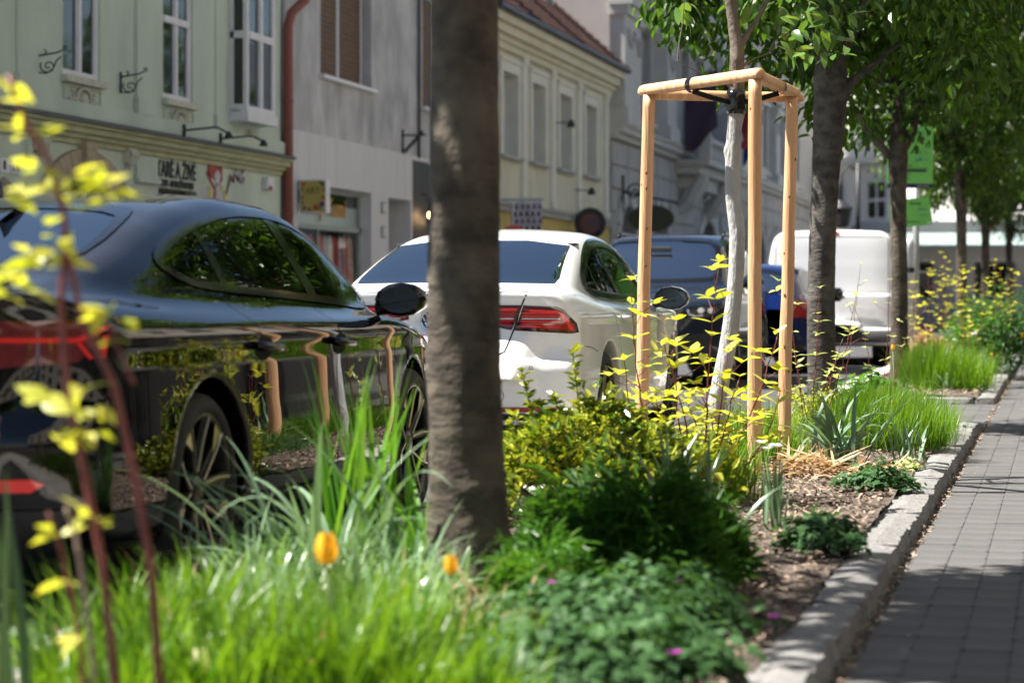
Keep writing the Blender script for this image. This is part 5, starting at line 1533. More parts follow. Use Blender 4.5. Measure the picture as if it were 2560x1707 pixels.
for v in 'RL':
    s = 1 if v == 'R' else -1
    sv.glass('side_window', [(.7, 1.15), (2.9, 1.12), (2.6, 1.5), (2.3, 1.58), (.9, 1.58)], v, MAT['car_glass_dark'], GB, .04, rounded=1)
    sv.patch('pillar', [(1.95, 1.12), (2.05, 1.12), (2.0, 1.6), (1.92, 1.6)], v, GB, off=.006)
    hl = sv.patch('headlight', [(s * a, b) for a, b in ((.52, .80), (.60, .765), (.86, .80), (.90, .86), (.86, .885), (.56, .885))], 'F', MAT['gloss_black'], off=.006, step=.04)
    sv.patch('light_strip', [(s * a, b) for a, b in ((.55, .80), (.61, .772), (.70, .782), (.70, .797), (.62, .79), (.565, .81), (.55, .85), (.535, .85))], 'F', MAT['lens_clear'], off=.011, parent=hl, step=.03)
    for k in range(2):
        sv.patch('headlight_lens', [(s * (.68 + k * .1 + .035 * math.cos(t)), .84 + .03 * math.sin(t)) for t in np.linspace(0, 6.28, 12, endpoint=False)], 'F', MAT['lens_clear'], off=.01, parent=hl, step=.03)
    sv.patch('air_intake', [(s * a, b) for a, b in ((.45, .42), (.80, .45), (.78, .6), (.5, .58))], 'F', MAT['black'], off=.005)
    b = MB(); n = 12
    rings = [[(s * 1.06 + ry * math.cos(2 * math.pi * k / n), yy, 1.16 + rz_ * math.sin(2 * math.pi * k / n)) for k in range(n)] for yy, ry, rz_ in ((2.86, .115, .09), (2.95, .125, .1), (3.03, .09, .07), (3.06, .02, .02))]
    b.add([p for r_ in rings for p in r_], [(i * n + k, i * n + (k + 1) % n, (i + 1) * n + (k + 1) % n, (i + 1) * n + k) for i in range(3) for k in range(n)] + [tuple(range(n - 1, -1, -1))])
    b.bar((s * .86, 2.93, 1.1), (s * .98, 2.93, 1.13), .06)
    b.build('mirror', sv.paint, sv.root, True)
    b = MB(); b.tube([(s * .62, .6, 1.69), (s * .62, .7, 1.735), (s * .62, 2.1, 1.74), (s * .62, 2.25, 1.69)], .02, 6); b.build('roof_rail', GB, sv.root, True)
    for yw in (.95, 3.7):
        wheel(sv.root, s * .81, yw, .37, .24, .24, s, dict(kind='single'), WM)
        b = MB(); b.lathe((s * .62, yw, .37), [(.4, -.12), (.4, .1)], 24, 'x'); b.build('wheel_well', MAT['black'], sv.root)
gr_ = sv.patch('grille', [(-.48, .88), (-.52, .70), (-.44, .66), (.44, .66), (.52, .70), (.48, .88)], 'F', MAT['black'], off=.006, step=.05)
for r_ in range(3):
    for k in range(-4, 5):
        x = k * .105 + (.0525 if r_ % 2 else 0); z = .70 + r_ * .065
        if abs(x) > .45: continue
        sv.ring('grille_cell', [(x + .05 * math.cos(t) * 1.0, z + .03 * math.sin(t)) for t in np.linspace(0, 2 * math.pi, 6, endpoint=False)], .008, 'F', flat('grille_grey', (.06, .06, .065), .3), off=.012, parent=gr_, step=.1)
sv.patch('lower_grille', [(-.42, .40), (.42, .40), (.45, .55), (-.45, .55)], 'F', MAT['black'], off=.005)
sv.patch('licence_plate', [(-.26, .56), (.26, .56), (.26, .655), (-.26, .655)], 'F', MAT['white_paint'], off=.014)
sv.seam('panel_gap', [(-.74, .965), (-.4, .935), (.4, .935), (.74, .965)], 'F', MAT['gap'], w=.012)
sv.box('interior_mirror', -.13, 2.98, 1.50, .13, 3.0, 1.56, MAT['seat'])
for sx in (-.4, .4):
    b = MB(); b.box(sx - .25, 1.9, .5, sx + .25, 2.08, 1.22); b.box(sx - .13, 1.92, 1.25, sx + .13, 2.02, 1.45); b.build('seat', MAT['seat'], sv.root, bevel=.04)
sv.box('dashboard', -.75, 2.9, .85, .75, 3.3, 1.1, MAT['seat'], bevel=.04)
sv.finish()

# ---- small blue car behind it -------------------------------------
L = 3.95
f = hull(L, .86,
    plan=[(-.1, .80), (.3, .84), (1, .86), (3.2, .86), (3.7, .80), (4.0, .70)], prof=[(.1, -.06), (.3, -.01), (.6, 0), (.85, -.005), (.92, -.04), (1.02, -.14), (1.3, -.4)],
    deck=[(-.1, 1.0), (1, 1.0), (2.6, .98), (2.9, .98), (3.5, .88), (3.95, .7)], rear=[(.1, .15), (.35, 0), (.6, .02), (.9, .07), (1.2, .2)], front=[(.1, .2), (.4, 0), (.7, .08), (1, .4)],
    bot=[(0, .26), (.5, .2), (3.9, .2)], roof=[(-.2, .7), (.02, 1.0), (.25, 1.25), (.5, 1.38), (1.0, 1.43), (1.7, 1.44), (2.1, 1.38), (2.5, 1.2), (2.9, .98), (3.3, .7), (4, .4)],
    gw=[(-.1, .62), (.4, .74), (1.5, .77), (2.6, .74), (3.3, .6), (4, .4)], tumble=.4, belt=.97, wheels=(.72, 3.2), wr=.31, crown=.04, rk=.09, gk=.1, shoulder=.06, rcurve=.12)
bl = Car('blue_car', (-3.97, 31.15, 0), 0, f, (-.95, -.1, .15), (.95, L + .1, 1.5), .03, paint('blue_paint', (.003, .012, .07), rough=.3))
tag(bl.root, 'small deep blue hatchback half hidden between trunk and stakes before the white van', 'car')
bl.glass('rear_screen', [(-.56, 1.03), (.56, 1.03), (.48, 1.33), (-.48, 1.33)], 'B', MAT['screen_glass'], GB, .04, cut=False)
for v in 'RL':
    s = 1 if v == 'R' else -1
    bl.glass('side_window', [(.45, 1.03), (2.55, 1.0), (2.1, 1.28), (1.7, 1.34), (.7, 1.33)], v, MAT['car_glass_dark'], GB, .04, cut=False, rounded=1)
    bl.patch('tail_light', [(s * a, b) for a, b in ((.62, .72), (.8, .72), (.80, .95), (.70, .99), (.64, .95))], 'B', MAT['lens_red'], off=.006, step=.05)
    b = MB(); b.lathe((s * .95, 2.42, 1.02), [(.07, -.1), (.1, -.06), (.1, .06), (.05, .1)], 10, 'x'); b.bar((s * .8, 2.45, .97), (s * .9, 2.45, 1.0), .06); b.build('mirror', GB, bl.root, True)
    bl.seam('panel_gap', [(1.2, .98), (1.25, .3)], v, MAT['gap'])
    for yw in (.72, 3.2):
        wheel(bl.root, s * .74, yw, .31, .2, .2, s, dict(kind='single'), WM)
        b = MB(); b.lathe((s * .56, yw, .31), [(.34, -.12), (.34, .1)], 20, 'x'); b.build('wheel_well', MAT['black'], bl.root)
bl.patch('licence_plate', [(-.26, .62), (.26, .62), (.26, .72), (-.26, .72)], 'B', MAT['white_paint'], off=.012)
bl.patch('bumper_trim', [(-.74, .28), (.74, .28), (.74, .38), (-.74, .38)], 'B', MAT['black'], off=.006)
bl.finish()

# ---- white van -----------------------------------------------------
L = 4.9
f = hull(L, 1.0,
    plan=[(-.1, .98), (.3, .995), (3.6, 1.0), (4.4, .94), (5, .84)], prof=[(.1, -.05), (.3, -.005), (.6, 0), (1.0, -.004), (1.04, -.02), (1.2, -.035), (1.5, -.07), (1.8, -.13), (2.0, -.2)],
    deck=[(-.1, 1.935), (.05, 1.95), (.5, 1.97), (2.5, 1.97), (3.1, 1.93), (3.5, 1.75), (4.0, 1.3), (4.3, 1.1), (4.7, 1.0), (4.9, .9)],
    rear=[(.1, .1), (.25, .02), (.42, .0), (.5, .03), (.56, .05), (1.0, .055), (1.05, .075), (1.5, .1), (1.9, .13), (2.0, .2)], front=[(.1, .2), (.4, 0), (.8, .05), (1.1, .3)],
    bot=[(0, .3), (.6, .26), (4.9, .26)], roof=[(-.2, .6), (5, .6)], gw=[(-.1, .4), (5, .4)], tumble=.1, belt=1.0, wheels=(.95, 3.95), wr=.34, crown=.05, rk=.07, shoulder=.16, rcurve=.07, rpow=3)
vn = Car('van', (-3.24, 35.2, 0), R(-.6), f, (-1.1, -.1, .2), (1.1, L + .1, 2.05), .032, paint('van_white', (.80, .80, .80), rough=.4))
tag(vn.root, 'white panel van with plain rear doors parked beyond the blue car', 'van')
vn.seam('panel_gap', [(0.0, 1.87), (0, .56)], 'B', flat('soft_gap', (.25, .25, .26)), w=.016)
vn.seam('panel_gap', [(-.86, .56), (.86, .56)], 'B', MAT['gap'], w=.02)
vn.seam('panel_gap', [(-.82, .6), (-.82, 1.8), (-.78, 1.86), (.78, 1.86), (.82, 1.8), (.82, .6)], 'B', flat('soft_gap', (.25, .25, .26)), w=.014)
vn.patch('brake_light', [(-.11, 1.895), (.11, 1.895), (.105, 1.93), (-.105, 1.93)], 'B', MAT['lens_red'], off=.01, step=.05)
vn.patch('licence_plate', [(.12, .70), (.64, .70), (.64, .81), (.12, .81)], 'B', MAT['white_paint'], off=.014)
vn.patch('door_handle', [(.06, .96), (.2, .96), (.2, 1.0), (.06, 1.0)], 'B', MAT['black'], off=.03)
vn.patch('bumper', [(-.9, .28), (.9, .28), (.92, .5), (-.92, .5)], 'B', flat('bumper_grey', (.05, .05, .055)), off=.012)
vn.seam('press_line', [(-.9, 1.06), (.9, 1.06)], 'B', flat('soft_gap', (.25, .25, .26)), w=.008)
for v in 'RL':
    s = 1 if v == 'R' else -1
    vn.patch('tail_light', [(s * a, b) for a, b in ((.855, .75), (.925, .75), (.925, 1.2), (.86, 1.2))], 'B', MAT['lens_red'], off=.006, step=.05)
    vn.patch('marker_light', [(.55, 1.42), (.62, 1.42), (.62, 1.5), (.55, 1.5)], v, MAT['lens_red'], off=.006, step=.05)
    vn.glass('cab_window', [(3.0, 1.1), (4.0, 1.08), (3.6, 1.55), (3.3, 1.72), (3.0, 1.75)], v, MAT['car_glass_dark'], GB, .04, cut=False, rounded=1)
    for pth in ([(2.85, 1.8), (2.85, .35)], [(1.55, 1.75), (1.55, .4), (2.85, .36)], [(.3, 1.1), (2.85, 1.1)]): vn.seam('panel_gap', pth, v, MAT['gap'], w=.012)
    b = MB(); b.box(s * 1.0 - .02, 3.85, 1.05, s * 1.2, 3.95, 1.4); b.bar((s * .9, 3.95, 1.1), (s * 1.05, 3.9, 1.12), .06); b.build('mirror', MAT['black'], vn.root, bevel=.03)
    for yw in (.95, 3.95):
        wheel(vn.root, s * .83, yw, .34, .21, .22, s, dict(kind='single'), WM)
        b = MB(); b.lathe((s * .66, yw, .34), [(.37, -.12), (.37, .1)], 20, 'x'); b.build('wheel_well', MAT['black'], vn.root)
vn.glass('windscreen', [(-.78, 1.25), (.78, 1.25), (.68, 1.78), (-.68, 1.78)], 'F', MAT['screen_glass'], GB, .04, cut=False)
vn.finish()
# ------------------------------------------------------------------ trees and planting
def unit(a):
    return a / (np.linalg.norm(a, axis=-1, keepdims=True) + 1e-9)
def leaf_field(base, dr, up, ln, wd, bend=.15, fold=.25):
    """six-cornered folded leaves, two quads each"""
    n = len(base)
    dr = unit(dr)
    sd = unit(np.cross(dr, up)); nm = np.cross(sd, dr)
    ln, wd = ln[:, None], wd[:, None]
    def pt(t, w): return base + dr * ln * t + sd * wd * w + nm * (abs(w) * wd * fold * 2 - bend * ln * t * t)
    V = np.stack([pt(0, 0), pt(.3, .46), pt(.68, .4), pt(1, 0), pt(.68, -.4), pt(.3, -.46)], 1).reshape(-1, 3)
    k = np.arange(n)[:, None] * 6
    F = np.concatenate([k + np.array([0, 3, 2, 1]), k + np.array([0, 5, 4, 3])])
    return V, F
def blade_field(base, az, tilt, droop, ln, wd, segs=5, pw=1.5, fold=.0, tipw=.05, side_bias=None):
    """strap leaves: ribbons that lean out by tilt and bend over by droop"""
    n = len(base)
    t = np.linspace(0, 1, segs + 1)
    ang = tilt[:, None] + droop[:, None] * t[None] ** pw
    seg = ln[:, None] / segs
    out = np.concatenate([np.zeros((n, 1)), np.cumsum(np.sin(ang[:, :-1]) * seg, 1)], 1)
    upz = np.concatenate([np.zeros((n, 1)), np.cumsum(np.cos(ang[:, :-1]) * seg, 1)], 1)
    cx, cy = np.cos(az)[:, None], np.sin(az)[:, None]
    C = np.stack([base[:, 0:1] + cx * out, base[:, 1:2] + cy * out, base[:, 2:3] + upz], -1)
    C[..., 2] = np.maximum(C[..., 2], SOIL + .004)
    w = wd[:, None] * (.75 + .5 * np.sin(np.pi * np.minimum(t * 1.1, 1))[None] - .25) * (1 - (1 - tipw) * t[None] ** 3.2)
    S = np.stack([-np.broadcast_to(cy, out.shape), np.broadcast_to(cx, out.shape), np.zeros_like(out)], -1)
    tw = rng.normal(0, .5, (n, 1)) * t[None]
    S = S * np.cos(tw)[..., None] + np.array([0, 0, 1]) * np.sin(tw)[..., None]
    if fold:
        nrm = np.stack([np.cos(ang) * cx, np.cos(ang) * cy, -np.sin(ang)], -1)
        V = np.stack([C - S * w[..., None] / 2 + nrm * (fold * w)[..., None] * -.5, C, C + S * w[..., None] / 2 + nrm * (fold * w)[..., None] * -.5], 2)
        q = 3
    else:
        V = np.stack([C - S * w[..., None] / 2, C + S * w[..., None] / 2], 2)
        q = 2
    V = V.reshape(-1, 3)
    k = (np.arange(n)[:, None] * (segs + 1) + np.arange(segs)[None]).ravel() * q
    if q == 2: F = np.stack([k, k + 1, k + 3, k + 2], 1)
    else: F = np.concatenate([np.stack([k, k + 1, k + 4, k + 3], 1), np.stack([k + 1, k + 2, k + 5, k + 4], 1)])
    return V, F
def rnd_dirs(n, zlo=-1, zhi=1):
    a = rng.uniform(0, 2 * np.pi, n); z = rng.uniform(zlo, zhi, n); r = np.sqrt(1 - z * z)
    return np.stack([r * np.cos(a), r * np.sin(a), z], 1)

MAT['bark'] = bark_mat('bark_dark', (.032, .025, .018), (.085, .068, .048), (.13, .112, .085), 8)
MAT['bark_grey'] = bark_mat('bark_grey', (.034, .03, .026), (.085, .075, .066), (.15, .135, .12), 11)
MAT['bark_young'] = mat('bark_young', (0.13, 0.105, 0.08), .8, var=.25, scale=14, bump=.5, bscale=50)
MAT['whitewash'] = mat('whitewash', (0.43, 0.425, 0.42), .9, scale=11, bump=.7, bscale=60, stretch=(1, 1, .35), detail=12, col2=(.27, .26, .25))
MAT['leaf_tree'] = leaf_mat('tree_leaf', (.012, .042, .005), (.085, .175, .02), .5, .34, tcol=(.9, 1.0, .25))
MAT['leaf_young'] = leaf_mat('young_tree_leaf', (.05, .13, .02), (.12, .22, .04), .35, .35, tcol=(1, 1, .3))
MAT['blossom'] = leaf_mat('cream_blossom', (.36, .29, .11), (.62, .55, .30), .3, .8, tcol=(1, .95, .7))
MAT['leaf_gold'] = leaf_mat('golden_leaf', (.36, .40, .04), (.66, .62, .12), .45, .35, tcol=(1, 1, .22), obj=True)
MAT['leaf_gold_field'] = leaf_mat('golden_leaf_field', (.36, .42, .05), (.66, .66, .16), .42, .35, tcol=(1, 1, .22))
MAT['leaf_varieg'] = leaf_mat('variegated_leaf', (.30, .38, .10), (.66, .66, .34), .35, .35, tcol=(1, 1, .5))
MAT['leaf_euonymus'] = leaf_mat('euonymus_leaf', (.035, .13, .01), (.50, .50, .06), .25, .22, tcol=(1, 1, .25), spec=.8)
MAT['grass_bright'] = leaf_mat('bright_grass', (.025, .10, .004), (.15, .28, .022), .44, .38, tcol=(.95, 1, .2), spec=.35)
MAT['grass_deep'] = leaf_mat('deep_grass', (.035, .13, .015), (.09, .24, .03), .38, .35, tcol=(.95, 1, .25))
MAT['strap_green'] = leaf_mat('strap_leaf', (.06, .20, .02), (.15, .33, .05), .35, .3, tcol=(.95, 1, .25), obj=True)
MAT['strap_grey'] = leaf_mat('glaucous_leaf', (.10, .18, .10), (.22, .33, .20), .25, .28, tcol=(.9, 1, .5), obj=True)
MAT['strap_grey_field'] = leaf_mat('glaucous_leaf_field', (.10, .19, .09), (.24, .36, .2), .28, .25, tcol=(.9, 1, .5))
MAT['strap_dark'] = leaf_mat('dark_iris_leaf', (.03, .075, .04), (.07, .13, .07), .2, .3, obj=True)
MAT['leaf_dark'] = leaf_mat('dark_fine_leaf', (.018, .075, .008), (.055, .15, .018), .35, .55, tcol=(.9, 1, .3), spec=.3)
MAT['leaf_geranium'] = leaf_mat('geranium_leaf', (.02, .075, .018), (.07, .155, .05), .28, .62, tcol=(.9, 1, .4), spec=.3)
MAT['leaf_dry'] = leaf_mat('dry_leaf', (.33, .19, .09), (.66, .48, .30), .3, .6, tcol=(1, .8, .5))
MAT['stem_red'] = mat('red_stem', (.16, .035, .03), .5, var=.3, scale=20)
MAT['stem_pale'] = mat('pale_stem', (.32, .24, .19), .6, var=.2, scale=20)
MAT['petal_orange'] = leaf_mat('orange_petal', (.82, .42, .02), (.9, .58, .04), .4, .45, tcol=(1, .8, .2))
MAT['petal_cream'] = leaf_mat('cream_petal', (.72, .68, .30), (.85, .82, .55), .4, .5, tcol=(1, .95, .6))
MAT['petal_magenta'] = leaf_mat('magenta_petal', (.42, .03, .36), (.55, .06, .5), .3, .5, tcol=(1, .4, 1))
MAT['petal_white'] = leaf_mat('white_petal', (.75, .75, .72), (.85, .85, .82), .4, .5, tcol=(1, 1, .95))
MAT['pine'] = mat('peeled_pine', (.68, .42, .235), .6, scale=9, stretch=(3.0, 3.0, .16), bump=.35, bscale=30, col2=(.50, .25, .115), detail=12)

def trunk_mesh(path, rads, n=20, sub=6, amp=.04, seed=0, knots=()):
    """tapered, slightly lumpy trunk through path points"""
    r = np.random.default_rng(seed)
    P = np.array(path, float); rads = np.array(rads, float)
    t = np.arange(len(P)); tt = np.linspace(0, len(P) - 1, (len(P) - 1) * sub + 1)
    C = np.stack([pchip(list(zip(t, P[:, k])))(tt) for k in range(3)], 1)
    Rr = np.interp(tt, t, rads)
    ph = r.uniform(0, 6.28, 6)
    b = MB()
    V = []
    for i, (c, q) in enumerate(zip(C, Rr)):
        for k in range(n):
            a = 2 * math.pi * k / n
            l = 1 + amp * (math.sin(2 * a + ph[0] + i * .12) * .6 + math.sin(3 * a + ph[1] - i * .2) * .5 + math.sin(5 * a + ph[2] + i * .5) * .3 + r.normal(0, .25))
            for kz, ka, kr in knots:
                l += kr * math.exp(-((c[2] - kz) / .035) ** 2 - (math.atan2(math.sin(a - ka), math.cos(a - ka)) / .5) ** 2)
            V.append((c[0] + q * l * math.cos(a), c[1] + q * l * math.sin(a), c[2]))
    F = [(i * n + k, i * n + (k + 1) % n, (i + 1) * n + (k + 1) % n, (i + 1) * n + k) for i in range(len(C) - 1) for k in range(n)]
    F.append(tuple((len(C) - 1) * n + k for k in range(n)))
    return V, F
def crown_cloud(n, centre, rad, clumps, crad, lnr, hang=.8, seed=0, shell=.45):
    """leaf positions gathered in clumps through an ellipsoid"""
    d = rnd_dirs(clumps)
    rr = rng.uniform(shell, 1, clumps) ** .6
    cc = np.array(centre) + d * rr[:, None] * np.array(rad)
    k = rng.integers(0, clumps, n)
    off = rng.normal(0, 1, (n, 3)); off = unit(off) * (rng.uniform(0, 1, n) ** .5)[:, None] * (crad * rng.uniform(.7, 1.25, clumps))[k][:, None]
    off[:, 2] *= .7
    base = cc[k] + off
    dr = unit(off) * .7 + rng.normal(0, .45, (n, 3)); dr[:, 2] -= hang
    up = np.tile([0., 0, 1], (n, 1)) + rng.normal(0, .35, (n, 3)) + unit(off) * .6
    ln = rng.uniform(lnr[0], lnr[1], n)
    return base, dr, up, ln, cc
def blossom_field(cc, per, rad, sz):
    n = len(cc) * per
    base = np.repeat(cc, per, 0) + unit(rng.normal(0, 1, (n, 3))) * rng.uniform(0, rad, (n, 1)) * np.array([1, 1, .55])
    dr = rnd_dirs(n, -.2, 1)
    return leaf_field(base, dr, rnd_dirs(n), rng.uniform(sz * .7, sz * 1.3, n), np.full(n, sz), .1, .3)

def obj_leaf_mesh(name, m, w=.42, bend=.25, fold=.22, seed=0, lobes=0):
    """one unit leaf along +Y with a midrib fold, for leaves built one by one"""
    st = [(0, 0), (.12, .22), (.3, .44), (.5, .5), (.7, .38), (.88, .17), (1, 0)]
    V, F = [], []
    for t, q in st:
        z = -bend * t * t
        if q == 0: V.append((0, t, z)); continue
        q *= w
        if lobes: q *= 1 + .22 * math.sin(t * 22)
        V += [(-q, t - .02, z + q * fold), (0, t, z), (q, t - .02, z + q * fold)]
    F += [(0, 1, 2), (0, 2, 3)] if False else [(0, 2, 1), (0, 3, 2)]
    for i in range(4):
        a, b = 1 + 3 * i, 4 + 3 * i
        F += [(a, a + 1, b + 1, b), (a + 1, a + 2, b + 2, b + 1)]
    a = 13
    F += [(a, a + 1, 16), (a + 1, a + 2, 16)]
    me = bpy.data.meshes.new(name)
    me.from_pydata(V, [], F)
    me.materials.append(m)
    me.polygons.foreach_set('use_smooth', np.ones(len(me.polygons), bool))
    return me
def put_leaf(me, parent, base, dr, up, ln, wd=None, name='leaf'):
    o = bpy.data.objects.new(name, me)
    COL.objects.link(o)
    o.parent = parent
    y = Vector(dr).normalized()
    x = y.cross(Vector(up)); x.normalize()
    z = x.cross(y)
    s = wd if wd else ln
    M = Matrix(((x.x * s, y.x * ln, z.x * ln, base[0]), (x.y * s, y.y * ln, z.y * ln, base[1]), (x.z * s, y.z * ln, z.z * ln, base[2]), (0, 0, 0, 1)))
    o.matrix_local = M
    return o
def along(path, n):
    P = np.array(path, float)
    L_ = np.concatenate([[0], np.cumsum(np.linalg.norm(np.diff(P, axis=0), axis=1))])
    s = np.linspace(0, L_[-1], n)
    return np.stack([np.interp(s, L_, P[:, k]) for k in range(3)], 1)
GOLD = None
def dogwood(name, label, stems, group=None, lsize=(.055, .095), spacing=.07, start=.35, srad=.005, meshes=None, stem_m=None, cat='shrub', twigs=.5):
    """upright stems carrying opposite pairs of leaves and a tuft at each tip; stems in world coordinates"""
    base = stems[0][0]
    root = empty(name, (base[0], base[1], SOIL))
    tag(root, label, cat, group)
    o0 = np.array([base[0], base[1], SOIL])
    for st in stems:
        P = np.array(st, float) - o0
        ln = np.linalg.norm(np.diff(P, axis=0), axis=1).sum()
        C = along(P, max(6, int(ln / .05)))
        C[1:-1] += rng.normal(0, .003, C[1:-1].shape)
        b = MB(); b.tube([tuple(c) for c in C], list(np.linspace(srad, srad * .35, len(C))), 6)
        so = b.build('stem', stem_m or MAT['stem_red'], root, True)
        k = max(2, int(ln * (1 - start) / spacing))
        a0 = rng.uniform(0, 6.28)
        def pair(c, d, big, a):
            for s in (0, math.pi):
                az = a + s + rng.normal(0, .2)
                dr = np.array([math.cos(az), math.sin(az), rng.uniform(-.05, .7)]) + np.array(d) * .2
                put_leaf(meshes[rng.integers(len(meshes))], root, c, dr, (rng.normal(0, .2), rng.normal(0, .2), 1), rng.uniform(*lsize) * big)
        for i in range(k):
            t = start + (1 - start) * (i + rng.uniform(-.2, .2)) / k
            t = min(max(t, .05), .97)
            c = C[int(t * (len(C) - 1))]
            d = C[min(int(t * (len(C) - 1)) + 1, len(C) - 1)] - C[max(int(t * (len(C) - 1)) - 1, 0)]
            if rng.uniform() < twigs:
                az = a0 + i * 1.57 + rng.uniform(-.4, .4)
                e = c + np.array([math.cos(az), math.sin(az), .55]) * rng.uniform(.05, .13)
                b = MB(); b.tube([tuple(c), tuple((c + e) / 2 + np.array([0, 0, -.006])), tuple(e)], [.0022, .0018, .0012], 5); b.build('twig', stem_m or MAT['stem_red'], so)
                pair(e, (0, 0, 1), .9, az + 1.57); pair(e, (0, 0, 1), .65, az)
            else:
                pair(c, (0, 0, 1), 1.0, a0 + i * 1.57)
        for q in range(2): pair(C[-1], (0, 0, 1.6), .6, a0 + q * 1.57)
    return root
def strap_plant(name, label, xy, n, ln, wd, meshm, tilt=(.05, .5), droop=(.1, 1.6), group=None, cat='plant', spread=.05, segs=9, fold=.3, z=None, extra=()):
    """a clump whose strap leaves are built one by one"""
    root = empty(name, (xy[0], xy[1], SOIL if z is None else z))
    tag(root, label, cat, group)
    for i in range(n):
        b = np.array([[rng.normal(0, spread), rng.normal(0, spread), 0.0]]) + np.array([[0, 0, SOIL]])
        V, F = blade_field(b, np.array([rng.uniform(0, 6.28)]), np.array([rng.uniform(*tilt)]), np.array([rng.uniform(*droop)]), np.array([rng.uniform(*ln)]), np.array([rng.uniform(*wd)]), segs, rng.uniform(1.2, 3), fold)
        V[:, 2] -= SOIL
        mesh_obj('leaf', V, F, meshm, root, True)
    for az, tl, dp, l_, w_, pw in extra:
        V, F = blade_field(np.array([[0, 0, SOIL]]), np.array([az]), np.array([tl]), np.array([dp]), np.array([l_]), np.array([w_]), 12, pw, fold)
        V[:, 2] -= SOIL
        mesh_obj('leaf', V, F, meshm, root, True)
    return root
def blade_patch(name, label, pts, n, ln, wd, m, tilt=.25, droop=(.1, .9), segs=4, cat='grass', kind='stuff', spread=.05, fold=0, group=None):
    """a tuft or sward of fine blades, one mesh; pts = tuft centres (x, y, weight)"""
    c = np.array([p[:2] for p in pts]); w = np.array([p[2] if len(p) > 2 else 1 for p in pts], float)
    k = rng.choice(len(c), n, p=w / w.sum())
    off = rng.normal(0, spread, (n, 2))
    base = np.concatenate([c[k] + off, np.full((n, 1), SOIL - .005)], 1)
    az = np.arctan2(off[:, 1], off[:, 0]) + rng.normal(0, .7, n)
    ts = rng.uniform(.55, 1.2, len(c))[k]
    V, F = blade_field(base, az, np.abs(rng.normal(0, tilt, n)) + .02, rng.uniform(droop[0], droop[1], n), rng.uniform(*ln, n) * ts, rng.uniform(*wd, n), segs, 1.6, fold)
    o = mesh_obj(name, V, F, m, None, True)
    tag(o, label, cat, group, kind)
    return o
def star_leaves(base, nrm, size, lobes=5):
    """small palmate leaves as lobed flat shapes"""
    n = len(base); m = lobes * 2
    nrm = unit(nrm); u = unit(np.cross(nrm, rnd_dirs(n))); v = np.cross(nrm, u)
    V = np.zeros((n, m, 3))
    for k in range(m):
        a = 2 * math.pi * k / m
        r = (1.0 if k % 2 == 0 else .5) * size[:, None]
        V[:, k] = base + u * r * math.cos(a) + v * r * math.sin(a) + nrm * (r * .12 * (1 if k % 2 else 0))
    return V.reshape(-1, 3), (np.arange(n)[:, None] * m + np.arange(m)[None])
def mound(name, label, xy, n, rad, h, size, m, cat='plant', group=None, flowers=0, shape='star'):
    root = empty(name, (xy[0], xy[1], SOIL)); tag(root, label, cat, group)
    a = rng.uniform(0, 6.28, n); r = np.sqrt(rng.uniform(0, 1, n))
    x, y = r * np.cos(a) * rad[0], r * np.sin(a) * rad[1]
    ph = rng.uniform(0, 6.28, 4)
    strag = rng.uniform(0, 1, n) < .16
    ext = 1 + .22 * np.sin(2 * a + ph[0]) + .16 * np.sin(5 * a + ph[1]) + np.where(strag, rng.uniform(0, .35, n), 0)
    x, y = x * ext, y * ext
    zt = h * np.sqrt(np.maximum(1 - r * r, .03)) * (1 + .3 * np.sin(x / rad[0] * 4 + ph[2]) * np.sin(y / rad[1] * 5 + ph[3])) * np.where(strag, rng.uniform(.6, 1.35, n), 1)
    base = np.stack([x, y, zt * rng.uniform(.55, 1.08, n) + rng.normal(0, .006, n)], 1)
    nr = np.stack([x / rad[0] * .5, y / rad[1] * .5, np.ones(n)], 1) + rng.normal(0, .35, (n, 3))
    sz = rng.uniform(size[0], size[1], n)
    if shape == 'star': V, F = star_leaves(base, nr, sz)
    else:
        dr = np.stack([np.cos(a), np.sin(a), rng.uniform(0, .8, n)], 1) + rng.normal(0, .5, (n, 3))
        V, F = leaf_field(base, dr, nr, sz, sz * (.16 if shape == 'fine' else .5), .2)
    o = mesh_obj('foliage', V, F, m, root); o['kind'] = 'stuff'
    k = min(n, 60)
    b = MB()
    for i in rng.integers(0, n, k): b.tube([(x[i] * .2, y[i] * .2, 0), (x[i] * .7, y[i] * .7, base[i, 2] * .6), tuple(base[i])], [.0022, .0018, .001], 4, caps=False)
    so = b.build('stems', MAT['leaf_dark'], root); so['kind'] = 'stuff'
    for i in range(flowers):
        j = rng.integers(0, n)
        flower(root, (x[j], y[j], zt[j] + .03), .016, 5, MAT['petal_magenta'])
    return root
def flower(parent, c, size, petals, m, cup=.3, stem=None):
    b = MB()
    for k in range(petals):
        a = 2 * math.pi * k / petals
        d = np.array([math.cos(a), math.sin(a), cup]); d /= np.linalg.norm(d)
        V, F = leaf_field(np.array([c], float), d[None], np.array([[0, 0, 1.]]), np.array([size]), np.array([size * .8]), .1 - cup * .2, .1)
        b.add(V.tolist(), F.tolist())
    o = b.build('flower', m, parent)
    if stem is not None:
        s = MB(); s.tube([stem, tuple((np.array(stem) + np.array(c)) / 2 + np.array([.006, 0, 0])), c], .0025, 5); s.build('flower_stem', MAT['leaf_dark'], parent)
    return o
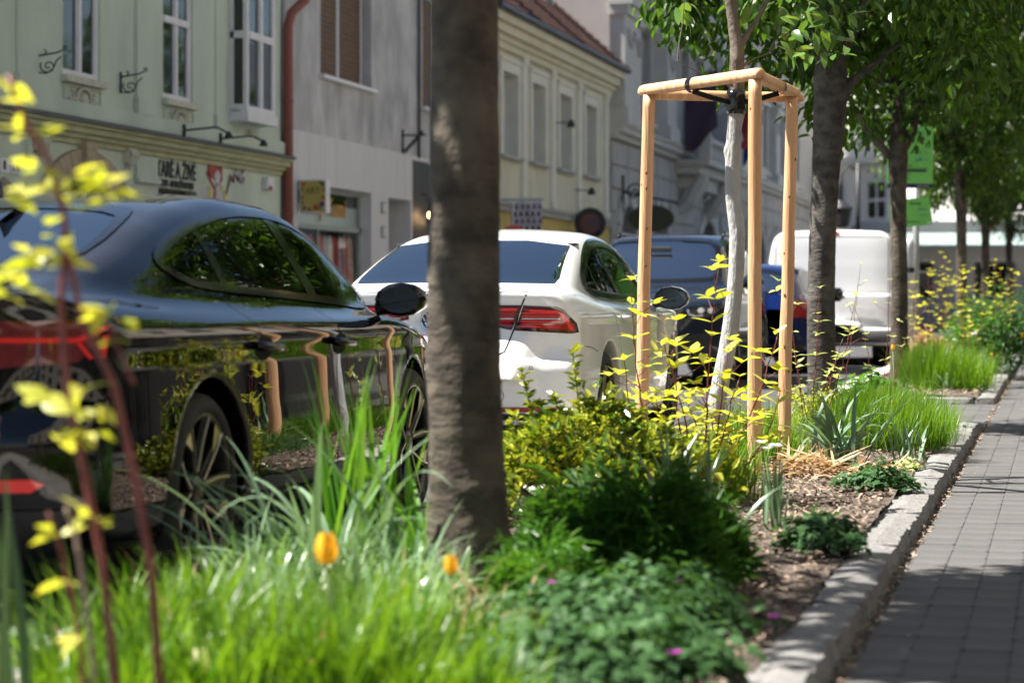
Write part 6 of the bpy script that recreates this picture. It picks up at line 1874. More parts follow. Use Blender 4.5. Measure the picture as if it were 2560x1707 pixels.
# ---- the row of street trees ---------------------------------------
def tree(name, label, px, d, path, rads, limbs, crown, bark, leafm, n_leaf, clumps, blossoms=0, lnr=(.08, .125), crad=.42, knots=(), seed=1, group='trees in the planting strip', hang=.8, shell=.45, tn=22, tsub=8):
    x, y = G(px, d)
    root = empty(name, (x, y, 0))
    tag(root, label, 'tree', group)
    o = np.array([x, y, 0.])
    W = lambda pts: [tuple(np.array(P3(a, b, d)) - o + np.array([0, (c[0] if c else 0), 0])) for a, b, *c in pts]
    V, F = trunk_mesh(W(path), rads, tn, tsub, .035, seed, knots)
    b = MB(); b.add(V, F)
    for pts, rr in limbs:
        V, F = trunk_mesh(W(pts), rr, 10, 5, .05, seed + 3); b.add(V, F)
    b.build('trunk', bark, root, True)
    if crown:
        base, dr, up, ln, cc = crown_cloud(n_leaf, crown[0], crown[1], clumps, crad, lnr, hang, seed, shell)
        V, F = leaf_field(base, dr, up, ln, ln * rng.uniform(.42, .6, n_leaf), .18, .22)
        mesh_obj('crown', V, F, leafm, root)['kind'] = 'stuff'
        # branches reaching into the clumps
        b = MB(); top = np.array(W(path)[-1])
        for c in cc[:: max(1, clumps // 26)]:
            mid = top * .5 + c * .5 + rng.normal(0, .12, 3) + np.array([0, 0, -.15])
            b.tube([tuple(top), tuple(mid), tuple(c)], [.035, .018, .006], 6, caps=False)
        b.build('branches', bark, root, True)
        if blossoms:
            sel = base[rng.integers(0, n_leaf, blossoms)] + np.array([0, 0, .02])
            V, F = blossom_field(sel, 34, .06, .011)
            mesh_obj('blossoms', V, F, MAT['blossom'], root)['kind'] = 'stuff'
    return root
t1 = tree('street_tree', 'thick dark street tree trunk crossing the picture in front of the white car', 1180, 7.35,
    [(1192, 1560), (1188, 1480), (1178, 1400), (1170, 1250), (1163, 1050), (1160, 800), (1160, 400), (1162, 0), (1168, -400), (1172, -900)], [.20, .165, .138, .122, .113, .109, .106, .105, .10, .09],
    [([(1172, -700), (1080, -1100), (900, -1500)], [.06, .045, .02]), ([(1172, -800), (1300, -1200), (1480, -1700)], [.06, .045, .02])],
    ((-.1, .15, 4.25), (1.35, 2.35, 1.7)), MAT['bark'], MAT['leaf_tree'], 24000, 200, lnr=(.13, .18), crad=.46, shell=.05, tn=40, tsub=14, seed=5, knots=((.42, -1.2, .1), (1.5, -1.0, .05)))
t2 = tree('street_tree', 'dark street tree behind the staked sapling, its grey trunk in front of the van', 2052, 17.9,
    [(2060, 1090), (2058, 1030), (2056, 960), (2052, 800), (2056, 600), (2064, 450), (2072, 320), (2076, 200), (2076, 60), (2080, -150)], [.14, .122, .112, .105, .10, .10, .115, .125, .09, .07],
    [([(2085, 270), (2120, 215), (2170, 170), (2250, 110)], [.06, .05, .04, .02]), ([(2068, 230), (2050, 120), (1990, 20)], [.06, .045, .02]), ([(2078, 200), (2140, 60), (2200, -100)], [.05, .04, .02])],
    ((.25, .3, 4.7), (1.8, 2.1, 2.45)), MAT['bark_grey'], MAT['leaf_tree'], 28000, 220, 220, seed=8, shell=.35)
t3 = tree('street_tree', 'forked street tree in front of the green parking sign', 2250, 26.3,
    [(2252, 980), (2250, 930), (2248, 860), (2248, 700), (2246, 560), (2246, 460), (2245, 400), (2246, 340), (2250, 200)], [.13, .11, .098, .092, .09, .09, .105, .09, .05],
    [([(2238, 405), (2195, 360), (2160, 310), (2120, 240)], [.055, .05, .045, .03]), ([(2252, 390), (2282, 330), (2300, 250), (2330, 160)], [.05, .045, .04, .03]), ([(2240, 410), (2190, 330), (2180, 250)], [.04, .03, .02])],
    ((.2, .2, 5.4), (1.9, 2.2, 2.7)), MAT['bark'], MAT['leaf_tree'], 26000, 210, 220, seed=12, shell=.3)
lab = ['slim street tree second beyond the parking sign', 'slim street tree third beyond the parking sign', 'farthest street tree of the row, at the frame edge']
for k, (px, d) in enumerate(((2404, 42.5), (2462, 54.0), (2522, 70.0))):
    x, y = G(px, d)
    r = dup_tree(t3, (x, y, 0), R(70 + 85 * k))
    r['label'] = lab[k]
# ---- staked young tree ---------------------------------------------
D0 = 13.0
sx, sy = G(1775, D0)
yt = empty('young_tree', (sx, sy, 0))
tag(yt, 'whitewashed young tree standing inside the wooden stakes', 'tree', 'trees in the planting strip')
so_ = np.array([sx, sy, 0.])
W = lambda pts, d=D0: [tuple(np.array(P3(a, b, d)) - so_) for a, b in pts]
low = [(1768, 1185), (1776, 1120), (1786, 1040), (1803, 950), (1820, 860), (1833, 760), (1841, 660), (1843, 590), (1838, 530), (1833, 480), (1832, 430), (1835, 350), (1840, 270)]
V, F = trunk_mesh(W(low), [.068, .055, .05, .048, .046, .044, .043, .043, .044, .0445, .042, .04, .039], 18, 8, .03, 21, knots=((H(480, D0), -1.6, .16), (H(378, D0), 3.4, .35), (H(290, D0), .2, .3)))
b = MB(); b.add(V, F); b.build('painted_trunk', MAT['whitewash'], yt, True)
V, F = trunk_mesh(W([(1840, 272), (1842, 200), (1843, 130), (1836, 70), (1826, 0), (1815, -120), (1810, -300)]), [.043, .041, .04, .034, .032, .028, .02], 14, 7, .04, 22, knots=((H(150, D0), -1.7, .3),))
b = MB(); b.add(V, F)
for pts, rr in (([(1848, 120), (1862, 95), (1892, 50), (1925, -20), (1950, -120)], [.024, .02, .017, .015, .01]),
                ([(1850, 172), (1880, 150), (1905, 140), (1925, 130), (1935, 105), (1958, 92), (1985, 70)], [.012, .011, .011, .009, .007, .006, .004]),
                ([(1925, 130), (1950, 130), (1985, 142), (2060, 146), (2100, 140)], [.008, .006, .005, .004, .003]),
                ([(1772, 194), (1740, 178), (1712, 163), (1686, 151)], [.006, .006, .005, .005]), ([(1694, 152), (1698, 110), (1708, 45), (1712, -30)], [.004, .003, .003, .002]), ([(1728, 172), (1727, 158)], [.002, .002])):
    V, F = trunk_mesh(W(pts), rr, 8, 4, .05, 23); b.add(V, F)
b.build('trunk', MAT['bark_young'], yt, True)
LM = [obj_leaf_mesh('young_leaf', leaf_mat('young_leaf_object', (.05, .13, .02), (.13, .24, .05), .35, .32, tcol=(1, 1, .3), obj=True), .5, bd, .25, lobes=1) for bd in (.1, .35, .6)]
for px, py in [(1955, 55), (1975, 85), (1990, 30), (2010, 60), (2030, 20), (2020, 100), (2045, 75), (1960, 20), (2065, 45), (2085, 60), (2000, 130), (2030, 140), (2060, 130), (2085, 145), (2105, 130), (1985, 110), (2120, 40), (2070, 100), (2095, 95), (1935, 100), (2050, 10), (1945, 118), (1975, 140), (2110, 70), (1700, 30), (1715, 8), (1690, 15), (1720, 40), (1950, -30), (1990, -20), (2030, -40), (1900, -40), (1870, 10), (1780, -30), (2010, 5), (2040, 50), (2060, 80), (1965, 70)]:
    for q in range(2):
        c = np.array(P3(px + rng.normal(0, 9), py + rng.normal(0, 9), D0 + rng.normal(0, .12))) - so_
        dr = rng.normal(0, 1, 3) * np.array([1, 1, .35]) + np.array([0.3, 0, -.45])
        put_leaf(LM[rng.integers(3)], yt, c, dr, (rng.normal(0, .4), rng.normal(0, .4), 1), rng.uniform(.075, .125))
base, dr, up, ln, cc = crown_cloud(1100, (W([(2010, -640)])[0]), (.7, .7, .8), 26, .26, (.08, .12), .6)
V, F = leaf_field(base, dr, up, ln, ln * .55, .2, .25)
mesh_obj('crown', V, F, MAT['leaf_young'], yt)['kind'] = 'stuff'
b = MB(); top = np.array(W([(1812, -250)])[0])
for c in cc[::2]: b.tube([tuple(top), tuple((top + c) / 2 + rng.normal(0, .06, 3)), tuple(c)], [.014, .008, .003], 5, caps=False)
b.build('branches', MAT['bark_young'], yt, True)
# ---- stake frame -----------------------------------------------------
st = empty('tree_stakes', (sx, sy, 0))
tag(st, 'frame of three peeled wooden stakes with crossbars around the young tree', 'tree stake')
posts = []
for (pt, pb, d, pyt) in ((1888, 1886, 12.4, 200), (1624, 1598, 13.1, 238), (1980, 1958, 13.45, 243)):
    tb_ = np.array([*G(pb, d), .0]) - so_; tt_ = np.array(P3(pt, pyt, d)) - so_
    posts.append(tt_)
    C = [tb_ + (tt_ - tb_) * q for q in np.linspace(0, 1, 7)]
    V, F = trunk_mesh([tuple(c + (rng.normal(0, .0025, 3) * np.array([1, 1, 0]))) for c in C], [.0365, .036, .0365, .0355, .035, .0345, .034], 18, 5, .018, int(pt), knots=((.9, -1.2, .05), (1.5, -2.0, .06)))
    mesh_obj('stake', V, F, MAT['pine'], st, True)
for i, p in enumerate(posts):
    # knots in the peeled wood
    for k in range(7):
        t = rng.uniform(.15, .95); a = rng.uniform(-2.6, -.4)
        tb_ = np.array([*G((1886, 1598, 1958)[i], (12.4, 13.1, 13.45)[i]), .0]) - so_
        c = tb_ + (p - tb_) * t + np.array([math.cos(a), math.sin(a), 0]) * .0335
        b = MB(); b.lathe((0, 0, 0), [(.001, -.004), (.006, -.002), (.007, .001), (.003, .003)], 8)
        o = b.build('knot', flat('wood_knot', (.16, .07, .03)), st, True)
        o.location = tuple(c); o.rotation_euler = (0, R(90), a); o.scale = (1.5, .9, 1)
def beam(a, b, ea, eb, r, drop=.0):
    a, b = np.array(a), np.array(b)
    u = (b - a) / np.linalg.norm(b - a)
    a2, b2 = a - u * ea, b + u * eb
    m = MB(); n = 14; V, F = [], []
    s = np.cross(u, [0, 0, 1]); s /= np.linalg.norm(s); w = np.cross(s, u)
    L_ = np.linalg.norm(b2 - a2)
    ks = [0, .012, .04] + list(np.linspace(.1, L_ - .1, 8)) + [L_ - .04, L_ - .012, L_]
    for t in ks:
        e = min(t, L_ - t); q = r * (.72 if e < .004 else .93 if e < .02 else 1) * (1 + rng.normal(0, .008))
        for k in range(n):
            an = 2 * math.pi * k / n
            V.append(a2 + u * t + (s * math.cos(an) + w * max(math.sin(an), -.55)) * q)
    for i in range(len(ks) - 1):
        for k in range(n): F.append((i * n + k, i * n + (k + 1) % n, (i + 1) * n + (k + 1) % n, (i + 1) * n + k))
    F += [tuple(range(n - 1, -1, -1)), tuple((len(ks) - 1) * n + k for k in range(n))]
    m.add(V, F)
    return m.build('crossbar', MAT['pine'], st, True)
top = [p + np.array([0, 0, .022]) for p in posts]
beam(top[1], top[0], .07, .05, .038); beam(top[0] + np.array([.0, .05, .0]), top[2], -.0, .12, .038); beam(top[1] + np.array([.02, .04, -.025]), top[2] + np.array([0, .03, -.03]), .02, .06, .036)
# black straps from the bars to the trunk
tk = np.array(W([(1840, 262)])[0])
def strap(pts, w=.028):
    m = MB()
    P = [Vector(p) for p in pts]
    for a, c in zip(P, P[1:]): m.bar(a, c, .004, w)
    return m
def hoop(c, u, r):
    u = np.array(u) / np.linalg.norm(u); s = np.cross(u, [0, 0, 1]); s /= np.linalg.norm(s); w = np.cross(s, u)
    pts = [np.array(c) + (s * math.cos(t) + w * math.sin(t)) * r for t in np.linspace(0, 2 * math.pi, 15)]
    m = MB()
    V = []
    for p in pts: V += [p - u * .016, p + u * .016]
    m.add(V, [(2 * i, 2 * i + 1, 2 * i + 3, 2 * i + 2) for i in range(14)])
    return m
for a, c, t in ((top[1], top[0], .42), (top[0], top[2], .62), (top[1], top[2], .55)):
    q = a + (c - a) * t
    m = hoop(q, c - a, .043)
    ho = m.build('strap', MAT['gloss_black'], st, True)
    strap([q + np.array([0, 0, -.035]), (q + tk) / 2 + np.array([0, 0, -.02]), tk + (q - tk) * .07]).build('strap_band', MAT['gloss_black'], ho)
m = MB(); m.lathe(tuple(tk + np.array([0, 0, -.05])), [(.05, 0), (.053, .03), (.053, .1), (.05, .125)], 16); m.build('strap', MAT['gloss_black'], st, True)
# ---- parking sign beside the forked tree -----------------------------
x, y = G(2290, 29.5)
ps = empty('parking_sign', (x, y, 0))
tag(ps, 'two bright green parking price boards on a grey post behind the forked tree', 'sign')
o_ = np.array([x, y, 0.]); d = 29.5
b = MB(); b.tube([(0, 0, 0), (0, 0, 3.2)], .042, 12); b.build('post', MAT['steel'], ps, True)
GRN = flat('board_green', (.20, .62, .13), .45); NAVY = flat('board_navy', (.012, .015, .07), .4); INK = flat('board_ink', (.03, .09, .06)); BLU = flat('board_blue', (.03, .22, .34))
def board(pts, name, m, off=0.0, th=.012):
    q = [np.array(P3(a, c, d)) - o_ + np.array([ST * (.06 + off), -CT * (.06 + off), 0]) for a, c in pts]
    q2 = [p + np.array([-ST * th, CT * th, 0]) for p in q]
    n = len(q); b = MB(); b.add([tuple(p) for p in q + q2], [tuple(range(n - 1, -1, -1)), tuple(range(n, 2 * n))] + [(k, (k + 1) % n, n + (k + 1) % n, n + k) for k in range(n)])
    return b.build(name, m, ps)
def btext(body, px, py, size, m, par, sx_=1.0, bold=0.0):
    p = np.array(P3(px, py, d)) - o_ + np.array([ST * .068, -CT * .068, 0])
    return text(body, tuple(p), size, m, par, rot=(R(90), 0, TH), sx=sx_, ext=.001, bold=bold)
bd = board([(2218, 318), (2331, 318), (2330, 460), (2217, 460)], 'sign_board', GRN)
board([(2217, 460), (2330, 460), (2330, 471), (2217, 471)], 'sign_footer', NAVY)
board([(2222, 424), (2314, 424), (2314, 431), (2222, 431)], 'sign_bar', INK, .006, .004)
board([(2222, 421.2), (2320, 421.2), (2320, 422), (2222, 422)], 'sign_rule', INK, .006, .004)
btext('1,00', 2284, 404, .055, BLU, bd, bold=.001); btext('€/h', 2309, 402, .03, BLU, bd); btext('0,50', 2284, 386, .05, BLU, bd); btext('€/h', 2309, 385, .03, BLU, bd)
btext('P', 2296, 360, .12, NAVY, bd, bold=.003); btext('BA', 2297, 336, .05, BLU, bd)
btext('PARKING ZONE', 2232, 418, .032, INK, bd); btext('Po - Pi 8.00 - 22.00', 2232, 440, .026, INK, bd); btext('So, Ne 8.00 - 22.00', 2232, 450, .024, INK, bd); btext('+421 2 5910', 2290, 468, .028, MAT['white_paint'], bd)
b2 = board([(2222, 503), (2321, 493), (2330, 562), (2224, 572)], 'sign_board', GRN)
btext('SMS 2200', 2272, 512, .034, INK, b2, bold=.001); btext('0,85 EUR', 2292, 526, .03, BLU, b2); btext('1,70 EUR', 2292, 540, .03, BLU, b2); btext('platba parkovania', 2262, 556, .024, INK, b2)
board([(2316, 554), (2326, 553), (2327, 562), (2317, 563)], 'sign_mark', flat('board_mint', (.4, .7, .5)), .006, .004)
x2, y2 = G(2274, 29.0)
bo = empty('white_post', (x2, y2, 0)); tag(bo, 'pale round-topped post standing beside the parking sign post', 'post')
b = MB(); b.lathe((0, 0, 0), [(.055, 0), (.055, 1.55), (.058, 1.56), (.058, 1.62), (.045, 1.67), (.02, 1.69)], 14); b.build('shaft', flat('post_grey', (.5, .53, .56), .4), bo, True)
b = MB(); b.lathe((0, 0, 1.28), [(.06, 0), (.06, .06)], 12); b.build('clamp', MAT['black'], bo)
# ---- planting ---------------------------------------------------------
GM = [obj_leaf_mesh('golden_leaf', MAT['leaf_gold'], .48, bd, .2) for bd in (.05, .25, .5)]
VM = [obj_leaf_mesh('variegated_leaf', leaf_mat('variegated_leaf_object', (.30, .38, .10), (.62, .64, .30), .38, .35, tcol=(1, 1, .5), obj=True), .5, bd, .2) for bd in (.05, .25, .5)]
def path_px(pts, d, dd=0.0):
    return [tuple(P3(a, b, d + dd * i)) for i, (a, b) in enumerate(pts)]
# golden dogwood closest to the camera, at the left
d = 4.55
fg = empty('dogwood', (*G(230, d), SOIL))
tag(fg, 'blurred golden-leaved dogwood with red stems nearest the camera at the left edge', 'shrub', 'dogwoods')
o_ = np.array([*G(230, d), SOIL])
for pts, r, m in (([(292, 1960), (288, 1707), (252, 1380), (205, 1150), (168, 980), (152, 760), (165, 600), (158, 520), (120, 400), (60, 300), (20, 190)], .009, 'stem_red'),
               ([(405, 1960), (398, 1707), (378, 1420), (335, 1180), (285, 960), (205, 800), (170, 640)], .010, 'stem_red'),
               ([(215, 1960), (205, 1650), (180, 1480), (140, 1330), (120, 1280)], .006, 'stem_red'), ([(235, 1700), (215, 1520), (190, 1340), (165, 1268)], .006, 'stem_pale'), ([(335, 960), (300, 880), (272, 810)], .004, 'stem_red')):
    C = along(np.array(path_px(pts, d)) - o_, 40)
    b = MB(); b.tube([tuple(c) for c in C], list(np.linspace(r, r * .6, len(C))), 8); b.build('stem', MAT[m], fg, True)
for px, py, n, s in ((22, 200, 3, 1.1), (60, 270, 3, .9), (70, 340, 4, 1), (100, 420, 4, 1), (130, 470, 5, 1.1), (190, 450, 5, 1.2), (240, 470, 4, 1.1), (280, 500, 4, 1.1), (160, 545, 3, .8), (150, 600, 5, 1.1), (40, 690, 3, .9), (60, 720, 3, 1), (110, 660, 5, 1.2), (70, 640, 3, 1),
                   (265, 790, 5, 1.1), (320, 815, 2, .9), (270, 850, 3, .7), (115, 1010, 4, 1.2), (200, 970, 3, 1), (265, 1025, 4, 1), (140, 1100, 4, 1), (215, 1080, 3, 1), (215, 1290, 4, 1), (255, 1310, 3, .8), (150, 1330, 3, .9), (155, 1460, 3, .9), (195, 1595, 3, .8), (20, 740, 2, .8), (0, 480, 3, 1)):
    for k in range(n):
        c = np.array(P3(px + rng.normal(0, 10), py + rng.normal(0, 8), d + rng.normal(0, .03))) - o_
        a = rng.uniform(0, 6.28)
        put_leaf(GM[rng.integers(3)], fg, c, (math.cos(a), math.sin(a), rng.uniform(-.4, .7)), (rng.normal(0, .5), rng.normal(0, .5), 1), rng.uniform(.045, .075) * s)
# big golden dogwood among the stakes
def stems_px(defs, d):
    out = []
    for pts in defs:
        dd = d + rng.normal(0, .22)
        out.append(path_px(pts, dd))
    return out
dogwood('dogwood', 'tall golden dogwood with red stems growing in front of the wooden stakes', stems_px([
    [(1760, 1250), (1765, 1080), (1772, 900), (1788, 740), (1800, 655)], [(1745, 1250), (1720, 1100), (1690, 960), (1660, 860)], [(1770, 1250), (1800, 1120), (1830, 1000), (1850, 940)],
    [(1755, 1250), (1700, 1130), (1640, 1020), (1590, 960)], [(1780, 1250), (1850, 1100), (1900, 980), (1935, 870), (1945, 830)], [(1740, 1260), (1650, 1140), (1600, 1000), (1585, 850), (1578, 700)],
    [(1770, 1260), (1790, 1150), (1780, 1050), (1740, 960)], [(1765, 1250), (1750, 1140), (1740, 1060), (1720, 1010)], [(1760, 1250), (1790, 1100), (1810, 960), (1825, 850)], [(1750, 1250), (1700, 1080), (1680, 920), (1690, 800)], [(1600, 1250), (1590, 1120), (1570, 1000), (1560, 900)], [(1780, 1250), (1880, 1150), (1930, 1060), (1950, 980)], [(1760, 1250), (1810, 1170), (1850, 1080), (1900, 1040)], [(1690, 1250), (1680, 1150), (1650, 1060), (1640, 980)], [(1730, 1250), (1760, 1150), (1770, 1080), (1760, 1030)], [(1820, 1250), (1840, 1180), (1830, 1110), (1810, 1070)]], 10.9), 'dogwoods', (.07, .12), .06, .2, .006, GM, twigs=.65)
dogwood('dogwood', 'pale variegated dogwood in front of the grey trunk past the stakes', stems_px([
    [(2030, 1060), (2040, 900), (2045, 800), (2048, 720)], [(2010, 1060), (1990, 900), (1975, 780), (1960, 700), (1955, 640)], [(2045, 1060), (2080, 940), (2100, 870), (2110, 840)], [(2020, 1060), (2000, 960), (1985, 880)], [(2060, 1060), (2110, 900), (2130, 790), (2140, 740)],
    [(2030, 1060), (2060, 960), (2090, 900)]], 15.3), 'dogwoods', (.05, .09), .085, .35, .005, VM)
dogwood('dogwood', 'thin dogwood with sparse leaves between the grey and the forked trunks', stems_px([
    [(2100, 1040), (2120, 900), (2140, 760), (2152, 660)], [(2190, 1020), (2170, 880), (2150, 800), (2130, 760)], [(2200, 1020), (2215, 900), (2222, 800), (2225, 700)], [(2210, 1010), (2240, 930), (2262, 850), (2300, 790), (2340, 730), (2352, 680)]], 17.2), 'dogwoods', (.035, .06), .1, .4, .004, VM)
for k, (px, d, w, lb) in enumerate(((2330, 27.5, 60, 'golden dogwood right behind the round-topped post'), (2415, 29, 70, 'golden dogwood beside the slim trunk past the parking sign'), (2490, 31, 60, 'golden dogwood nearest the right edge of the far bed'), (2365, 34, 50, 'small golden dogwood deep in the far planting bed'))):
    gy = 740 + .92 * FPX / d
    defs = []
    for q in range(4):
        a = rng.uniform(-1, 1)
        defs.append([(px + a * 10, gy), (px + a * w * .5, gy - 90), (px + a * w * .8, gy - 170 + 40 * rng.uniform()), (px + a * w, gy - 230 - 60 * rng.uniform() * (1 - abs(a)))])
    dogwood('dogwood', lb, stems_px(defs, d), 'dogwoods', (.06, .1), .09, .35, .006, GM, twigs=.7)
# variegated euonymus bush
ex, ey = G(1475, 9.9)
eb = empty('euonymus_bush', (ex, ey, SOIL)); tag(eb, 'glossy yellow and green variegated bush beside the thick trunk', 'bush')
n = 5200
a = rng.uniform(0, 6.28, n); r = rng.uniform(0, 1, n) ** .4
lat, dep = np.cos(a) * r * .40, np.sin(a) * r * .36
ht = .43 * np.sqrt(np.maximum(1 - (r * .97) ** 2, .0)) + .03
ext = 1 + .2 * np.sin(2 * a + 1) + .14 * np.sin(5 * a + 2) + np.where(rng.uniform(0, 1, n) < .12, rng.uniform(0, .3, n), 0)
lat, dep = lat * ext, dep * ext
lump = .11 * np.sin(lat * 13 + 1) * np.cos(dep * 12) + .05 * np.sin(lat * 31) * np.sin(dep * 27)
base = np.stack([lat * CT - dep * ST, lat * ST + dep * CT, (ht + lump) * rng.uniform(.25, 1.0, n) ** .6], 1)
dr = np.stack([np.cos(a) * .7, np.sin(a) * .7, rng.uniform(.1, 1.1, n)], 1) + rng.normal(0, .5, (n, 3))
V, F = leaf_field(base, dr, np.tile([0, 0, 1.], (n, 1)) + rng.normal(0, .5, (n, 3)), rng.uniform(.03, .065, n), rng.uniform(.018, .032, n), .2, .25)
mesh_obj('foliage', V, F, MAT['leaf_euonymus'], eb)['kind'] = 'stuff'
sprigs = [[(1440, 1150), (1452, 1040), (1440, 960), (1432, 870)], [(1345, 1150), (1335, 1060), (1322, 1000), (1305, 930)], [(1420, 1150), (1400, 1040), (1385, 990)], [(1600, 1150), (1590, 1080), (1600, 1030)], [(1520, 1130), (1530, 1070), (1525, 1020)], [(1650, 1180), (1670, 1110), (1665, 1060)], [(1300, 1180), (1280, 1100), (1285, 1040)], [(1380, 1120), (1365, 1050), (1350, 1010)], [(1480, 1100), (1490, 1040), (1480, 1000)], [(1560, 1140), (1570, 1070), (1555, 1010)], [(1690, 1230), (1710, 1160), (1700, 1100)]]
o_ = np.array([ex, ey, SOIL])
for pts in sprigs:
    C = along(np.array(path_px(pts, 9.85)) - o_, 24)
    b = MB(); b.tube([tuple(c) for c in C], list(np.linspace(.005, .002, 24)), 6); b.build('stem', flat('green_stem', (.12, .15, .04)), eb, True)
    m = 62
    k = rng.integers(6, 24, m); aa = rng.uniform(0, 6.28, m)
    dr = np.stack([np.cos(aa), np.sin(aa), rng.uniform(.2, 1.2, m)], 1)
    V, F = leaf_field(C[k], dr, np.tile([0, 0, 1.], (m, 1)) + rng.normal(0, .3, (m, 3)), rng.uniform(.03, .055, m), rng.uniform(.018, .028, m), .25, .25)
    mesh_obj('sprig_leaves', V, F, MAT['leaf_euonymus'], eb)['kind'] = 'stuff'
b = MB()
for k in range(26):
    j = rng.integers(0, n); b.tube([(0, 0, 0), tuple(base[j] * np.array([.6, .6, .5])), tuple(base[j])], [.006, .004, .002], 5, caps=False)
b.build('branches', MAT['bark_young'], eb)
# bright sward at the front
def area(px0, px1, d0, d1, n):
    q = []
    for _ in range(n):
        d = rng.uniform(d0, d1); x, y = G(rng.uniform(px0, px1), d)
        if RXI - .02 < x < KXI: q.append((x, y, 1))
    return q
blade_patch('grass', 'lush bright green grass filling the bed at the very front', area(130, 1010, 5.2, 6.7, 80), 4200, (.14, .32), (.007, .014), MAT['grass_bright'], .38, (.1, 1.3), 6, spread=.06)
blade_patch('grass', 'tall bright green grass tuft between the two tulips', area(620, 1060, 5.2, 6.1, 34), 1900, (.12, .27), (.007, .015), MAT['grass_bright'], .38, (.1, 1.2), 6, spread=.05)
blade_patch('glaucous_grass', 'grey-green strappy leaves lying in the grass by the tulip', area(600, 1080, 5.9, 7.4, 36), 800, (.2, .36), (.010, .02), MAT['strap_grey_field'], .5, (.4, 2.0), 7, spread=.05, fold=.25)
blade_patch('grass', 'fine grass growing along the roadside kerb under the black car', area(420, 1060, 7.2, 8.3, 30), 1500, (.12, .26), (.005, .01), MAT['grass_deep'], .35, (.1, .9), 4)
blade_patch('grass', 'short bright grass in front of the foot of the thick trunk', area(1060, 1290, 5.3, 6.3, 26), 1100, (.1, .2), (.006, .013), MAT['grass_bright'], .4, (.1, 1.2), 6, spread=.05)
blade_patch('dry_grass', 'straw-coloured dead blades caught in the front grass', area(130, 1250, 5.3, 7.2, 40), 320, (.14, .3), (.004, .009), MAT['leaf_dry'], .6, (.3, 2.2), 6, spread=.07)
# upright daylily clump left of the trunk
strap_plant('daylily', 'tall upright strap-leaved clump left of the thick trunk', G(905, 7.8), 40, (.45, .8), (.022, .038), MAT['strap_green'], (.02, .32), (.05, .55), spread=.06, segs=10)
strap_plant('daylily', 'arching strap-leaved plant spilling towards the black car wheel', G(800, 7.4), 38, (.4, .75), (.016, .028), MAT['strap_grey'], (.15, .85), (.5, 2.3), spread=.09, segs=12, extra=((3.0, .75, .35, .62, .02, 1.2), (3.25, .5, .2, .6, .02, 1.0), (2.9, .9, 1.0, .6, .02, 1.4)))
strap_plant('daylily', 'strap-leaved plant close against the left foot of the thick trunk', G(1050, 7.6), 30, (.3, .55), (.018, .03), MAT['strap_green'], (.1, .6), (.3, 1.5), spread=.05, segs=9)
strap_plant('daylily', 'floppy strap-leaved plant right of the thick trunk foot', G(1330, 7.6), 14, (.25, .42), (.014, .024), MAT['strap_grey'], (.4, 1.0), (.4, 1.4), spread=.05, segs=9)
strap_plant('iris', 'dark iris clump in shade right of the variegated bush', G(1700, 8.9), 26, (.3, .55), (.022, .034), MAT['strap_dark'], (.02, .45), (.05, .7), spread=.06, segs=8)
strap_plant('iris', 'dark drooping iris clump in shade by the kerb', G(1770, 8.2), 16, (.25, .42), (.018, .03), MAT['strap_dark'], (.1, .6), (.5, 2.0), spread=.05, segs=9)
strap_plant('daylily', 'lone dark blade of a plant at the lower left corner', G(20, 5.0), 3, (.55, .7), (.02, .03), MAT['strap_dark'], (.05, .2), (.1, .4), spread=.02)
# daffodils with white blooms
nx = strap_plant('daffodil', 'white-flowered daffodil clump in front of the middle stake', G(1932, 9.5), 18, (.24, .36), (.011, .017), MAT['strap_grey'], (.02, .3), (.0, .25), spread=.025, segs=7)
for k in range(5):
    c = (rng.normal(0, .025), rng.normal(0, .025), .33 + rng.uniform(-.02, .02)); flower(nx, c, .03, 6, MAT['petal_white'], .4, (0, 0, 0))
strap_plant('daffodil', 'daffodil leaves by the kerb at the edge of the green mound', G(2270, 13.4), 22, (.22, .36), (.014, .024), MAT['strap_grey'], (.05, .5), (.05, .9), spread=.05, segs=8)
strap_plant('daffodil', 'small daffodil leaves at the kerb just before the crossing', G(2340, 14.6), 9, (.16, .26), (.012, .018), MAT['strap_grey'], (.1, .6), (.1, 1.2), spread=.03, segs=7)
strap_plant('red_hot_poker', 'broad arching grey-green leaves between stakes and green mound', G(2085, 13.1), 34, (.35, .62), (.024, .04), MAT['strap_grey'], (.1, .8), (.5, 2.6), spread=.07, segs=12)
# dry leaves at the stake feet
dx, dy = G(2020, 12.5)
hp = empty('dry_leaves', (dx, dy, SOIL)); tag(hp, 'heap of dry tan leaves at the foot of the stakes', 'leaves')
for k in range(150):
    la, de = rng.normal(0, .17), rng.normal(0, .16)
    b0 = np.array([[la * CT - de * ST, la * ST + de * CT, SOIL + rng.uniform(.005, .09) * math.exp(-(la / .2) ** 2)]])
    V, F = blade_field(b0, np.array([rng.uniform(0, 6.28)]), np.array([rng.uniform(1.0, 1.75)]), np.array([rng.uniform(-.9, 1.0)]), np.array([rng.uniform(.1, .3)]), np.array([rng.uniform(.012, .026)]), 6, 1.5, .35, .3)
    V[:, 2] -= SOIL
    mesh_obj('dry_leaf', V, F, MAT['leaf_dry'], hp, True)
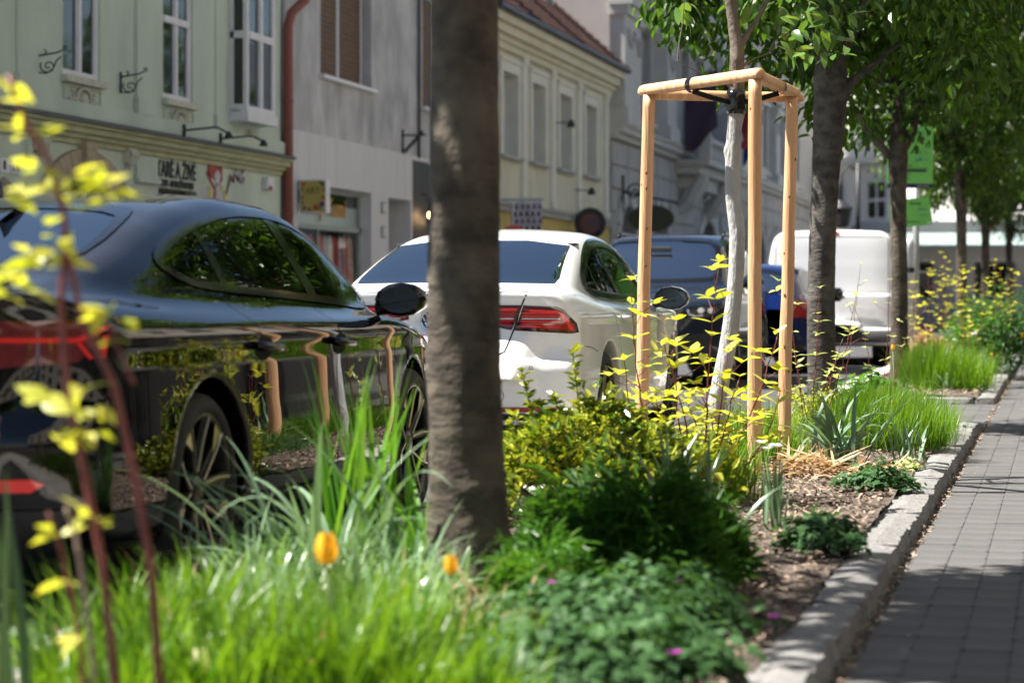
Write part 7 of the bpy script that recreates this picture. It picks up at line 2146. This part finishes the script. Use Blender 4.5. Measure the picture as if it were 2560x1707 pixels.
# green mound and second bed
blade_patch('sedge_mound', 'dense bright green grassy mound before the crossing', area(2080, 2350, 14.3, 16.6, 60), 7500, (.2, .40), (.004, .008), MAT['grass_bright'], .28, (.05, .7), 5, cat='ornamental grass', spread=.07)
blade_patch('sedge_mound', 'bright grass between the stakes behind the dry leaves', area(1790, 1990, 13.2, 15.2, 26), 2200, (.18, .34), (.004, .008), MAT['grass_bright'], .3, (.05, .7), 5, cat='ornamental grass', spread=.07)
blade_patch('sedge_mound', 'bright grass under the golden dogwood left of the stakes', area(1640, 1820, 10.6, 12.2, 24), 2300, (.16, .32), (.004, .009), MAT['grass_bright'], .3, (.05, .7), 5, cat='ornamental grass', spread=.07)
blade_patch('sedge_mound', 'dense green grassy mound at the near end of the far bed', area(2290, 2440, 23.6, 26.5, 44), 5200, (.28, .5), (.006, .012), MAT['grass_bright'], .25, (.05, .7), 5, cat='ornamental grass', spread=.09)
strap_plant('daffodil', 'pale curling leaves at the corner of the far bed', G(2372, 23.6), 8, (.25, .36), (.016, .026), MAT['strap_grey'], (.1, .6), (.3, 2.4), spread=.05, segs=9)
strap_plant('daffodil', 'daffodil leaves at the right end of the far grassy mound', G(2440, 25), 16, (.3, .45), (.016, .026), MAT['strap_grey'], (.1, .4), (.05, .6), spread=.08, segs=7)
# ground cover
mound('fern_plant', 'feathery dark green plant in the shade right of the thick trunk', G(1470, 7.6), 3800, (.2, .22), .3, (.04, .1), MAT['leaf_dark'], shape='fine')
mound('fern_plant', 'tallest feathery dark plant in the shade, middle of three', G(1620, 7.4), 4000, (.2, .2), .33, (.04, .1), MAT['leaf_dark'], shape='fine')
mound('fern_plant', 'small feathery dark plant in the shade nearest the kerb', G(1735, 7.9), 2200, (.16, .18), .22, (.04, .1), MAT['leaf_dark'], shape='fine')
mound('fern_plant', 'feathery bright green plant next to the thick trunk foot', G(1350, 7.1), 2600, (.16, .2), .2, (.03, .06), MAT['grass_deep'], shape='fine')
mound('geranium', 'dark geranium carpet with magenta flowers along the shaded kerb', G(1500, 6.4), 2600, (.42, .4), .15, (.014, .026), MAT['leaf_geranium'], flowers=2)
mound('geranium', 'dark geranium patch in the bottom corner by the kerb stones', G(1640, 6.9), 1500, (.22, .35), .14, (.014, .026), MAT['leaf_geranium'], flowers=1)
mound('geranium', 'dark geranium carpet at the bottom edge of the picture beside the front grass', G(1420, 5.75), 1500, (.26, .2), .12, (.014, .026), MAT['leaf_geranium'])
mound('geranium', 'dark geranium carpet spilling towards the nearest kerb stones', G(1640, 5.85), 1100, (.17, .24), .12, (.014, .026), MAT['leaf_geranium'])
mound('geranium', 'round bright geranium clump beside the kerb at the edge of shade', G(2052, 8.75), 900, (.15, .15), .13, (.014, .026), MAT['leaf_geranium'])
mound('geranium', 'small geranium clump by the kerb near the dry leaves', G(2195, 11.5), 900, (.17, .15), .11, (.012, .024), MAT['leaf_geranium'])
mound('geranium', 'little lime green seedlings beside the kerb before the mound', G(2262, 12.9), 160, (.1, .12), .06, (.012, .02), MAT['leaf_varieg'])
mound('spurge', 'lime green spurge at the foot of the grey trunk', G(2030, 16.2), 1500, (.35, .3), .26, (.02, .04), MAT['leaf_gold_field'], shape='leaf')
mound('lady_mantle', 'pale green leafy plant between the two nearest far trunks', G(2180, 18.4), 900, (.35, .25), .3, (.025, .05), MAT['grass_deep'])
mound('wormwood', 'silvery plant behind the variegated bush by the roadside kerb', G(1690, 11.5), 1800, (.3, .25), .2, (.02, .04), MAT['strap_grey_field'], shape='fine')
mound('wormwood', 'silvery foliage in the lower left corner of the bed', G(40, 5.7), 700, (.14, .14), .12, (.02, .04), MAT['strap_grey_field'], shape='fine')
mound('wormwood', 'silvery low plant between the thick trunk and the pale kerb', G(1290, 10.2), 900, (.18, .2), .08, (.015, .03), MAT['strap_grey_field'], shape='fine')
for k, (px, d, w, lb) in enumerate(((2320, 28.5, .3, 'russet-leaved low shrub behind the far grassy mound'), (2450, 30, .5, 'leafy green shrub at the foot of the slim trunk in the far bed'), (2520, 29, .35, 'dark leafy shrub by the far kerb at the right edge'), (2500, 40, .8, 'dark shrub mass further along the far bed'))):
    mound('low_shrub', lb, G(px, d), 1300, (w, w), (.4, .7, .6, 1.0)[k], (.05, .09), (MAT['leaf_dry'], MAT['grass_deep'], MAT['leaf_geranium'], MAT['leaf_dark'])[k], 'shrub', shape='leaf')
# tulips and poppies
def tulip(px, py, d, s, m, label, name='tulip'):
    x, y = G(px, d); z = H(py, d) - SOIL
    r = empty(name, (x, y, SOIL)); tag(r, label, 'flower', 'loose flowers')
    b = MB()
    for k in range(6):
        a = k * math.pi / 3
        V = []
        for i, (t, w, q) in enumerate(((0, .25, .35), (.25, .55, .5), (.5, .62, .52), (.75, .5, .45), (1, .12, .36))):
            for u in (-1, 0, 1): V.append((s * (q * math.cos(a) - u * w * .6 * math.sin(a)) * .9, s * (q * math.sin(a) + u * w * .6 * math.cos(a)) * .9, z - s * .7 + s * 1.5 * t))
        b.add(V, [(i * 3 + j, i * 3 + j + 1, i * 3 + j + 4, i * 3 + j + 3) for i in range(4) for j in range(2)])
    b.build('petals', m, r, True)
    b = MB(); b.tube([(0, 0, 0), (.01, .004, z * .5), (0, 0, z - s * .6)], .004, 6); b.build('stem', flat('green_stem', (.12, .15, .04)), r, True)
tulip(815, 1372, 5.85, .05, MAT['petal_orange'], 'large yellow-orange tulip in front of the strap leaves')
tulip(1126, 1412, 5.85, .03, MAT['petal_orange'], 'smaller orange tulip at the foot of the thick trunk')
tulip(500, 1655, 5.4, .04, MAT['petal_cream'], 'pale cream tulip in the front grass')
tulip(2232, 868, 17.0, .026, MAT['petal_orange'], 'orange poppy in front of the forked trunk', 'poppy')
tulip(2230, 1004, 15.0, .016, MAT['petal_orange'], 'orange poppy above the green mound', 'poppy')
tulip(2555, 838, 26, .035, MAT['petal_orange'], 'orange poppy in the far bed at the right edge', 'poppy')
tulip(2480, 885, 25.5, .02, MAT['petal_orange'], 'little orange poppy in the far bed beside the dogwood', 'poppy')
for px, py, d, lb in ((1935, 1543, 6.45, 'magenta geranium flower beside the shaded kerb'), (1685, 1632, 5.72, 'magenta geranium flower low at the bottom of the bed')):
    x, y = G(px, d); r = empty('geranium_flower', (x, y, SOIL)); tag(r, lb, 'flower', 'loose flowers')
    flower(r, (0, 0, H(py, d) - SOIL), .023, 5, MAT['petal_magenta'], .3, (0, 0, 0))

# fallen petals and leaf scraps on the pavers
n = 90
c = np.stack([rng.uniform(KX + .03, 1.2, n), rng.uniform(6, 22, n), np.full(n, .003)], 1)
a = rng.uniform(0, 6.28, n)
V, F = leaf_field(c, np.stack([np.cos(a), np.sin(a), rng.uniform(0, .25, n)], 1), np.tile([0, 0, 1.], (n, 1)), rng.uniform(.008, .028, n), rng.uniform(.005, .014, n), -.1, .2)
tag(mesh_obj('leaf_litter', V, F, MAT['leaf_dry']), 'tiny dry leaf scraps lying on the grey pavers', 'litter', kind='stuff')
